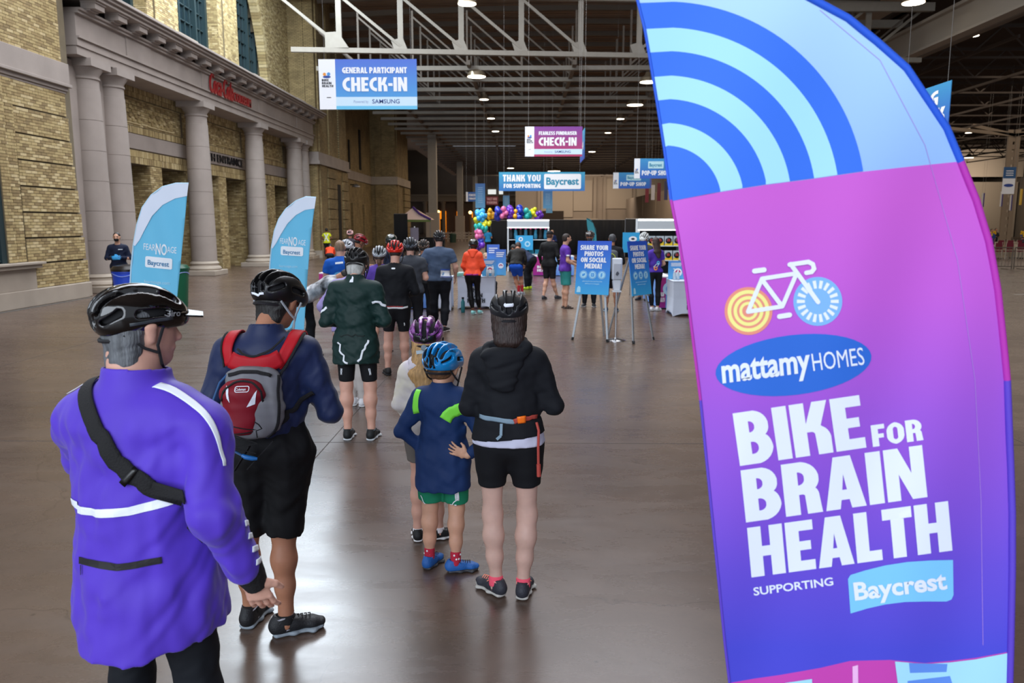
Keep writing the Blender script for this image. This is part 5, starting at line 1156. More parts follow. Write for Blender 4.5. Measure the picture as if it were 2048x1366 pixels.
# --- P5 girl behind the boy
g = gp(862, 1085)
A5 = person('person', 'girl in pale tie-dye hoodie and grey shorts with a purple patterned helmet', (g.x-.01, g.y+.05, 0), radians(6), H=1.38, b=.98, sk='pink', h=.0065, fem=True,
    hair='#b08a58', hairlen='long', head=(radians(-6), radians(6), 0),
    arms={'L': dict(e=(-.225, -.02, 1.14), w=(-.14, .14, .98)), 'R': dict(e=(.225, -.02, 1.14), w=(.14, .14, .98))},
    legs=dict(kl=(-.085, .02, .5), al=(-.10, .0, .085), kr=(.055, .02, .5), ar=(.07, .0, .085), yl=.05, yr=-1.25),
    top=dict(c='#d6d0a6', hem=.86, hemw=.170, flat=.13, ease=1.25, sleeve=.97, sr=1.15, wr=.006, mat=mat('tie_dye', '#d8d2b2', rough=.85, var=1, c2='#c9c2cf', vscale=5, bump=.2, bscale=20)),
    bottom=dict(c='#6d6762', ease=1.12, len=.30, flare=1.1), shoes=dict(up='#121316', sole='#e4e4e4', accent='#e0e0e0'), socks=('#e8e2e6', .02),
    helm=dict(c='#a85bb5', style=1, gloss=.2, c2='#2a1733', sc=1.0, label='purple and black patterned helmet with a rear dial'))
r5 = A5['root']; U = A5['up']; HM5 = A5['helmet'][2]
T = Sdf(); T.c(tuple(U(0, -.11, 1.44)), tuple(U(0, -.13, 1.27)), (.12, .055), (.06, .03), side=X if False else (1, 0, 0), k=.03); T.c(tuple(U(-.1, -.05, 1.47)), tuple(U(.1, -.05, 1.47)), .04, .04, k=.03); T.c(tuple(U(0, -.12, 1.50)), tuple(U(0, -.14, 1.38)), (.06, .03), (.04, .02), side=(1, 0, 0), sub=True, k=.01); T.wrinkle(.005, 45, 4)
sdfobj('hood', T, .007, MATS['tie_dye'], r5)
MB().bar(HM5(-.05, -.12, -.085), HM5(.06, -.12, -.07), .03, .02).build('hair_tie', mat('hair_tie', '#b9c6cc', rough=.8), r5)
m = MB(); m.lathe([(.001, -.004), (.018, -.004), (.018, .006), (.013, .010), (.001, .010)], n=18); o = m.build('rear_dial', mat('dial', '#7c8890', rough=.4), A5['helmet'][0]); o.matrix_local = Matrix.Translation(HM5(0, -.155, -.055)) @ Matrix.Rotation(pi/2, 4, 'X')
ribbon('black_rear_band', [HM5(-.075, -.13, .0), HM5(0, -.16, -.012), HM5(.075, -.13, .0)], .05, A5['helmet'][1], BLK2, A5['helmet'][0], off=.001)

# --- P6 man in dark green jacket
g = gp(718, 878)
A6 = person('person', 'man in dark green cycling jacket and black bike shorts with a black helmet', (g.x, g.y, 0), radians(-1), H=1.77, b=1.05, sk='pink', h=.008, lean=radians(5),
    hair='#a9a9a6', hairlen='nape', head=(radians(-4), radians(24), 0), headoff=(0, .04, -.03),
    arms={'L': dict(e=(-.275, .0, 1.10), w=(-.12, .24, 1.08)), 'R': dict(e=(.265, .0, 1.10), w=(.12, .24, 1.08))},
    legs=dict(kl=(-.105, .02, .5), al=(-.10, .0, .085), kr=(.115, .02, .5), ar=(.12, .0, .085), yl=.1, yr=-.05),
    top=dict(c='#0d2b29', hem=.715, hemw=.160, flat=.145, ease=1.16, collar=.05, sleeve=.97, sr=1.08, wr=.008, mk=dict(rough=.6)),
    bottom=dict(c='#0b0d12', ease=1.04, len=.44, wr=.001), shoes=dict(up='#14181b', sole='#c9ced2', accent='#5a6a70'),
    helm=dict(c='#101113', style=2, gloss=.35, sc=1.03, label='matt black helmet over white hair'))
r6 = A6['root']; U = A6['up']; B6 = A6['bt']
ribbon('reflective_stripe', [U(-.16, -.19, .91), U(-.145, -.22, .84), U(-.10, -.24, .77), U(-.05, -.24, .735)], .016, B6, REF, r6); ribbon('reflective_stripe', [U(.17, -.19, .97), U(.145, -.22, .88), U(.10, -.24, .79), U(.05, -.24, .735)], .018, B6, REF, r6)
ribbon('sleeve_stripe', [U(-.335, -.05, 1.19), U(-.31, -.09, 1.215), U(-.25, -.10, 1.225)], .022, B6, REF, r6); ribbon('sleeve_stripe', [U(.335, -.05, 1.245), U(.28, -.09, 1.25), U(.18, -.12, 1.26)], .022, B6, REF, r6)
decal('collar_logo', poly2d([(0, 0), (.035, 0), (.035, .045), (.022, .055), (.018, .03), (.005, .02)]), B6, REF, r6, U(-.03, -.3, 1.435), (1, 0, 0), (0, 0, 1), (0, -1, 0), off=.004)
for sx in (-1, 1):
    for k in range(2): ribbon('side_flash', [U(sx*(.14+.02*k), -.11, .66), U(sx*(.15+.02*k), -.09, .60)], .006, A6['bb'], REF, r6)
ribbon('back_seam', [U(-.14, -.2, 1.0), U(0, -.22, .99), U(.14, -.2, 1.0)], .008, B6, mat('seam_dark', '#071615', rough=.8), r6)

# --- P7 man in black jersey with a red helmet
g = gp(795, 748)
A7 = person('person', 'man in black long-sleeved jersey with a red vented helmet', (g.x, g.y, 0), radians(0), H=1.74, b=1.08, sk='pink', h=.010,
    hair='#3a2c22', hairlen='crop', head=(radians(3), radians(10), 0), headoff=(0, .02, 0),
    arms={'L': dict(e=(-.26, .0, 1.12), w=(-.14, .22, 1.05)), 'R': dict(e=(.27, .0, 1.12), w=(.15, .22, 1.05))}, legs=dict(yl=.35, yr=-.05, kl=(-.11, 0, .5), al=(-.12, -.05, .085)),
    top=dict(c='#0b0e15', hem=.90, hemw=.160, flat=.12, ease=1.1, collar=.02, sleeve=.97, wr=.004), bottom=dict(c='#0c0e14', ease=1.06, len=.40, wr=.001),
    shoes=dict(up='#101113', sole='#24262a'), det=False, helm=dict(c='#d8200f', style=2, gloss=.2, sc=1.05, label='glossy red helmet'))
r7 = A7['root']; U = A7['up']; B7 = A7['bt']
ribbon('white_hem_band', [U(-.16, -.1, .915), U(-.1, -.2, .905), U(0, -.2, .90), U(.1, -.2, .905), U(.17, -.1, .925)], .022, B7, WHT, r7); ribbon('red_hem_band', [U(-.16, -.1, .945), U(-.1, -.2, .936), U(0, -.2, .932), U(.13, -.2, .94)], .014, B7, mat('redband', '#9a1f22'), r7)
for sx in (-1, 1): ribbon('leg_flash', [U(sx*.13, -.12, .70), U(sx*.135, -.12, .66)], .012, A7['bb'], WHT, r7)
decal('collar_logo', rect2d(0, 0, .05, .02, .008), B7, WHT, r7, U(-.03, -.3, 1.42), (1, 0, 0), (0, 0, 1), (0, -1, 0))

# --- mid distance people in one table
def mid(label, u, v, yaw, H, **k):
    g = gp(u, v); return person('person', label, (g.x, g.y, 0), radians(yaw), H=H, h=k.pop('h', .013), **k)
phone = {'L': dict(e=(-.25, .0, 1.12), w=(-.10, .25, 1.15)), 'R': dict(e=(.25, .0, 1.12), w=(.10, .25, 1.15))}
mid('woman in purple tee with brown ponytail and silver helmet, beside the red-helmeted man', 764, 705, 4, 1.62, b=.95, fem=True, sk='pink', hair='#5a3b26', hairlen='tail', arms=phone, top=dict(c='#5b3f9e', hem=.86, sleeve=.32, ease=1.1, name='tee'), bottom=dict(c='#2a3a4a', len=.35), shoes=dict(up='#1c2024', sole='#33363a'), socks=('#222428', .03), helm=dict(c='#aab0b6', style=2, sc=1.03))
a9 = mid('person in lilac jacket and pale trousers hidden behind the green-jacketed man', 706, 812, 0, 1.68, b=1.0, sk='pink', hair='#6b6b6b', lean=radians(14), headoff=(0, .05, -.05), arms={'L': dict(e=(-.33, .0, 1.15), w=(-.16, .2, 1.02)), 'R': dict(e=(.2, .05, 1.12), w=(.1, .25, 1.1))}, legs=dict(al=(.0, .05, .085), kl=(-.05, .03, .5), ar=(.12, 0, .085)), top=dict(c='#9488bd', hem=.86, sleeve=.97, ease=1.15, sr=1.15), bottom=dict(c='#b8b2ae', len=1.0, ease=1.1), shoes=dict(up='#d8d8dc', sole='#e2e2e2'))
a10 = mid('tall man in slate grey tee with a race bib pinned low on his back', 880, 662, 3, 1.84, b=1.15, sk='pink', hair='#1c1613', h=.011, arms={'L': dict(e=(-.31, -.02, 1.17), w=(-.13, .22, 1.22)), 'R': dict(e=(.29, .0, 1.14), w=(.28, .16, .95))}, legs=dict(al=(-.10, .15, .085), ar=(.08, -.10, .085), yl=.1, yr=-.4), top=dict(c='#45556e', hem=.90, hemw=.175, sleeve=.40, ease=1.18, name='tee', wr=.006, sr=1.06), bottom=dict(c='#0d1119', ease=1.12, len=.98), shoes=dict(up='#1a1a1c', sole='#c4b8b2'), helm=dict(c='#15161c', style=2, gloss=.15, sc=1.04), head=(radians(10), radians(10), 0))
Ub = a10['up']; decal('race_bib', rect2d(0, 0, .20, .15), a10['bt'], WHT, a10['root'], Ub(.03, -.35, .97), Vector((1, 0, -.06)), Vector((.06, 0, 1)), (0, -1, 0), off=.006)
NB = mat('bib_blue', '#2a4c9c'); decal('bib_header', rect2d(0, 0, .19, .028), a10['bt'], NB, a10['root'], Ub(.036, -.35, 1.092), Vector((1, 0, -.06)), Vector((.06, 0, 1)), (0, -1, 0), off=.009)
decal('bib_footer', rect2d(0, 0, .19, .018), a10['bt'], NB, a10['root'], Ub(.034, -.35, .974), Vector((1, 0, -.06)), Vector((.06, 0, 1)), (0, -1, 0), off=.009)
decal('bib_map', poly2d([(0, 0), (.03, 0), (.045, .05), (.015, .06)]), a10['bt'], mat('bib_light', '#7fa6d0'), a10['root'], Ub(.055, -.35, 1.005), Vector((1, 0, -.06)), Vector((.06, 0, 1)), (0, -1, 0), off=.009)
a11 = mid('person in coral hooded jacket and shiny black leggings leaning on the white table', 946, 629, -4, 1.66, b=.98, fem=True, sk='brown', hair='#14100e', h=.012, lean=radians(12), headoff=(.0, .05, -.02), arms={'L': dict(e=(-.24, .05, 1.14), w=(-.18, .30, 1.0)), 'R': dict(e=(.24, .05, 1.14), w=(.14, .30, 1.05))}, legs=dict(al=(.0, -.02, .085), ar=(.14, .12, .085), kl=(-.06, .02, .5), kr=(.10, .08, .5), yl=-.1), top=dict(c='#f0502e', hem=.90, sleeve=.97, ease=1.12, sr=1.12, mk=dict(rough=.6)), bottom=dict(c='#0c0c10', ease=1.0, len=.92, wr=.001, mk=dict(rough=.3)), shoes=dict(up='#8ed0d0', sole='#d6e6e6'), helm=dict(c='#1a1a1c', style=4, gloss=.15, sc=1.05))
T = Sdf(); Uh = a11['up']; T.c(tuple(Uh(0, -.10, 1.47)), tuple(Uh(0, -.12, 1.33)), (.11, .045), (.05, .03), k=.03); T.c(tuple(Uh(-.08, -.04, 1.47)), tuple(Uh(.08, -.04, 1.47)), .045, .045, k=.03); sdfobj('hood', T, .012, MATS['cloth_f0502e'], a11['root'])
ribbon('magenta_hem', [Uh(-.15, -.12, .905), Uh(-.08, -.17, .90), Uh(.08, -.17, .90), Uh(.16, -.12, .905)], .035, a11['bt'], mat('magenta_cloth', '#a8208f'), a11['root'])
# group round the left table
a = mid('bald man in bright blue event tee seen from behind', 686, 700, 10, 1.74, b=1.05, sk='pink', hair='#8a6f58', hairlen='crop', arms=phone, lean=radians(4), top=dict(c='#0f58b8', hem=.85, sleeve=.35, ease=1.12, name='tee'), bottom=dict(c='#15181f', len=.5), shoes=dict(up='#222226', sole='#aaaaaa'))
decal('tee_print', rect2d(0, 0, .12, .03), a['bt'], WHT, a['root'], a['up'](-.07, -.3, 1.36), (1, 0, .1), (0, 0, 1), (0, -1, 0)); decal('tee_swirl', circ2d(0, 0, .09, .065, n=20), a['bt'], mat('swirl', '#5fb0e0'), a['root'], a['up'](-.02, -.3, 1.15), (1, 0, 0), (0, 0, 1), (0, -1, 0))
decal('tee_print_skin', poly2d([(0, 0), (.05, -.02), (.07, .08), (.02, .12)]), a['bt'], mat('peach_print', '#d79a7c'), a['root'], a['up'](-.02, -.3, .97), (1, 0, 0), (0, 0, 1), (0, -1, 0))
jersey = mat('patterned_jersey', '#d9d9dd', rough=.7, var=1, c2='#1b1b20', vscale=7)
mid('cyclist in black and white jersey bending over at the left edge of the group', 622, 712, -72, 1.76, b=1.0, sk='tan', hair='#1b1512', lean=radians(62), head=(0, radians(10), 0), pelvis=(0, -.05, .90), arms={'L': dict(e=(-.20, .25, 1.35), w=(-.16, .42, 1.22)), 'R': dict(e=(.20, .28, 1.30), w=(.15, .45, 1.2))}, top=dict(c='#cccccc', mat=jersey, hem=.93, sleeve=.38, ease=1.05, name='jersey'), bottom=dict(c='#0c0d11', len=.9, ease=1.0, wr=.002), shoes=dict(up='#15161a', sole='#cfcfcf'))
mid('person in pale lavender top with white and navy vented helmet', 700, 668, 20, 1.66, b=.9, fem=True, sk='pink', hair='#241a15', head=(-.5, .3, 0), arms=phone, top=dict(c='#b9a7bd', hem=.9, sleeve=.9, ease=1.1), bottom=dict(c='#1a1c22', len=1), shoes=dict(up='#222222', sole='#999999'), helm=dict(c='#d5dae2', style=2, sc=1.08))
mid('bearded man in black top with red and black helmet looking down', 722, 640, -60, 1.74, b=1.0, sk='tan', hair='#17120f', head=(0, .5, 0), face=True, arms={'L': dict(e=(-.25, .1, 1.15), w=(-.15, .38, 1.12)), 'R': dict(e=(.25, .1, 1.12), w=(.2, .38, 1.05))}, top=dict(c='#15131c', hem=.9, sleeve=.5, ease=1.1, name='tee'), bottom=dict(c='#14161c', len=.5), shoes=dict(up='#222222', sole='#999999'), helm=dict(c='#b01525', style=2, sc=1.03, c2='#151518'))
mid('cyclist with red and white helmet standing far behind the bald man', 703, 560, 0, 1.74, h=.02, sk='tan', hair='#241a15', arms=phone, top=dict(c='#35323c', hem=.9, sleeve=.9), bottom=dict(c='#14161c', len=1), helm=dict(c='#d02a2a', c2='#e8e8e8', style=3, sc=1.08))
hv = mid('guard in yellow safety vest and black trousers standing against the brick wall', 655, 516, 0, 1.74, h=.025, sk='brown', hair='#14100e', arms={'L': dict(e=(-.30, -.05, 1.15), w=(-.12, .12, 1.0)), 'R': dict(e=(.30, -.05, 1.15), w=(.12, .12, 1.0))}, top=dict(c='#c9cf1f', hem=.86, sleeve=.35, ease=1.15, name='safety_vest'), bottom=dict(c='#101216', len=1))
for sx in (-1, 1): ribbon('reflective_cross', [hv['up'](-.12*sx, -.14, 1.42), hv['up'](0, -.16, 1.2), hv['up'](.13*sx, -.15, 1.0)], .05, hv['bt'], WHT, hv['root'], off=.02)
mid('crouching person in orange top just below the guard in yellow', 661, 533, 10, 1.66, h=.02, sk='tan', hair='#1b1512', lean=radians(55), pelvis=(0, -.15, .60), legs=dict(kl=(-.12, .28, .50), kr=(.12, .28, .50), al=(-.12, .05, .085), ar=(.12, .05, .085)), arms={'L': dict(e=(-.2, .2, 1.3), w=(-.15, .35, 1.25)), 'R': dict(e=(.2, .2, 1.3), w=(.15, .35, 1.25))}, top=dict(c='#d8401c', hem=.93, sleeve=.9), bottom=dict(c='#14161c', len=1), shoes=dict(up='#222222', sole='#999999'))
mid('man in charcoal tee with black and grey helmet, just behind the red helmet', 824, 690, 10, 1.74, b=1.1, sk='pink', hair='#1b1512', arms=phone, top=dict(c='#3b3f47', hem=.88, sleeve=.38, ease=1.15, name='tee'), bottom=dict(c='#14161c', len=1), shoes=dict(up='#222222', sole='#999999'), helm=dict(c='#5b6470', c2='#15161a', style=2, sc=1.08))
mid('person with glossy dark green helmet and navy top left of the red helmet', 786, 645, 0, 1.74, h=.016, sk='tan', hair='#1b1512', arms=phone, top=dict(c='#1c2740', hem=.9, sleeve=.9), bottom=dict(c='#14161c', len=1), shoes=dict(up='#222222', sole='#999999'), helm=dict(c='#16221f', style=4, sc=1.1, gloss=.1))
mid('cyclist in navy and teal top leaning low over the left table', 756, 626, -80, 1.74, sk='tan', hair='#1b1512', lean=radians(68), pelvis=(0, -.1, .9), arms={'L': dict(e=(-.2, .25, 1.35), w=(-.16, .4, 1.3)), 'R': dict(e=(.2, .25, 1.3), w=(.15, .4, 1.25))}, top=dict(c='#182b45', hem=.93, sleeve=.9), bottom=dict(c='#14161c', len=1), shoes=dict(up='#222222', sole='#999999'))
def seated(label, u, v, yaw, top, hair, sk='light', hl='short', **k):
    g = gp(u, v); e = person('person', label, (g.x, g.y, 0), radians(yaw), H=1.66, h=.014, sk=sk, hair=hair, hairlen=hl, pelvis=(0, 0, .50), face=True,
      legs=dict(kl=(-.12, .42, .50), al=(-.12, .40, .085), kr=(.12, .42, .50), ar=(.12, .40, .085)), arms={'L': dict(e=(-.24, .05, 1.15), w=(-.15, .3, 1.08)), 'R': dict(e=(.24, .05, 1.15), w=(.15, .3, 1.08))}, top=dict(c=top, hem=.92, sleeve=.4, name='tee'), bottom=dict(c='#1a1c24', len=1), shoes=dict(up='#222222', sole='#999999'), **k)
    g2 = empty('folding_chair', (g.x, g.y, 0), radians(yaw), 'folding chair under the '+label.split(' seated')[0], 'chair', 'chairs behind the tables')
    MB().box((-.21, -.2, .36), (.21, .2, .385)).build('seat', mat('chair_dark', '#1b1b1f', rough=.6), g2); MB().box((-.2, -.25, .62), (.2, -.225, .85)).build('backrest', MATS['chair_dark'], g2)
    for sx in (-1, 1):
        MB().tube([(sx*.19, -.24, .86), (sx*.19, -.17, .4), (sx*.19, .19, .0)], .012, 6).build('leg', mat('chair_leg', '#5c5c60', metal=.8, rough=.4), g2); MB().tube([(sx*.19, .17, .38), (sx*.19, -.2, .0)], .012, 6).build('leg', MATS['chair_leg'], g2)
    return e
seated('volunteer in blue tee with tousled dark hair seated behind the table', 826, 585, 120, '#1c4fb4', '#1f1712')
seated('second dark-haired volunteer in blue tee seated nearer the grey-tee man', 845, 600, 150, '#1a48a8', '#2a1f18')
seated('grey-blonde volunteer in purple tee seated beside the coral jacket', 972, 600, 200, '#3c3470', '#a58a6c', 'pink')
mid('person in dark jacket with yellow collar behind the tall grey-tee man', 850, 655, 0, 1.66, h=.016, sk='tan', hair='#1b1512', arms=phone, top=dict(c='#17181c', hem=.9, sleeve=.95), bottom=dict(c='#14161c', len=1), helm=dict(c='#4b3a2e', style=2, sc=1.05))
# right of the coral jacket
a22 = mid('cyclist in black hooded jacket and blue shorts leaning forward on the table', 1030, 590, -8, 1.72, b=1.05, sk='tan', hair='#3a251b', lean=radians(38), pelvis=(.04, -.1, .86), h=.012, arms={'L': dict(e=(-.28, .12, 1.2), w=(-.34, .38, 1.15)), 'R': dict(e=(.24, .1, 1.2), w=(.2, .36, 1.2))}, legs=dict(al=(.12, -.06, .085), ar=(.2, .05, .085), kl=(.0, .1, .48), kr=(.16, .12, .48)), top=dict(c='#15130f', hem=.92, sleeve=.95, ease=1.1), bottom=dict(c='#1552c0', ease=1.05, len=.38, wr=.002), shoes=dict(up='#9aa0a8', sole='#c2c2c2'), socks=('#b01c2a', .2))
a23 = mid('person in navy hoodie and black trousers bending over from the right of the table', 1056, 579, 62, 1.76, b=1.05, sk='tan', hair='#120f0e', lean=radians(60), pelvis=(0, -.12, .92), h=.014, arms={'L': dict(e=(-.22, .22, 1.3), w=(-.2, .36, 1.2)), 'R': dict(e=(.22, .22, 1.3), w=(.2, .36, 1.2))}, top=dict(c='#1d2740', hem=.9, sleeve=.95, ease=1.16), bottom=dict(c='#10131a', len=1, ease=1.15), shoes=dict(up='#b8d820', sole='#8a9a1a'))
a27 = mid('bearded man in purple tee, teal shorts and brown sandals standing in profile', 1130, 616, -80, 1.76, b=1.03, sk='light', hair='#2a1d16', h=.011, face=True, arms={'L': dict(e=(-.22, .08, 1.12), w=(-.2, .34, 1.08)), 'R': dict(e=(.24, .0, 1.13), w=(.2, .25, 1.0))}, top=dict(c='#5a2e9a', hem=.88, sleeve=.38, ease=1.12, name='tee'), bottom=dict(c='#2f8a86', ease=1.15, len=.44, flare=1.3), shoes=dict(sandal=True, sole='#2b1b14', up='#2b1b14'))
bd = Sdf(); HMb = a27['HM']; bd.ball(HMb(0, .05, -.075), (.056, .048, .045)); bd.ball(HMb(0, .10, -.03), (.03, .03, .03), sub=True, k=.01); sdfobj('beard', bd, .01, MATS['hair_2a1d16'], a27['root'])
decal('sleeve_print', rect2d(0, 0, .07, .05), a27['bt'], WHT, a27['root'], a27['up'](.45, -.04, 1.22), (0, 1, 0), (0, 0, 1), (1, 0, 0))
a26 = mid('bearded man in black cap, black jacket and shorts walking behind the purple tee', 1098, 598, -30, 1.80, b=1.05, sk='light', hair='#4a2f20', h=.013, face=True, legs=dict(al=(-.08, -.15, .085), kl=(-.08, .0, .5), ar=(.15, .15, .085)), top=dict(c='#121214', hem=.84, sleeve=.95, ease=1.12), bottom=dict(c='#15151a', ease=1.08, len=.46, flare=1.1), shoes=dict(up='#3a3a40', sole='#55555a'))
def cap(a, c): HMc = a['HM']; T = Sdf(); T.ball(HMc(0, -.02, .05), (.09, .105, .085), R=np.array(a['Rh'])); T.c(HMc(0, .07, .05), HMc(0, .15, .042), (.07, .012), (.05, .008), side=tuple(a['Rh']@Vector((1, 0, 0))), k=.01); T.cut(HMc(0, 0, .035), tuple(a['Rh']@Vector((0, 0, 1)))); sdfobj('cap', T, .009, cloth('cap_'+c.strip('#'), c), a['root'])
cap(a26, '#101014')
a28 = mid('person with dark helmet and face mask in black jacket behind the left easel', 1178, 613, 170, 1.80, b=1.05, sk='tan', hair='#1b1512', h=.013, face='mask', top=dict(c='#15161a', hem=.86, sleeve=.95, ease=1.12), bottom=dict(c='#14161c', len=1), shoes=dict(up='#17181c', sole='#dddddd'), helm=dict(c='#4a3a32', c2='#15151a', style=2, sc=1.05), arms={'L': dict(e=(-.25, .1, 1.15), w=(-.15, .38, 1.12)), 'R': dict(e=(.25, .1, 1.12), w=(.3, .38, 1.15))})
def mask(a, c): T = Sdf(); T.ball(a['HM'](0, .055, -.055), (.058, .052, .05), R=np.array(a['Rh'])); sdfobj('face_mask', T, .009, cloth('mask_'+c.strip('#'), c), a['root'])
mask(a28, '#3c4048')
a29 = mid('man in black top with grey backpack and grey hair behind the sanitizer stand', 1222, 623, -6, 1.76, b=1.05, sk='tan', hair='#3d3d40', h=.013, arms=phone, top=dict(c='#131419', hem=.86, sleeve=.95, ease=1.12), bottom=dict(c='#101116', len=.46, ease=1.15, flare=1.2), shoes=dict(up='#1d3550', sole='#9bb0c0'))
T = Sdf(); T.c(tuple(a29['up'](0, -.19, 1.0)), tuple(a29['up'](0, -.18, 1.34)), (.14, .09), (.13, .07), k=.03); sdfobj('backpack', T, .013, cloth('pack_slate', '#565a5e'), a29['root']); MB().tube([a29['up'](-.08, -.29, 1.1), a29['up'](-.06, -.28, 1.28), a29['up'](0, -.27, 1.33), a29['up'](.06, -.28, 1.28), a29['up'](.08, -.29, 1.1)], .008, 6).build('yellow_cord', mat('cordyellow', '#b8c83a'), a29['root'])
mid('person in white and silver helmet partly behind the right easel', 1286, 600, 150, 1.72, sk='tan', hair='#2a1d16', h=.013, head=(0, .5, 0), arms=phone, top=dict(c='#3a3c44', hem=.88, sleeve=.95), bottom=dict(c='#c4a08a', len=.4), shoes=dict(up='#141418', sole='#333338'), helm=dict(c='#d8dcda', style=2, sc=1.08))
a31 = mid('long-haired woman in purple event tee and black leggings by the counter', 1308, 622, 18, 1.68, b=.93, fem=True, sk='light', hair='#33201a', hairlen='long', h=.011, arms={'L': dict(e=(-.23, .02, 1.13), w=(-.15, .2, 1.08)), 'R': dict(e=(.23, .0, 1.13), w=(.16, .18, 1.05))}, legs=dict(al=(-.06, .0, .085), ar=(.08, -.02, .085), yl=-.8, yr=-.9), top=dict(c='#4a2c98', hem=.93, sleeve=.36, ease=1.1, name='tee'), bottom=dict(c='#0f1118', ease=1.0, len=.95, wr=.001), shoes=dict(up='#dfe0e4', sole='#e8e8e8'))
for c, x, z, r in (('#5fc4ee', .02, 1.16, .045), ('#f08a28', -.04, 1.03, .045)): decal('tee_wheel', circ2d(0, 0, r, r*.45, n=18), a31['bt'], mat('wheel'+c, c), a31['root'], a31['up'](x, -.3, z), (1, 0, 0), (0, 0, 1), (0, -1, 0))
decal('tee_bicycle', stroke2d([(-.08, 0), (-.02, .07), (.05, .09), (0, .0), (-.08, 0)], .012), a31['bt'], WHT, a31['root'], a31['up'](-.01, -.3, 1.06), (1, 0, 0), (0, 0, 1), (0, -1, 0))
# behind the stalls
def far(label, x, v, yaw, H, hgt=None, **k):
    g = gp(x, v); return person('person', label, (g.x, g.y, 0), radians(yaw), H=H, h=.022, det=False, **k)
st = far('stall helper in blue tee and dark cap between the shelves', 1070, 521, 190, 1.74, sk='light', hair='#2a1d16', face=True, arms=phone, top=dict(c='#1650c8', hem=.88, sleeve=.38, name='tee'), bottom=dict(c='#14161c', len=1)); cap(st, '#1a1614')
far('blonde woman in navy vest over a blue tee right of the shelves', 1104, 523, 175, 1.66, fem=True, sk='pink', hair='#9a7450', face=True, arms=phone, top=dict(c='#1a2a55', hem=.86, sleeve=.9), bottom=dict(c='#1a1c22', len=1))
st = far('person in light blue printed tee and black cap under the balloons', 976, 511, 0, 1.72, sk='tan', hair='#14100e', arms=phone, top=dict(c='#2383b8', hem=.86, sleeve=.38, name='tee'), bottom=dict(c='#14161c', len=1)); cap(st, '#0d0d10')
far('person in red top standing before the black drapes', 1203, 503, 180, 1.70, sk='tan', hair='#201612', face=True, arms=phone, top=dict(c='#c01838', hem=.86, sleeve=.38, name='tee'), bottom=dict(c='#14161c', len=1))
far('person in teal jacket beside the small teal flag', 1158, 509, 0, 1.76, sk='tan', hair='#1a1412', arms=phone, top=dict(c='#1f7fa0', hem=.86, sleeve=.9), bottom=dict(c='#14161c', len=1))
far('person in magenta jacket left of the teal jacket', 1147, 507, 0, 1.66, sk='tan', hair='#1a1412', arms=phone, top=dict(c='#b02a6a', hem=.86, sleeve=.9), bottom=dict(c='#14161c', len=1))
far('dark-clothed person walking past the drapes left of the shelves', 1001, 493, 0, 1.76, sk='brown', hair='#14100e', arms=phone, top=dict(c='#14141c', hem=.86, sleeve=.9), bottom=dict(c='#14161c', len=1))
far('person in pale grey top beside a dark-clothed walker', 1012, 487, 180, 1.72, sk='pink', hair='#5a4638', arms=phone, top=dict(c='#77737c', hem=.86, sleeve=.4), bottom=dict(c='#14161c', len=1))
for i, (u, c, w) in enumerate(((1216, '#5c2a86', 'purple'), (1232, '#6a2f90', 'violet'), (1206, '#25224a', 'indigo'), (1240, '#6a6068', 'grey'))):
    far('distant visitor in '+w+' top before the drapes above the left easel', u, 490, 180 if i % 2 else 20, 1.70, sk='tan', hair='#241a16', arms=phone, top=dict(c=c, hem=.86, sleeve=.4), bottom=dict(c='#14161c', len=1))
far('visitor in red cap and dark top beyond the purple tee man', 1127, 500, 0, 1.78, sk='light', hair='#b01a20', arms=phone, top=dict(c='#23242c', hem=.86, sleeve=.9), bottom=dict(c='#14161c', len=1))
# cleaner beside the columns
cl = mid('cleaner in navy sweatshirt, black mask and blue gloves standing before the columns', 244, 609, 195, 1.78, h=.014, sk='light', hair='#17120f', hairlen='short', face='mask', arms={'L': dict(e=(-.27, .0, 1.13), w=(-.06, .24, 1.16), nohand=True), 'R': dict(e=(.27, .0, 1.13), w=(.06, .24, 1.14), nohand=True)}, top=dict(c='#0d1730', hem=.90, sleeve=.97, ease=1.15, name='sweatshirt'), bottom=dict(c='#14181f', len=1, ease=1.15), shoes=dict(up='#121214', sole='#222224')); mask(cl, '#0c0c0f')
T = Sdf(); handsdf(T, cl['up'](-.07, .22, 1.16), (1, .2, -.1), (0, -1, 0), 1.25, .5, thumb=-1); handsdf(T, cl['up'](.07, .24, 1.14), (-1, .2, .1), (0, -1, 0), 1.25, .5); sdfobj('gloves', T, .009, mat('glove_blue', '#2f9ad6', rough=.5), cl['root'])
decal('chest_lettering', rect2d(0, 0, .10, .014), cl['bt'], WHT, cl['root'], cl['up'](-.13, .3, 1.34), (1, 0, 0), (0, 0, 1), (0, 1, 0))
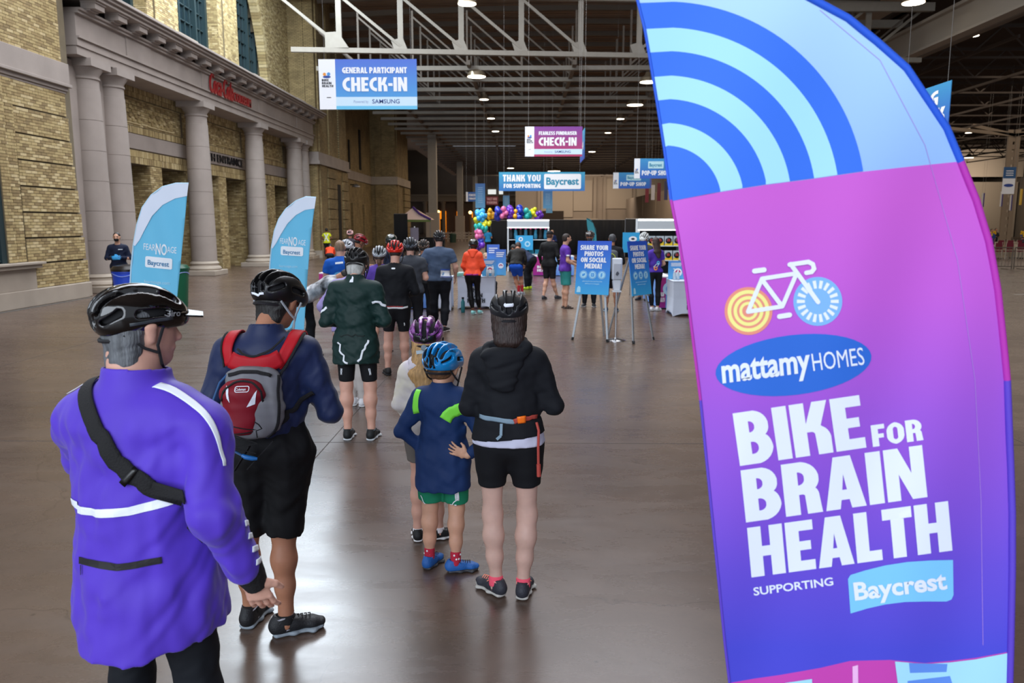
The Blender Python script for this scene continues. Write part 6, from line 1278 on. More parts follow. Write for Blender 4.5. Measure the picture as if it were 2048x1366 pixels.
# ================================================================== OBJECTS
# ---- the big feather flag in the foreground: printed cloth with waves
YF = 1.85
def fw(u, v):
    a = (u*.86+v*.42); b_ = (u-.28*v)
    return .010*sin(a/150+1)+.0050*sin(a/52+b_/400)+.0034*sin((u*1.0+v*.16)/33)*max(0, min(1, (v-250)/300))+.0000005*(u-1650)**2*.12
def fpos(u, v, dz=0): return at(u, v, Y=YF+fw(u, v)-dz)
FX0 = at(1650, 1790, Y=YF)
bf = empty('feather_flag', (FX0.x, YF, 0), 0, 'huge pink and blue feather flag with bicycle picture and white lettering, nearest at right', 'flag')
inv = Vector((-FX0.x, -YF, 0))
def fprint(name, vf, m, dz, parent=None, step=26, thick=0, label=None):
    V, Fc = vf[0], vf[1]; bm = bmesh.new(); bv = [bm.verts.new((a, b, 0)) for a, b in V]
    for f in Fc:
        try: bm.faces.new([bv[i] for i in f])
        except ValueError: pass
    for ax in (0, 1):
        lo = min(v.co[ax] for v in bm.verts); hi = max(v.co[ax] for v in bm.verts); x = (math.floor(lo/step)+1)*step
        while x < hi:
            no = [0, 0, 0]; no[ax] = 1; co = [0, 0, 0]; co[ax] = x; bmesh.ops.bisect_plane(bm, geom=bm.verts[:]+bm.edges[:]+bm.faces[:], plane_co=co, plane_no=no, dist=1e-4); x += step
    for v in bm.verts: v.co = fpos(v.co.x, v.co.y, dz)+inv
    bmesh.ops.recalc_face_normals(bm, faces=bm.faces)
    if sum(f.normal.y for f in bm.faces) > 0: bmesh.ops.reverse_faces(bm, faces=bm.faces)
    for f in bm.faces: f.smooth = True
    me = bpy.data.meshes.new(name); bm.to_mesh(me); bm.free(); o = link(name, me, m, parent or bf)
    if thick: md = o.modifiers.new('s', 'SOLIDIFY'); md.thickness = thick; md.offset = -1; md = o.modifiers.new('e', 'EDGE_SPLIT'); md.split_angle = radians(40)
    if label: o['label'] = label
    return o
Lft = [(1255, -95), (1262, -60), (1275, 0), (1290, 60), (1302, 130), (1315, 210), (1329, 300), (1342, 400), (1356, 470), (1371, 560), (1386, 680), (1401, 800), (1413, 920), (1425, 1040), (1437, 1160), (1450, 1290), (1459, 1366), (1470, 1500), (1482, 1660), (1492, 1790)]
Rgt = [(2012, 1800), (2016, 1500), (2019, 1366), (2021, 1292), (2024, 1140), (2024, 1026), (2021, 937), (2014, 760), (2008, 700), (1995, 579), (1977, 482), (1952, 400), (1921, 323), (1893, 256), (1849, 190), (1813, 136), (1752, 82), (1695, 36), (1624, -2), (1540, -42), (1450, -75), (1350, -95)]
BL_ = [(1344, 402), (1442, 384), (1530, 370), (1624, 358), (1721, 344), (1822, 333), (1921, 323)]
FB = [mat('flag_sky', '#a6c6f2', rough=.7, grad=(1.87, 2.43, [(.45, '#a9cbf5'), (1, '#c0e2f7')]), var=.02)]
zt = at(1600, 400, Y=YF).z; zb = at(1600, 1300, Y=YF).z
FP = mat('flag_pink', '#4646cf', rough=.7, grad=(zb, zt, [(.2, '#6448cf'), (.55, '#9a52d2'), (.8, '#bf58d0'), (1, '#c95bcd')]))
fprint('flag_cloth_upper', fill2d([[p for p in Lft if p[1] <= 402]+BL_[1:]+[p for p in Rgt if p[1] < 323]])+(0,), mat('flag_pale', '#8fb6f0', rough=.7, grad=(zt, zt+.6, [(.5, '#a5cbf3'), (1, '#b9e0f6')])), 0, thick=.001)
low = [(1459, 1366), (1510, 1357), (1560, 1350), (1640, 1336), (1700, 1322), (1780, 1320), (1850, 1326), (1900, 1322), (1950, 1316), (2021, 1303)]
fprint('flag_cloth_lower', fill2d([BL_+[p for p in reversed(Rgt) if 323 < p[1] < 1303]+low[::-1]+[p for p in reversed(Lft) if 402 < p[1] < 1350]])+(0,), FP, 0, thick=.001)
fprint('flag_cloth_base', fill2d([low+[p for p in reversed(Rgt) if p[1] > 1303]+[p for p in reversed(Lft) if p[1] > 1370]])+(0,), mat('flag_magenta', '#c63fae', rough=.7), 0, thick=.001)
FD = mat('flag_blue', '#2f6fe6', rough=.7); FLt = mat('flag_light', '#a6def8', rough=.7); FW = mat('flag_white', '#e6ecfb', rough=.7)
def inL(x, y):   # left edge u at height v
    for i in range(len(Lft)-1):
        if Lft[i][1] <= y <= Lft[i+1][1]: t = (y-Lft[i][1])/(Lft[i+1][1]-Lft[i][1]); return Lft[i][0]+t*(Lft[i+1][0]-Lft[i][0])
    return Lft[0][0]
cx, cy = 1331, 403
def arcring(r0, r1):
    n = 34; o = []; i_ = []
    for k in range(n):
        a = -pi/2+(pi/2-.12)*k/(n-1)
        o.append((r1, a)); i_.append((r0, a))
    def pt(r, a):
        x = cx+r*cos(a); y = cy+r*sin(a); return (x, y)
    def fix(L_):   # start on the left edge, end on the seam
        out = []
        for r, a in L_:
            out.append(pt(r, a))
        y0 = out[0][1]; out[0] = (inL(0, y0+4)+1, y0+3)
        return out
    O_ = fix(o); I_ = fix(i_) if r0 > 0 else [(1344, 402)]
    def seam(x): 
        for k in range(6):
            if BL_[k][0] <= x <= BL_[k+1][0]: t = (x-BL_[k][0])/(BL_[k+1][0]-BL_[k][0]); return BL_[k][1]+t*(BL_[k+1][1]-BL_[k][1])-1
        return 401
    def clip(L_): 
        out = [p for p in L_ if p[0] < 1344 or p[1] < seam(p[0])]; q = out[-1]; x = q[0]+(.5 if r0 else 1); out.append((cx+ (q[0]-cx)*1.0008, seam(q[0]))); return out
    O_ = clip(O_); I_ = clip(I_) if r0 > 0 else I_
    return fill2d([O_+I_[::-1]])+(0,)
for i, (a, b_) in enumerate(((0, 112), (157, 205), (252, 301), (348, 400))): fprint('blue_arc', arcring(a, b_), FD, .0012)
for i, (a, b_) in enumerate(((112, 157), (205, 252), (301, 348))): fprint('light_arc', arcring(a, b_), FLt, .0012)
# left hem roll, darker because doubled, and pole sleeve on the right
HB = mat('hem_blue', '#1f5ad8', rough=.65); HP = mat('hem_magenta', '#b62fae', rough=.65); HV = mat('hem_violet', '#5a3ec4', rough=.65)
def tubeon(name, pts, r, m, off=0): MB().tube([fpos(u, v, off)+inv for u, v in pts], r, 10).build(name, m, bf)
tubeon('pole_sleeve', [p for p in reversed(Rgt) if p[1] <= 323], .0085, HB); tubeon('pole_sleeve', [(1921, 323)]+[p for p in reversed(Rgt) if 323 < p[1] <= 760], .0085, HP); tubeon('pole_sleeve', [p for p in reversed(Rgt) if 760 <= p[1] <= 1800], .0085, HV)
tubeon('side_hem', [p for p in Lft if p[1] <= 402], .0035, HB); tubeon('side_hem', [p for p in Lft if 400 <= p[1] <= 810], .0035, HP); tubeon('side_hem', [p for p in Lft if p[1] >= 800], .0035, HV)
m = MB(); a = fpos(2010, 1795)+inv; m.tube([a+Vector((0, 0, .1)), a, Vector((a.x, 0, .03))], .012, 10); m.build('pole', mat('pole_grey', '#303236', rough=.3, metal=.6), bf)
m = MB(); m.box((a.x-.45, -.03, 0), (a.x+.45, .03, .02)); m.box((a.x-.03, -.45, 0), (a.x+.03, .45, .02)); m.build('cross_base', MATS['pole_grey'], bf)
def aff(vf, BL, TL, BRt, h):
    V, Fc, w = vf; BL, TL, BRt = Vector(BL), Vector(TL), Vector(BRt)
    return [tuple(BL+(BRt-BL)*(a/w)+(TL-BL)*(b/h)) for a, b in V], Fc, 0
fprint('word_bike', aff(heavy('BIKE', 1, .055), (1480, 932), (1465, 827), (1733, 895), 1), FW, .0014)
fprint('word_for', aff(heavy('FOR', 1, .07), (1746, 894), (1741, 851), (1847, 880), 1), FW, .0014)
fprint('word_brain', aff(heavy('BRAIN', 1, .055), (1492, 1045), (1481, 941), (1855, 994), 1), FW, .0014)
fprint('word_health', aff(heavy('HEALTH', 1, .055), (1503, 1155), (1494, 1056), (1905, 1101), 1), FW, .0014)
fprint('word_supporting', aff(fonttext('SUPPORTING', 1, .02), (1508, 1191), (1506, 1175), (1667, 1170), 1), FW, .0014)
fprint('light_blue_box', fill2d([[(1696, 1158), (1701, 1150), (1730, 1141), (1770, 1131), (1815, 1124), (1860, 1121), (1906, 1120), (1907, 1190), (1903, 1199), (1893, 1203), (1850, 1203), (1810, 1204), (1770, 1209), (1735, 1217), (1701, 1227)]])+(0,), mat('flag_cyan', '#7cc8f5', rough=.7), .0014)
fprint('box_lettering', aff(fonttext('Baycrest', 1, .03, 1), (1710, 1200), (1706, 1165), (1895, 1177), 1), FW, .0036, step=9)
fprint('blue_ellipse', ([(1587+x*cos(.12)+y*sin(.12), 730-x*sin(.12)+y*cos(.12)) for x, y in circ2d(0, 0, 60, ex=157/60.)[0]], circ2d(0, 0, 60, ex=157/60.)[1]), mat('flag_ellipse', '#2467cf', rough=.7), .0014)
fprint('ellipse_lettering', aff(fonttext('mattamy', 1, .028, 1), (1445, 765), (1441, 716), (1622, 742), 1), FW, .0034, step=10)
fprint('ellipse_lettering', aff(fonttext('HOMES', 1, 0, 1), (1627, 742), (1622, 706), (1730, 729), 1), FW, .0034, step=10)
cp = lambda x, y: (1380+x*.3223, 480+y*.3223)
OR = mat('flag_orange', '#e8907c', rough=.7); YL = mat('flag_yellow', '#f3ea8e', rough=.7); WB = mat('flag_wheel_blue', '#7db4f4', rough=.7)
fprint('rear_wheel', circ2d(1497, 622, 48), OR, .0014)
for r0, r1 in ((34.5, 42), (23, 30), (12.5, 18.5)): fprint('wheel_ring', circ2d(1497, 622, r1, r0), YL, .0020)
fprint('front_wheel', circ2d(1635.6, 602.8, 49), WB, .0014)
sp = ([], [])
for k in range(18):
    a = 2*pi*k/18; n = len(sp[0]); da = .085
    for r, d in ((26, -da), (42, -da), (42, da), (26, da)): sp[0].append((1635.6+r*cos(a+d*(1.3 if r < 30 else 1)), 602.8+r*sin(a+d*(1.3 if r < 30 else 1))))
    sp[1].append((n, n+1, n+2, n+3))
fprint('wheel_spokes', sp, FW, .0020)
for i, pl in enumerate(([(360, 445), (447, 240), (662, 207), (573, 412), (360, 445)], [(450, 250), (570, 410)], [(625, 150), (795, 385)], [(618, 153), (735, 136), (762, 150), (770, 178), (755, 198), (722, 204)], [(400, 193), (460, 185)], [(555, 475), (618, 465)])):
    if i == 0:
        for j in range(4): fprint('bicycle_tube', outline_stroke([cp(*pl[j]), cp(*pl[j+1])], 8.5), FW, .0028+.0001*j)
    else: fprint('bicycle_tube', outline_stroke([cp(*p) for p in pl], 9 if i < 4 else 10), FW, .0034+.0001*i)
fprint('cyan_corner', fill2d([[(1790, 1323), (1850, 1328), (1900, 1325), (1950, 1319), (2017, 1306), (2014, 1366), (2008, 1560), (1830, 1560), (1800, 1400)]])+(0,), FLt, .0012)
fprint('blue_block', fill2d([[(1818, 1326), (1895, 1328), (1893, 1344), (1820, 1346)]])+(0,), mat('flag_mid_blue', '#5f8fe8'), .0016); fprint('blue_block', fill2d([[(1815, 1362), (1900, 1352), (1915, 1400), (1900, 1500), (1825, 1500)]])+(0,), MATS['flag_mid_blue'], .0016)
fprint('white_bar', fill2d([[(1705, 1333), (1716, 1330), (1718, 1500), (1707, 1500)]])+(0,), mat('flag_pinkish', '#f0b8ea'), .0016)
fprint('cyan_strip', fill2d([[(1570, 1366), (1624, 1358), (1630, 1560), (1580, 1560)]])+(0,), FLt, .0016)
fprint('stitch_line', outline_stroke([(1640, 20), (1760, 120), (1850, 290), (1915, 520), (1950, 760), (1962, 1000), (1966, 1290)], 1.0), mat('stitch', '#b08ade'), .0014)

# ---- smaller feather flags
def small_flag(px, Y, label, sw_, word=True, base='#6cc3e8', top='#dfe8f8'):
    L_, R_ = px; o0 = at(L_[-1][0], 600, Y=Y); fl = empty('feather_flag', (o0.x, Y, 0), 0, label, 'flag', 'small light blue feather flags'); iv = Vector((-o0.x, -Y, 0))
    P = lambda u, v, d=0: at(u, v, Y=Y+.03*sin((u-v*.3)/14)-d)+iv
    def pr(nm, loops, m, d, th=0):
        V, Fc = fill2d(loops); bm = bmesh.new(); bv = [bm.verts.new((a, b, 0)) for a, b in V]
        for f in Fc: bm.faces.new([bv[i] for i in f])
        for ax in (0, 1):
            x = min(v.co[ax] for v in bm.verts)+8; hi = max(v.co[ax] for v in bm.verts)
            while x < hi: no = [0, 0, 0]; no[ax] = 1; co = [0, 0, 0]; co[ax] = x; bmesh.ops.bisect_plane(bm, geom=bm.verts[:]+bm.edges[:]+bm.faces[:], plane_co=co, plane_no=no, dist=1e-4); x += 8
        for v in bm.verts: v.co = P(v.co.x, v.co.y, d)
        for f in bm.faces: f.smooth = True
        me = bpy.data.meshes.new(nm); bm.to_mesh(me); bm.free(); o = link(nm, me, m, fl)
        if th: md = o.modifiers.new('s', 'SOLIDIFY'); md.thickness = th
        return o
    pr('flag_cloth', [L_+R_], mat('sf_'+base.strip('#'), base, rough=.7), 0, .003)
    tip = R_[-1]
    w = [(u+(tip[0]-u)*0, v) for u, v in L_[:-2]]
    inner = [(u+ (tip[0]-L_[-1][0])*f, v+ (tip[0]-L_[-1][0])*g) for (u, v), f, g in zip(L_[:len(L_)-2], (.0, .03, .10, .14, .14, .13, .10, .06), (.18, .20, .17, .12, .06, .04, .02, 0))]
    inner[0] = (R_[-1][0]-2, R_[-1][1]+(L_[-1][1]-L_[0][1])*.12)
    pr('white_swoosh', [L_[:7]+sw_[::-1]], mat('sf_top', top, rough=.7), .012)
    MB().tube([P(*p) for p in L_], .010, 8).build('pole_sleeve', mat('sf_sleeve', '#b9dcf0', rough=.7), fl); MB().tube([P(*L_[-1]), Vector((P(*L_[-1]).x, 0, .02))], .012, 6).build('pole', MATS['pole_grey'], fl)
    q = P(*L_[-1]); MB().box((q.x-.3, -.3, 0), (q.x+.3, .3, .012)).build('ground_plate', MATS['pole_grey'], fl)
    return fl, P
def persp(fl, P, name, vf, BL, ux_, h, m, d=.008):
    V, Fc, w = vf; bm = bmesh.new(); bv = [bm.verts.new((BL[0]+a*ux_[0]+b*ux_[2], BL[1]+a*ux_[1]-b, 0)) for a, b in V]
    for f in Fc:
        try: bm.faces.new([bv[i] for i in f])
        except ValueError: pass
    x = math.floor(min(v.co.x for v in bm.verts))+3; hi = max(v.co.x for v in bm.verts)
    while x < hi: bmesh.ops.bisect_plane(bm, geom=bm.verts[:]+bm.edges[:]+bm.faces[:], plane_co=(x, 0, 0), plane_no=(1, 0, 0), dist=1e-4); x += 4
    for v in bm.verts: v.co = P(v.co.x, v.co.y, d)
    me = bpy.data.meshes.new(name); bm.to_mesh(me); bm.free(); return link(name, me, m, fl)
FWs = mat('print_white', '#eef4fb', rough=.7); BT = mat('print_teal', '#3a7fae', rough=.7)
LA = [(377, 367), (352, 367), (325, 374), (303, 390), (285, 415), (274, 450), (267, 490), (262, 540), (259, 600), (258, 690)]; RA = [(345, 690), (352, 620), (360, 540), (368, 460), (376, 372)]
fl, P = small_flag((LA, RA), 9.5, 'light blue feather flag behind the purple jacket man, left of the two', [(374, 392), (350, 397), (325, 410), (304, 432), (289, 460), (279, 480), (270, 492)])
persp(fl, P, 'lettering', fonttext('FEAR', 13, .0, .60), (287, 499), (1, .11, .03), 1, FWs); persp(fl, P, 'lettering', fonttext('NO', 22, .02, .48), (311, 508), (1, .11, .03), 1, FWs); persp(fl, P, 'lettering', fonttext('AGE', 13, .0, .55), (334, 505), (1, .11, .03), 1, FWs)
persp(fl, P, 'logo_box', rect2d(0, 0, 54, 22, 3), (290, 534), (1, .10, .03), 1, FWs); persp(fl, P, 'logo_lettering', fonttext('Baycrest', 10, .015, .9), (295, 529), (1, .11, .03), 1, BT, .014)
persp(fl, P, 'web_lettering', fonttext('fearnoage.com', 7, 0, .9), (288, 566), (1, .07, .03), 1, mat('print_pale', '#b6e0f2'))
LB = [(632, 395), (612, 394), (592, 402), (572, 418), (558, 438), (549, 462), (543, 495), (540, 530), (538, 575), (536, 660)]; RB = [(608, 660), (612, 600), (616, 540), (622, 470), (631, 400)]
fl, P = small_flag((LB, RB), 10.8, 'light blue feather flag behind the backpack man, right of the two', [(629, 417), (610, 420), (592, 430), (575, 447), (562, 468), (553, 485), (545, 497)])
persp(fl, P, 'lettering', fonttext('FEAR', 11, .0, .50), (560, 487), (1, .06, .03), 1, FWs); persp(fl, P, 'lettering', fonttext('NO', 18, .02, .45), (577, 491), (1, .06, .03), 1, FWs); persp(fl, P, 'lettering', fonttext('AGE', 11, .0, .52), (596, 490), (1, .06, .03), 1, FWs)
persp(fl, P, 'logo_box', rect2d(0, 0, 45, 18, 3), (561, 510), (1, .06, .03), 1, FWs); persp(fl, P, 'logo_lettering', fonttext('Baycrest', 8, .015, .9), (566, 507), (1, .06, .03), 1, BT, .014)
persp(fl, P, 'web_lettering', fonttext('fearnoage.com', 5, 0, .9), (558, 534), (1, .04, .03), 1, MATS['print_pale'])
p = at(1192, 510, Y=42); q = empty('feather_flag', (p.x, 42, 0), 0, 'small teal feather flag far off before the black drapes', 'flag')
S_ = lambda u, v: at(u, v, Y=42)-Vector((p.x, 42, 0))
V, Fc = fill2d([[(1173, 436), (1180, 438), (1187, 446), (1192, 460), (1194, 480), (1194, 498), (1180, 498), (1177, 470), (1174, 450)]]); me = bpy.data.meshes.new('flag_cloth'); me.from_pydata([tuple(S_(a, b)) for a, b in V], [], Fc); o = link('flag_cloth', me, mat('teal_flag', '#3c94a4', rough=.8), q); md = o.modifiers.new('s', 'SOLIDIFY'); md.thickness = .01
MB().tube([S_(1173, 436), S_(1187, 446), S_(1193, 470), S_(1194, 498), Vector((0, 0, 0))], .02, 6).build('pole', MATS['pole_grey'], q)

# ---- hanging signs
WIRE = mat('wire', '#8a8682', metal=.6, rough=.4); PW = mat('print_sign_white', '#f2f4f8', rough=.6); DK = mat('print_dark', '#20242e', rough=.6)
def pane(par, nm, x0, z0, x1, z1, m, d=.004, r=0): return place2d(nm, rect2d(x0, z0, x1, z1, r), m, par, (0, 0, 0), (1, 0, 0), (0, 0, 1), dz=d)
def txt(par, vf, m, x, z, align='l', d=.007, nm='lettering', fit=None):
    V, Fc, w = vf
    if fit: V = [(a*fit/w, b) for a, b in V]; w = fit
    return place2d(nm, (V, Fc, w), m, par, (x, 0, z), (1, 0, 0), (0, 0, 1), align, dz=d)
def minilogo(par, x, z, w, d=.007, m=None, small=False):
    m = m or DK
    place2d('logo_wheel', circ2d(x+w*.25, z+w*1.12, w*.14), mat('logo_orange', '#e8963c'), par, (0, 0, 0), (1, 0, 0), (0, 0, 1), dz=d); place2d('logo_wheel', circ2d(x+w*.62, z+w*1.14, w*.15), mat('logo_blue', '#4f95d8'), par, (0, 0, 0), (1, 0, 0), (0, 0, 1), dz=d)
    place2d('logo_ellipse', circ2d(x+w*.45, z+w*.90, w*.11, ex=3.2), mat('logo_navy', '#2b4796'), par, (0, 0, 0), (1, 0, 0), (0, 0, 1), dz=d)
    for i, t in enumerate(('BIKE', 'BRAIN', 'HEALTH')): txt(par, heavy(t, w*.20, .07), m, x, z+w*(.52-.25*i), d=d, nm='logo_lettering', fit=w*(.62, .85, 1.0)[i])
def board(nm, label, u0, v0, u1, v1, Y, m, yaw=0, thick=.02, wires=True, cat='sign', group='hanging event signs', top=None, base=None):
    a = at(u0, v1, Y=Y); b_ = at(u1, v0, Y=Y); s = empty(nm, a, yaw, label, cat, group); w = (b_.x-a.x)/cos(yaw); hgt = b_.z-a.z
    MB().box((0, 0, 0), (w, thick, hgt)).build('panel', m, s)
    if wires:
        zt = (top or 15.5)-a.z
        mm = MB()
        for x in (.06*w, .94*w): mm.tube([(x, thick/2, hgt-.01), (x, thick/2, zt)], .003 if Y < 30 else .005, 4)
        mm.build('hanging_wires', WIRE, s)
    return s, w, hgt
s, w, h_ = board('hanging_sign', 'large blue check-in sign for general participants hanging under the near truss', 640, 118, 833, 219, 20, mat('sign_blue', '#4aa6de', rough=.5, grad=(0, 1.3, [(1, '#4f6bd0')])))
pane(s, 'white_strip', 0, 0, w*.17, h_, PW); pane(s, 'light_band', w*.17, h_*.07, w, h_*.25, mat('band_light', '#cfe8f8')); pane(s, 'cyan_band', w*.17, 0, w, h_*.07, mat('band_cyan', '#6cc4ea'))
txt(s, heavy('GENERAL PARTICIPANT', h_*.12, .06), PW, w*.24, h_*.72, fit=w*.66); txt(s, heavy('CHECK-IN', h_*.28, .07), PW, w*.24, h_*.36, fit=w*.66)
txt(s, fonttext('SAMSUNG', h_*.085, .008), mat('print_navy', '#26428c'), w*.54, h_*.12, fit=w*.28); txt(s, fonttext('Powered by', h_*.055, 0), mat('print_greyblue', '#8aa0c8'), w*.35, h_*.13, fit=w*.15)
minilogo(s, w*.03, h_*.44, w*.115); txt(s, fonttext('o rogers', h_*.035, .01), mat('print_red', '#c84a55'), w*.05, h_*.22, fit=w*.07) if False else pane(s, 'red_mark', w*.075, h_*.23, w*.12, h_*.245, mat('print_red', '#d08890'))
s, w, h_ = board('hanging_sign', 'magenta fundraiser check-in sign hanging in the centre of the hall', 1050, 253, 1165, 313, 33.5, mat('sign_magenta', '#b8325e', rough=.5, grad=(0, 1.25, [(1, '#7a3a96')])))
pane(s, 'white_strip', 0, 0, w*.16, h_, PW); pane(s, 'light_band', w*.16, h_*.07, w, h_*.25, MATS['band_light'])
txt(s, heavy('FEARLESS FUNDRAISER', h_*.12, .06), PW, w*.24, h_*.72, fit=w*.66); txt(s, heavy('CHECK-IN', h_*.28, .07), PW, w*.24, h_*.36, fit=w*.66); txt(s, fonttext('SAMSUNG', h_*.085, .008), MATS['print_navy'], w*.52, h_*.12, fit=w*.28); txt(s, fonttext('Powered by', h_*.05, 0), MATS['print_greyblue'], w*.34, h_*.13, fit=w*.14); minilogo(s, w*.03, h_*.44, w*.11)
pane(s, 'red_mark', w*.06, h_*.23, w*.10, h_*.245, MATS['print_red'])
a = at(1162, 326, Y=36); s = empty('hanging_sign', (2.52, 36, a.z), -pi/2, 'blue sign seen nearly edge-on beside the magenta check-in sign', 'sign', 'hanging event signs')
MB().box((0, 0, 0), (2.4, .02, 1.25)).build('panel', mat('sign_blue2', '#2b4fb8', rough=.5, grad=(0, 1.25, [(1, '#3ea0c8')])), s); txt(s, heavy('CHECK-IN', .3), PW, 1.2, .45, 'c'); m = MB(); m.tube([(.1, .01, 1.2), (.1, .01, 15.4-a.z)], .005, 4); m.tube([(2.3, .01, 1.2), (2.3, .01, 15.4-a.z)], .005, 4); m.build('hanging_wires', WIRE, s)
s, w, h_ = board('hanging_banner', 'wide blue thank-you banner with a white logo box above the stalls', 998, 344, 1170, 382, 40, mat('banner_blue', '#2f6fb8', rough=.6, grad=(0, .95, [(1, '#3ea0c4')])), cat='banner')
txt(s, heavy('THANK YOU', h_*.36, .09), PW, w*.045, h_*.50, fit=w*.44); txt(s, heavy('FOR SUPPORTING', h_*.22, .09), PW, w*.055, h_*.16, fit=w*.43); pane(s, 'logo_box', w*.525, h_*.10, w*.955, h_*.90, PW, r=.06); txt(s, fonttext('Baycrest', h_*.38, .03), mat('print_teal2', '#2f8fb0'), w*.55, h_*.34, fit=w*.38, d=.012)
for (u0, v0, u1, v1, Y, lb) in ((1268, 317, 1346, 357, 35, 'nearer pop-up shop sign, its right end behind the big flag'), (1226, 345, 1300, 377, 45, 'farther pop-up shop sign, lower and left of its twin')):
    s, w, h_ = board('hanging_sign', lb, u0, v0, u1, v1, Y, mat('sign_shop', '#2d5cbc', rough=.5, grad=(0, 1.0, [(1, '#3d9ed0')])))
    pane(s, 'white_strip', 0, 0, w*.15, h_, PW); txt(s, heavy('POP-UP SHOP', h_*.24, .08), PW, w*.20, h_*.16, fit=w*.70); pane(s, 'logo_box', w*.36, h_*.50, w*.76, h_*.86, mat('box_aqua', '#bfe6ee'), r=.03); txt(s, fonttext('Baycrest', h_*.17, .02), MATS['print_teal2'], w*.39, h_*.60, fit=w*.33, d=.012); minilogo(s, w*.02, h_*.25, w*.10)
s, w, h_ = board('hanging_sign', 'small violet-blue sign end behind the pop-up shop signs', 1290, 358, 1303, 376, 50, mat('sign_violet', '#4a5aa8'))
a = at(1896, 248, Y=21.5); s = empty('hanging_sign', (a.x+.0, 24.3, a.z), -pi/2, 'blue bag check sign turned sideways behind the upper right of the big flag', 'sign', 'hanging event signs')
zz = at(1903, 160, Y=21.5).z-a.z; MB().box((0, 0, 0), (2.8, .02, zz)).build('panel', mat('sign_bag', '#2a5cc0', rough=.5, grad=(0, 1.25, [(1, '#3f9cc8')])), s); txt(s, heavy('BAG', zz*.34, .1), PW, 1.4, zz*.52, 'c', fit=1.6); txt(s, heavy('CHECK', zz*.34, .1), PW, 1.4, zz*.10, 'c', fit=2.4); m = MB(); m.tube([(.3, .01, zz), (.3, .01, 13-a.z)], .008, 4); m.tube([(2.6, .01, zz), (2.6, .01, 13-a.z)], .008, 4); m.build('hanging_wires', WIRE, s)
VB = mat('banner_vertical', '#6db0dc', rough=.6, grad=(0, 2.0, [(1, '#3f5fa8')]))
for i, (u0, v0, u1, v1, Y, lb) in enumerate(((951, 367, 970, 416, 52, 'tall blue list banner over the left end of the balloons'), (1086, 382, 1105, 417, 52, 'blue list banner below the thank-you banner'), (1092, 404, 1105, 426, 62, 'pale blue list banner behind the one below the thank-you banner'), (1006, 391, 1019, 416, 62, 'faint blue list banner between the lit window and the balloons'))):
    s, w, h_ = board('hanging_banner', lb, u0, v0, u1, v1, Y, VB, cat='banner', group='vertical list banners')
    for k in range(9): pane(s, 'text_line', w*.25, h_*(.22+.075*k), w*.75, h_*(.235+.075*k), mat('print_faint', '#b8d4ea'))
s, w, h_ = board('hanging_sign', 'small blue fundraiser sign left of the tall list banner', 932, 384, 952, 403, 62, mat('sign_blue3', '#3a66b0')); pane(s, 'white_strip', 0, 0, w*.2, h_, PW); txt(s, heavy('FEARLESS', h_*.25), PW, w*.3, h_*.55, fit=w*.65); txt(s, heavy('FUNDRAISER', h_*.22), PW, w*.3, h_*.2, fit=w*.65)
s, w, h_ = board('hanging_sign', 'dark red valet bike parking sign below the bright window', 972, 393, 996, 410, 70, mat('sign_red', '#7a2c3c')); txt(s, heavy('VALET BIKE', h_*.3), mat('print_pinkish', '#d8b0b4'), w*.08, h_*.56, fit=w*.84); txt(s, heavy('PARKING', h_*.3), MATS['print_pinkish'], w*.08, h_*.14, fit=w*.84)
# narrow pennants on the right wall and over the dining hall
for i, (u, v0, v1, Y, c, g_) in enumerate(((1290, 372, 405, 75, '#7a2a3a', 0), (1302, 370, 400, 73, '#c9c9d0', 0), (1314, 366, 402, 71, '#6e2838', 0), (1328, 362, 400, 69, '#3b3f66', 0), (1962, 386, 414, 60, '#d6d2cc', 1), (1999, 383, 413, 60, '#d8d4d0', 1), (2018, 390, 421, 60, '#d8d4d0', 1), (2038, 378, 410, 60, '#e0c15a', 1))):
    s, w, h_ = board('pennant', ('dark red', 'white', 'second dark red', 'navy', 'white and violet', 'white and violet', 'white and violet', 'yellow and white')[i]+' pennant '+(('leftmost above the right shop wall', 'second from left above the right shop wall', 'third from left above the right shop wall', 'rightmost above the right shop wall', 'just right of the big flag edge', 'beside the riveted post', 'between post and yellow pennant', 'at the right picture edge')[i]), u, v0, u+8, v1, Y, mat('pen_'+c, c), cat='pennant', group='small pennants', wires=True, top=13.25 if g_ else 15.5)
    if g_: pane(s, 'violet_half', w*.55, 0, w, h_, mat('pen_violet', '#3d2f78') if i < 7 else mat('pen_yellow', '#d8a52a'))
s, w, h_ = board('hanging_banner', 'white and blue banner with a navy ellipse over the dining hall', 2003, 334, 2033, 388, 57, PW, cat='banner', top=13.25); pane(s, 'blue_head', 0, h_*.58, w, h_, mat('banner_head', '#2a5a8c')); place2d('navy_ellipse', circ2d(w*.5, h_*.32, h_*.06, ex=3.0), MATS['logo_navy'], s, (0, 0, 0), (1, 0, 0), (0, 0, 1), dz=.01)
for k in range(3): pane(s, 'text_line', w*.2, h_*(.68+.08*k), w*.8, h_*(.71+.08*k), PW, .01)

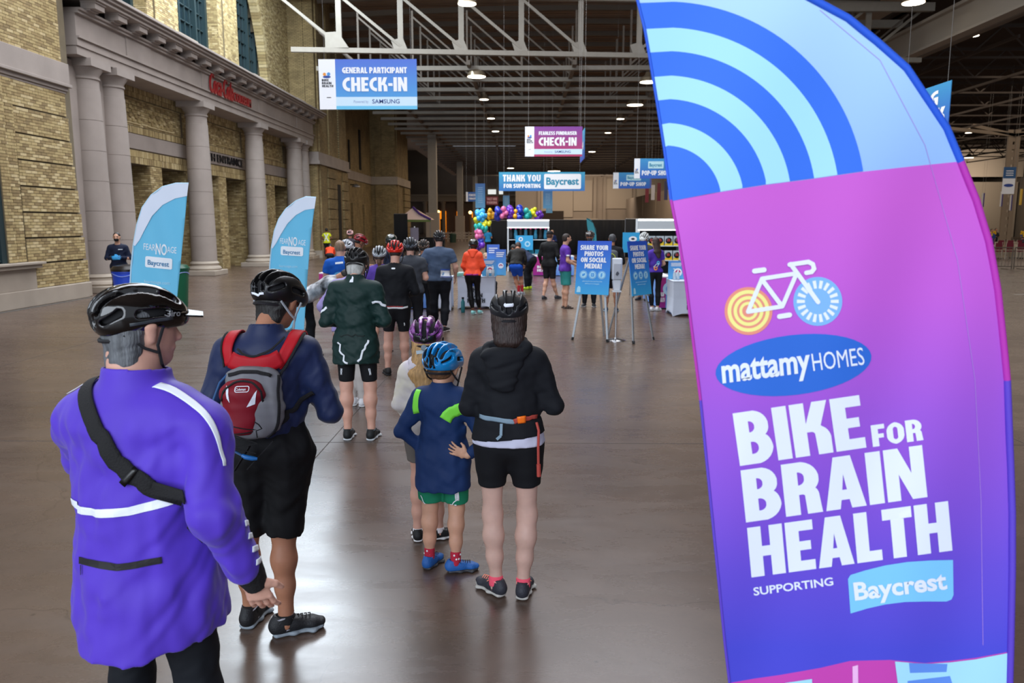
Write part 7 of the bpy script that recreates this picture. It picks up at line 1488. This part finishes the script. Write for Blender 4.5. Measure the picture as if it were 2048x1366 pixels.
# ---- easels with posters
mat('icon_blue', '#2f8fdc'); mat('icon_light', '#a9dcf4')
def easel(u, yaw, label, Y):
    p = at(u, 640, Y=Y); e = empty('easel', (p.x, Y, 0), yaw, label.replace('poster', 'aluminium easel'), 'easel', 'aluminium easels'); AL_ = mat('aluminium', '#b9bfc4', metal=.7, rough=.35)
    for sx in (-1, 1): MB().bar((sx*.32, -.12, 0), (sx*.12, .12, 1.62), .035, .022).build('leg', AL_, e); MB().box((sx*.245-.03, -.05, .77), (sx*.245+.03, .0, .80)).build('shelf_hook', AL_, e); MB().bar((sx*.325, -.125, 0), (sx*.315, -.115, .05), .045, .03).build('foot', mat('rubber', '#1c1c1e', rough=.8), e)
    MB().bar((0, .62, 0), (0, .14, 1.62), .035, .022).build('rear_leg', AL_, e); MB().bar((-.13, .12, 1.5), (.13, .12, 1.5), .03, .02).build('cross_bar', AL_, e)
    b_ = empty('poster_board', (p.x, Y, 0), yaw, label, 'poster', 'share your photos posters'); lean = radians(8)
    pb = MB().box((-.305, 0, 0), (.305, .012, .915)).build('board', mat('poster_blue', '#35a8e2', rough=.45, grad=(0, .92, [(.5, '#2a7cd8'), (1, '#2252c8')])), b_); M4 = Matrix.Translation((0, -.075, .80)) @ Matrix.Rotation(-lean, 4, 'X'); pb.matrix_local = M4
    Z3 = Vector((0, sin(lean), cos(lean))); O = Vector((0, -.075, .80)); fr = Vector((0, -cos(lean), sin(lean)))
    def pt(nm, vf, m, x, z, al='c', d=.003, fit=None):
        V, Fc, w = vf
        if fit: V = [(a*fit/w, b) for a, b in V]; w = fit
        place2d(nm, (V, Fc, w), m, b_, O+Vector((x, 0, 0))+Z3*z, (1, 0, 0), Z3, al, dz=d)
    for t, z, f in (('SHARE YOUR', .76, .50), ('PHOTOS', .655, .34), ('ON SOCIAL', .55, .46), ('MEDIA!', .445, .31)): pt('lettering', heavy(t, .082, .06), PW, 0, z, fit=f)
    for k, x in enumerate((-.165, 0, .165)):
        pt('icon_ring', circ2d(x, 0, .070, .064, 28), mat('icon_light', '#a9dcf4'), 0, .335, 'l'); pt('icon_disc', circ2d(x, 0, .056, None, 24), MATS['icon_light'], 0, .335, 'l', .004)
        if k == 2: pt('icon_letter', heavy('F', .065, .05), mat('icon_blue', '#2f8fdc'), x, .30, 'c', .007)
        elif k == 1: pt('icon_camera', rect2d(-.03, -.03, .03, .03, .012), MATS['icon_blue'], x, .335, 'l', .007); pt('icon_lens', circ2d(0, 0, .017, .010, 16), MATS['icon_light'], x, .335, 'l', .009)
        else: pt('icon_bird', poly2d([(-.032, -.02, .01), (.0, -.028, .02), (.026, .0, .01), (.034, .02), (.018, .024, .01), (.0, .018), (-.004, .004), (-.03, .022), (-.018, -.006)]), MATS['icon_blue'], x, .335, 'l', .007)
    pt('small_lettering', fonttext('#bikeforbrainhealth', .02, .01), MATS['icon_light'], 0, .215, fit=.36); pt('small_lettering', fonttext('#fearnoage', .02, .01), MATS['icon_light'], 0, .175, fit=.26)
    pt('small_logo', poly2d([(0, 0), (.075, 0), (.07, .085), (.035, .11), (.01, .08)]), MATS['icon_light'], -.275, .03, 'l')
    return b_
easel(1185, radians(-25), 'blue share-your-photos poster left of the white sanitizer stand', 13.4)
easel(1276, radians(50), 'blue share-your-photos poster right of the white sanitizer stand', 13.3)
p = at(1231, 681, z=0); s = empty('sanitizer_stand', p, 0, 'white hand sanitizer dispenser on a chrome floor stand between the easels', 'dispenser')
CH = mat('chrome', '#c8cace', metal=.95, rough=.15)
MB().lathe([(.175, 0), (.175, .012), (.12, .03), (.03, .045), (.02, .06)], n=28).build('base_disc', CH, s); MB().tube([(0, 0, .04), (0, 0, .95)], .018, 12).build('pole', CH, s)
m = MB(); m.prism([(-.055, -.06, .86), (.055, -.06, .86), (.075, -.06, 1.02), (.07, -.06, 1.05), (-.07, -.06, 1.05), (-.075, -.06, 1.02)], (0, .1, 0)); m.box((-.085, -.07, 1.05), (.085, .05, 1.42)); m.build('dispenser_body', mat('dispenser_white', '#d9dcdf', rough=.4), s, bevel=.02)
m = MB(); m.box((-.06, -.085, 1.06), (.065, -.068, 1.33)); m.build('front_cover', mat('dispenser_grey', '#b4b6bc', rough=.3), s, bevel=.01); m = MB(); m.prism([(-.03, -.095, 1.14), (.0, -.095, 1.12), (.03, -.095, 1.16), (.005, -.095, 1.20), (-.02, -.095, 1.18)], (0, .01, 0)); m.build('leaf_emblem', mat('emblem', '#4a4c55'), s)
MB().box((-.075, -.10, .845), (.075, .06, .862)).build('drip_tray', MATS['dispenser_white'], s)

# ---- tables
def cover_table(u0, u1, v, depth, label, logo=True, m=None, hgt=.75, yaw=0, n='covered_table'):
    a = gp(u0, v); b_ = at(u1, v, Y=a.y); w = b_.x-a.x; e = empty(n, (a.x+w/2, a.y+depth/2, 0), yaw, label, 'table', 'white covered tables'); WM = m or mat('spandex_white', '#c4ccdc', rough=.75, var=.04, vscale=3)
    mb = MB(); N = 40; rings = []
    for z, k, sc in ((.0, .0, 1.0), (.06, .35, .985), (.2, .75, .95), (.38, 1., .93), (.56, .8, .95), (.70, .3, .985), (hgt, 0, 1.0)):
        R_ = []
        for i in range(N):
            t = i/N*4; sd = int(t); f = t-sd; c = [(-1, -1), (1, -1), (1, 1), (-1, 1), (-1, -1)]; x = c[sd][0]+(c[sd+1][0]-c[sd][0])*f; y = c[sd][1]+(c[sd+1][1]-c[sd][1])*f
            arch = (1-(2*f-1)**2)*(.10 if z < .03 else 0); q = 1-(1-sc)*(.4+.6*(1-(2*f-1)**2)); R_.append((x*w/2*q, y*depth/2*q, z+arch))
        rings.append(R_)
    vs = [p for r in rings for p in r]; fs = [(i*N+k_, i*N+(k_+1) % N, (i+1)*N+(k_+1) % N, (i+1)*N+k_) for i in range(6) for k_ in range(N)]; fs.append(tuple(6*N+k_ for k_ in range(N))); mb.add(vs, fs, False); mb.build('fitted_cover', WM, e)
    mb = MB(); mb.box((-w/2-.01, -depth/2-.01, hgt), (w/2+.01, depth/2+.01, hgt+.025)); mb.build('table_top', WM, e, bevel=.01)
    for sx in (-1, 1):
        for sy in (-1, 1): MB().tube([(sx*(w/2-.05), sy*(depth/2-.05), 0), (sx*(w/2-.08), sy*(depth/2-.08), hgt)], .018, 8).build('leg', mat('table_leg', '#4a4d52', metal=.6, rough=.4), e)
    if logo:
        f = empty('front_print', (0, -depth/2*.93-.02, .14)); f.parent = e; lw = min(.42, w*.5); f.location.x = -lw/2
        for i, t in enumerate(('BIKE', 'BRAIN', 'HEALTH')): place2d('lettering', (lambda vf: ([(a_*lw*(.68, .86, 1)[i]/vf[2], b2) for a_, b2 in vf[0]], vf[1], lw))(heavy(t, .10)), DK, f, (0, 0, .26-.125*i), (1, 0, 0), (0, 0, 1), dz=.01)
        place2d('logo_ellipse', circ2d(.16, .44, .035, ex=3.6), MATS['logo_navy'], f, (0, 0, 0), (1, 0, 0), (0, 0, 1), dz=.01)
    return e, w
cover_table(915, 990, 618, .75, 'white covered table with black event lettering beside the coral jacket')
cover_table(856, 902, 622, .75, 'white covered table left of the coral jacket, its front leg flaring out', logo=False)
cover_table(1345, 1440, 633, .8, 'white covered table at the left edge of the big flag')
def skirt_table(u0, u1, v, depth, label, yaw=0, top='#d6d6dc', cols=('#9a1f8c', '#5f8fe0')):
    a = gp(u0, v); b_ = at(u1, v, Y=a.y); w = (b_.x-a.x)/cos(yaw); e = empty('skirted_table', (a.x, a.y, 0), yaw, label, 'table', 'tables with printed skirts')
    MB().box((0, 0, .74), (w, depth, .765)).build('table_top', mat('top_'+top.strip('#'), top, rough=.6), e); MB().box((.02, .02, .02), (w-.02, depth-.02, .74)).build('skirt_back', mat('skirt_blue', '#6d9ae0', rough=.8), e)
    f0 = .52; MB().box((0, -.01, .03), (w*f0, .0, .74)).build('magenta_panel', mat('skirt_mag', cols[0], rough=.8, grad=(0, .74, [(1, '#b02a7c')])), e); MB().box((w*f0, -.01, .03), (w, .0, .74)).build('blue_panel', mat('skirt_cols', cols[1], rough=.8, grad=(0, .74, [(1, '#8fbcf0')])), e)
    place2d('wheel_print', circ2d(w*.78, .48, .16, .09, 24), mat('skirt_light', '#b8dcf6'), e, (0, -.01, 0), (1, 0, 0), (0, 0, 1), dz=.006); txt(e, heavy('BRAIN', .10), PW, w*.10, .30, d=.02, fit=w*.3); txt(e, heavy('HEALTH', .10), PW, w*.10, .17, d=.02, fit=w*.34)
    return e, w
skirt_table(742, 858, 618, 1.3, 'check-in table with magenta skirt left of the grey-tee man')
skirt_table(1066, 1148, 552, .8, 'check-in counter with magenta and blue skirt under the shelves')
skirt_table(1316, 1344, 618, 2.5, 'counter with magenta skirt running back beside the long-haired woman')
skirt_table(640, 738, 606, 1.2, 'left end check-in table hidden among the cyclists')
# posters standing on the tables
def acrylic(u0, v0, u1, v1, Y, label, z0=.775):
    a = at(u0, v1, Y=Y); b_ = at(u1, v0, Y=Y); w = b_.x-a.x; h_ = b_.z-z0; s = empty('table_poster', (a.x, Y, z0), 0, label, 'poster', 'small posters standing on the tables')
    MB().box((0, 0, 0), (w, .015, h_)).build('board', mat('tp_blue', '#56b0e4', rough=.4, grad=(0, .6, [(1, '#3f6cc8')])), s); MB().box((w*.2, 0, 0), (w*.8, .12, .01)).build('stand_foot', mat('clear_plastic', '#cfdbe4', rough=.2), s)
    for k in range(3): pane(s, 'text_line', w*.15, h_*(.86-.07*k), w*(.85-.06*k), h_*(.895-.07*k), PW, .006)
    place2d('white_disc', circ2d(w*.55, h_*.38, min(w, h_)*.24, n=24), PW, s, (0, 0, 0), (1, 0, 0), (0, 0, 1), dz=.006)
    for k in range(5): a_ = pi*(.15+.175*k); place2d('pink_fan', circ2d(w*.55+cos(a_)*w*.12, h_*.36+sin(a_)*w*.13, w*.045, n=12), mat('pink_print', '#c8286a'), s, (0, 0, 0), (1, 0, 0), (0, 0, 1), dz=.010)
    return s
acrylic(964, 518, 993, 562, 18.35, 'blue poster with pink fan standing at the front of the white table')
acrylic(989, 499, 1012, 532, 18.6, 'blue poster behind the clear bottles, right of three')
acrylic(974, 489, 999, 528, 18.85, 'pale blue poster, rearmost of three on the white tables')
acrylic(1336, 522, 1372, 562, 17.4, 'blue poster with white disc on the counter at the flag edge')
for i, (u, v, c, k) in enumerate(((975, 549, '#dfe8ee', 'clear sanitizer bottle left of two before the blue poster'), (986, 552, '#dfe8ee', 'clear sanitizer bottle right of two before the blue poster'), (1356, 552, '#dfe8ee', 'clear bottle on the counter at the flag edge'), (1349, 553, '#e6ecef', 'white bottle beside the clear one at the flag edge'))):
    p = at(u, v, Y=18.3 if u < 1000 else 17.15); b_ = empty('bottle', (p.x, p.y, .775), 0, k, 'bottle', 'clear bottles on the tables')
    MB().lathe([(.03, 0), (.035, .01), (.035, .14), (.015, .17), (.012, .19)], n=14).build('bottle_body', mat('clear_bottle', '#dfe9f0', rough=.1, trans=.5), b_); m = MB(); m.lathe([(.014, .18), (.014, .21), (.006, .22), (.006, .24)], n=10); m.box((-.03, -.008, .235), (.01, .008, .25)); m.build('pump_cap', PW, b_)
p = at(926, 625, z=0); b_ = empty('water_bottle', p, 0, 'tall teal water bottle on the floor under the white table', 'bottle'); MB().lathe([(.04, 0), (.045, .02), (.045, .24), (.025, .28), (.025, .31)], n=14).build('bottle_body', mat('teal_bottle', '#1f6f78', rough=.3), b_); MB().lathe([(.028, .31), (.028, .35)], n=12).build('screw_cap', MATS['rubber'], b_)
p = at(922, 549, Y=18.4); b_ = empty('wipes_box', (p.x, 18.4, .775), .2, 'small mint green box on the white table before the coral jacket', 'box'); MB().box((-.12, -.07, 0), (.12, .07, .08)).build('box_body', mat('mint', '#7fb8ac', rough=.5), b_, bevel=.01); MB().box((-.05, -.03, .08), (.05, .03, .1)).build('tissue', PW, b_)
for i, (u, v, c, lb) in enumerate(((742, 548, '#3a6ea8', 'blue folder on the left check-in table'), (762, 550, '#c8ccd4', 'stack of white papers on the left check-in table'), (730, 546, '#b02a3a', 'red pouch on the left check-in table'), (838, 551, '#a03858', 'small pink box on the table corner'))):
    p = at(u, v, Y=19.0); b_ = empty('table_item', (p.x, 19.0, .767), .3*i, lb, 'stationery'); MB().box((-.11, -.08, 0), (.11, .08, .04+.02*(i % 2))).build('item_body', mat('it'+c, c, rough=.6), b_, bevel=.008); MB().box((-.09, -.085, .012), (.09, -.078, .02)).build('edge_band', PW, b_)
# ---- display shelves
def shelf_unit(u0, u1, v0, v1, Y, label, kind):
    a = at(u0, v1, Y=Y); b_ = at(u1, v0, Y=Y); w = b_.x-a.x; H_ = b_.z; s = empty('display_shelf', (a.x, Y, 0), 0, label, 'shelf'); WF = mat('shelf_white', '#cfd6da', rough=.5); BK = mat('shelf_back', '#0e1014', rough=.8)
    for x in (0, w): MB().box((x-.03, 0, 0), (x+.03, .5, H_)).build('upright', WF, s)
    MB().box((0, .48, 0), (w, .5, H_)).build('back_panel', BK, s); MB().box((-.03, -.02, H_-.30), (w+.03, .03, H_)).build('header_panel', mat('header', '#b9c0c4', rough=.4), s); MB().box((-.03, -.03, H_-.04), (w+.03, .0, H_+.01)).build('light_strip', mat('led', '#ffffff', emit=1.6), s); MB().box((-.03, -.03, H_-.33), (w+.03, .0, H_-.30)).build('light_strip', MATS['led'], s)
    MB().box((-.03, 0, H_), (w+.03, .5, H_+.02)).build('roof_panel', WF, s)
    zs = [at(u0, v, Y=Y).z for v in ((479, 508, 530) if kind == 'bags' else (491, 520, 548))]
    for z in zs: MB().box((0, 0, z-.03), (w, .48, z)).build('shelf_board', WF, s)
    return s, w, zs, a.x
s, w, zs, x0 = shelf_unit(1016, 1097, 440, 552, 33, 'lit white display shelf hung with teal and black bags', 'bags')
for i in range(8):
    c = ('#14161c', '#1d6f8e', '#101218', '#1a6a8a')[i % 4]; e = empty('gym_bag', (x0+.12+i*(w-.24)/7, 32.95, zs[0]), 0, ('black', 'teal', 'charcoal', 'dark teal')[i % 4]+' drawstring bag, '+('leftmost', 'second', 'third', 'fourth', 'fifth', 'sixth', 'seventh', 'rightmost')[i]+' from the left on the top shelf', 'bag', 'bags on the top shelf')
    T = Sdf(); T.c((0, .12, .07), (0, .12, .40), (.085, .06), (.06, .035), k=.02); T.wrinkle(.008, 20, i); sdfobj('bag_body', T, .018, mat('bag_'+c, c, rough=.7), e); MB().box((-.03, .05, .42), (.03, .06, .50)).build('pink_tag', mat('tag_pink', '#c82a6a'), e)
for i in range(6):
    e = empty('folded_shirts', (x0+.2+i*(w-.4)/5, 33.05, zs[1]), 0, ('leftmost', 'second', 'third', 'fourth', 'fifth', 'rightmost')[i]+' teal folded shirt pile on the middle shelf', 'clothing', 'folded shirts on the shelf'); m = MB()
    for k in range(4): m.box((-.11+.004*k, .02, .045*k), (.11-.003*k, .3, .045*k+.04))
    m.build('shirt_pile', mat('shirt_teal', '#1f7f9a' if i % 2 else '#1f7f9a', rough=.8), e)
a = at(1031, 500, Y=32.9); b_ = at(1066, 471, Y=32.9); s = empty('shelf_poster', (a.x, 32.9, a.z), 0, 'cyan poster fixed on the front of the bag shelf', 'poster'); MB().box((0, 0, 0), (b_.x-a.x, .02, b_.z-a.z)).build('board', mat('poster_cyan', '#2fa4dc', rough=.5), s); MB().box((.1, .02, 0), (.14, .36, .03)).build('clip', WIRE, s); place2d('swoosh', circ2d(.22, .45, .09, .05, 18), PW, s, (0, 0, 0), (1, 0, 0), (0, 0, 1), dz=.006); place2d('flower_print', circ2d(.5, .25, .12, .06, 18), MATS['icon_light'], s, (0, 0, 0), (1, 0, 0), (0, 0, 1), dz=.006)
s, w, zs, x0 = shelf_unit(1275, 1362, 439, 575, 24, 'lit white display shelf stacked with boxed helmets beside the big flag', 'boxes')
for r in range(2):
    for i in range(5):
        e = empty('helmet_box', (x0+.13+i*.262, 24.02, zs[r]), 0, ('upper', 'lower')[r]+' shelf helmet box, '+('leftmost', 'second', 'third', 'fourth', 'fifth')[i]+' from the left', 'box', 'boxed helmets on the shelf'); m = MB(); m.box((-.115, 0, 0), (.115, .22, .285)); m.build('carton', mat('carton_white', '#b8c4cc', rough=.5), e); m = MB(); m.prism([(-.115, -.003, 0), (.115, -.003, 0), (.115, -.003, .12), (-.115, -.003, .05)], (0, .002, 0)); m.build('yellow_corner', mat('carton_yellow', '#e8c820'), e)
        m = MB(); m.sphere((0, .0, .15), .095, 14, (1, .35, 1)); m.build('helmet_shell', mat('toy_helmet', '#15161a', rough=.25), e); m = MB(); 
        for k in (-1, 0, 1): m.bar((k*.035, -.032, .12), (k*.02, -.030, .20), .018, .006)
        m.build('red_stripe', mat('toy_red', '#b02a2a', rough=.3), e)
a = at(1245, 505, Y=22); b_ = at(1280, 465, Y=22); s = empty('hung_poster', (a.x, 22, a.z), radians(5), 'cyan poster with a white helmet above the right easel', 'poster'); w = b_.x-a.x; h_ = b_.z-a.z; MB().box((0, 0, 0), (w, .02, h_)).build('board', MATS['poster_cyan'], s); MB().tube([(w/2, .03, -a.z), (w/2, .03, h_*.8)], .015, 6).build('stand_pole', WIRE, s)
place2d('helmet_print', circ2d(w*.6, h_*.68, h_*.13, ex=1.6), PW, s, (0, 0, 0), (1, 0, 0), (0, 0, 1), dz=.006); place2d('helmet_hole', circ2d(w*.6, h_*.68, h_*.05, ex=1.8), DK, s, (0, 0, 0), (1, 0, 0), (0, 0, 1), dz=.010)
# ---- balloon garland
GC = {'b': '#36a6e4', 'y': '#f2b01c', 'n': '#2238b4', 'p': '#e070a4', 'v': '#6a2cb4', 't': '#26b8b0', 'l': '#e4e028'}
gb = at(975, 500, Y=35); ga = empty('balloon_garland', (gb.x, 35, 0), 0, 'many-coloured balloon garland arching over the bag shelf', 'balloons')
pts = []
def cl_(c, x, y, n, r, sx=28, sy=34, big=None):
    rr_ = random.Random(int(x*7+y)); 
    for i in range(n): a_ = i*2.4+rr_.random(); d_ = sqrt((i+.3)/n); pts.append((c, x+cos(a_)*sx*d_*1.15, y+sin(a_)*sy*d_*1.15, r*(.85+.3*rr_.random())))
    if big: pts.append((c,)+big)
for a_ in (('b', 350, 180, 14, 24, 44, 56), ('y', 460, 165, 9, 20, 26, 46), ('n', 545, 150, 8, 24, 34, 40, (545, 185, 44)), ('p', 612, 150, 9, 22, 34, 46), ('v', 685, 150, 10, 22, 30, 50, (678, 95, 30)), ('y', 742, 155, 6, 20, 22, 36), ('n', 795, 165, 9, 24, 30, 40, (792, 97, 34)), ('t', 880, 160, 9, 24, 34, 40), ('l', 950, 145, 11, 20, 36, 42), ('v', 1010, 180, 9, 22, 36, 34), ('l', 400, 262, 12, 20, 50, 30), ('l', 305, 235, 5, 20, 20, 20), ('t', 330, 310, 7, 26, 40, 30), ('t', 390, 335, 3, 26, 20, 15), ('p', 325, 385, 8, 24, 34, 34), ('p', 355, 415, 3, 20, 14, 16), ('n', 350, 470, 5, 22, 24, 22), ('v', 335, 505, 6, 26, 30, 26), ('v', 325, 540, 4, 22, 24, 14)): cl_(*a_)
bm_ = {}
for c in GC: 
    me = MB().sphere((0, 0, 0), 1, 12).mesh('balloon'); me.materials.append(mat('balloon_'+c, GC[c], rough=.2, coat=.3)); bm_[c] = me
for c, x, y, r in pts:
    q = at(900+x/5.693, 400+y/5.693, Y=35+random.uniform(-.12, .2)); o = bpy.data.objects.new('balloon', bm_[c]); COL.objects.link(o); o.parent = ga; o.location = q-Vector((gb.x, 35, 0)); k = r/5.693/1578*35*1.22; o.scale = (k, k, k*1.1)
m = MB(); qq = [at(u, v, Y=35.15)-Vector((gb.x, 35, 0)) for u, v in ((1080, 432), (1050, 424), (1010, 424), (970, 428), (960, 445), (956, 470), (958, 500))]; qq.append(Vector((qq[-1].x, .15, 0))); m.tube(qq, .025, 6); q0 = qq[0]; m.tube([q0, Vector((q0.x, q0.y, 0))], .025, 6); m.build('support_frame', WIRE, ga)
# ---- drapes and distant furnishings
BD = mat('black_drape', '#0c0b0d', rough=.95)
def drape(u0, u1, v0, Y, label, parts=True):
    a = at(u0, 500, Y=Y); b_ = at(u1, v0, Y=Y); e = empty('drape_wall', (a.x, Y, 0), 0, label, 'curtain', 'black pipe-and-drape walls'); w = b_.x-a.x; n = max(6, int(w/.12)); vs = []; fs = []
    for i in range(n+1): y = .06*sin(i*1.3)+.03*sin(i*2.9); vs += [(w*i/n, y, .02), (w*i/n, y, b_.z)]
    for i in range(n): fs.append((2*i, 2*i+2, 2*i+3, 2*i+1))
    me = bpy.data.meshes.new('drape'); me.from_pydata(vs, [], fs); me.polygons.foreach_set('use_smooth', [True]*n); o = link('drape', me, BD, e); md = o.modifiers.new('s', 'SOLIDIFY'); md.thickness = .01
    m = MB(); m.tube([(0, .1, b_.z), (w, .1, b_.z)], .03, 6); k = 0
    while k <= w+.01: m.tube([(k, .1, 0), (k, .1, b_.z)], .03, 6); k += max(w/4, 1.5)
    m.build('pipe_frame', mat('pipe', '#77777a', metal=.5, rough=.5), e)
drape(982, 1062, 441, 50, 'black drapes behind the balloons and bag shelf'); drape(1096, 1250, 440, 50, 'black drapes behind the two easels'); drape(1250, 1345, 438, 46, 'taller black drapes left of the big flag'); drape(789, 815, 428, 56, 'black drape panel before the brick tower')
a = at(822, 505, Y=58); e = empty('draped_table', (a.x, 58, 0), 0, 'long black draped table beyond the dark helmets', 'table'); MB().box((0, 0, 0), (at(888, 505, Y=58).x-a.x, 1, .95)).build('table_drape', BD, e); MB().box((-.02, -.02, .95), (at(888, 505, Y=58).x-a.x+.02, 1.02, .98)).build('table_top', BD, e)
for i, u in enumerate((805, 829)):
    p = at(u, 470, Y=57); e = empty('display_easel', (p.x, 57, 0), 0, ('left', 'right')[i]+' small poster on a white easel before the draped table', 'easel'); 
    for sx in (-1, 1): MB().bar((sx*.35, 0, 0), (0, .1, 1.8), .05, .04).build('leg', PW, e)
    MB().box((-.3, -.02, .8), (.3, .0, 1.7)).build('poster', mat('grey_poster', '#7d7484'), e)
a = at(817, 441, Y=62); e = empty('canopy_tent', (a.x+.6, 62, 0), 0, 'pale canopy tent with purple edge left of the nearest post', 'tent'); m = MB(); W_ = 2.6; m.add([(-W_/2, -1.3, 2.3), (W_/2, -1.3, 2.3), (W_/2, 1.3, 2.3), (-W_/2, 1.3, 2.3), (-.2, 0, 3.25)], [(0, 1, 4), (1, 2, 4), (2, 3, 4), (3, 0, 4)]); m.build('canopy', mat('tent_pale', '#d8c0b8', rough=.8), e); MB().tube([(-.2, -.1, 3.25), (.4, -.9, 2.75), (W_/2, -1.35, 2.32)], .09, 6).build('purple_edge', mat('tent_purple', '#4a2c7a'), e); MB().box((-W_/2, -1.32, 2.12), (W_/2, -1.3, 2.3)).build('valance', mat('tent_green', '#5d6a28'), e)
for sx in (-1, 1): MB().tube([(sx*W_/2*.97, -1.25, 0), (sx*W_/2*.97, -1.25, 2.3)], .04, 6).build('leg', WIRE, e)
for i in range(7):
    p = at(868+i*14, 474, Y=88); e = empty('white_barricade', (p.x, 88, 0), 0, ('leftmost', 'second', 'third', 'fourth', 'fifth', 'sixth', 'rightmost')[i]+' white slatted barricade in the row before the orange doorways', 'barrier', 'white barricades in the far aisle'); 
    for z in (.3, .6, .9): MB().box((0, 0, z), (.76, .05, z+.1)).build('rail', mat('barr_white', '#a8998a'), e)
    for x in (.02, .37, .7): MB().box((x, .0, 0), (x+.05, .06, 1.1)).build('leg', MATS['barr_white'], e)
p = at(906, 475, Y=84); e = empty('waste_bin', (p.x, 84, 0), 0, 'small dark green bin at the foot of the middle post', 'bin'); MB().lathe([(.32, 0), (.36, .85), (.38, .87), (.30, .95)], n=16).build('bin_body', mat('bin_green', '#12301f', rough=.6), e); MB().lathe([(.3, .94), (.1, .99)], n=16).build('bin_lid', MATS['bin_green'], e)
# bins by the left flag
def bin_(u, Y, c, lid, label, hgt=.92):
    p = at(u, 560, Y=Y); e = empty('recycling_bin', (p.x, Y, 0), .1, label, 'bin'); m = MB(); m.lathe([(.26, 0), (.27, .03), (.33, hgt-.06), (.345, hgt-.05), (.345, hgt)], n=28); m.build('bin_body', mat('bin_'+c, c, rough=.45), e); MB().lathe([(.355, hgt-.02), (.36, hgt+.03), (.30, hgt+.10), (.10, hgt+.13), (.001, hgt+.13)], n=28).build('bin_lid', mat('lid_'+lid, lid, rough=.3), e)
    m = MB(); m.tube([(.335*cos(a_), .335*sin(a_), hgt-.10-.035*sin(a_*3)) for a_ in np.linspace(0, 2*pi, 25)], .010, 5, False); m.build('liner_edge', mat('liner', '#8ea4e8', rough=.3), e); return e
bin_(256, 18.2, '#1c48c8', '#14100f', 'blue recycling bin with black lid between cleaner and left flag'); bin_(349, 18.6, '#0c5a3c', '#0c4a32', 'dark green bin mostly hidden behind the left flag')
# ---- dining hall at the far right
FEN = mat('fence_dark', '#5d5145', rough=.6)
for i in range(4):
    x = 19.2+i*2.5; e = empty('crowd_barrier', (x, 35, 0), 0, ('leftmost', 'second', 'third', 'rightmost')[i]+' dark steel crowd barrier before the dining chairs', 'barrier', 'crowd barriers before the dining area'); m = MB(); m.tube([(0, 0, 0), (0, 0, .95)], .025, 6); m.tube([(2.4, 0, 0), (2.4, 0, .95)], .025, 6); m.tube([(0, 0, .95), (2.4, 0, .95)], .025, 6); m.tube([(0, 0, .12), (2.4, 0, .12)], .02, 6); m.build('frame', FEN, e)
    for k in range(1, 16): MB().tube([(k*.15, 0, .12), (k*.15, 0, .95)], .01, 5).build('bar', FEN, e)
    for xx in (.3, 2.1): MB().box((xx-.02, -.25, 0), (xx+.02, .25, .03)).build('foot', FEN, e)
RC = mat('red_seat', '#6e1428', rough=.7); CLw = mat('linen', '#b4a48f', rough=.8)
ch0 = None; names = ['near row', 'second row', 'third row']; row = 0
def chair_at(x, y, lab):
    global ch0
    if ch0 is None:
        ch0 = empty('banquet_chair', (x, y, 0), 0, lab, 'chair', 'red dining chairs'); T = MB(); T.box((-.2, -.2, .42), (.2, .2, .48)); T.build('seat', RC, ch0); MB().box((-.2, -.24, .55), (.2, -.2, .92)).build('backrest', RC, ch0)
        for sx in (-1, 1):
            for sy in (-1, 1): MB().tube([(sx*.2, sy*.2, .42), (sx*.23, sy*.24, 0)], .022, 5).build('leg', mat('chair_frame', '#b8a894', rough=.4), ch0)
            MB().tube([(sx*.2, -.2, .42), (sx*.2, -.23, .96)], .02, 5).build('frame_post', MATS['chair_frame'], ch0)
        return
    c = ch0.copy(); COL.objects.link(c); c.location = (x, y, 0); c['label'] = lab
    for q in ch0.children: d = q.copy(); COL.objects.link(d); d.parent = c
ow = ['leftmost', 'second', 'third', 'fourth', 'fifth', 'sixth', 'seventh', 'eighth']
for r, (y, n, x0_) in enumerate(((45, 7, 26.2), (52, 7, 30.5))):
    for i in range(n): chair_at(x0_+i*.62, y, ow[i]+' red dining chair of the '+names[r]+' behind the crowd barriers')
    for k in range(2):
        e = empty('banquet_table', (x0_+.9+k*2.4, y+1.5, 0), 0, ('left', 'right')[k]+' linen-covered dining table behind the '+names[r]+' of red chairs', 'table', 'linen dining tables'); MB().lathe([(.95, .05), (.9, .3), (.92, .74)], n=28).build('tablecloth', CLw, e); MB().lathe([(.92, .74), (.92, .76)], n=28).build('table_top', CLw, e)
        f = empty('flower_bunch', (x0_+.9+k*2.4, y+1.5, .765), 0, 'yellow flowers on the '+('left', 'right')[k]+' table of the '+names[r], 'flowers', 'yellow table flowers'); m = MB(); rr_ = random.Random(r*5+k)
        for t in range(26): a_ = rr_.random()*6.3; d_ = .3*sqrt(rr_.random()); m.sphere((cos(a_)*d_, sin(a_)*d_, .5+.2*rr_.random()), .07, 6)
        o = m.build('blossoms', mat('yellow_bloom', '#d8a818', rough=.8), f); o['kind'] = 'stuff'; MB().lathe([(.08, 0), (.1, .05), (.05, .3), (.07, .42)], n=12).build('vase', mat('vase', '#2a3040', rough=.3), f)
for i, (x, y, c, cn) in enumerate(((28.0, 47.6, '#2a4a86', 'blue'), (30.2, 47.8, '#3a3a44', 'charcoal'), (32.4, 54.6, '#20242c', 'black'), (34.5, 54.8, '#4a5a8a', 'slate blue'))):
    person('person', 'distant diner in '+cn+' top among the linen tables', (x, y, 0), radians(180), H=1.68, h=.03, det=False, sk='tan', hair='#1b1512', arms=phone, top=dict(c=c, hem=.9, sleeve=.5), bottom=dict(c='#14161c', len=1))
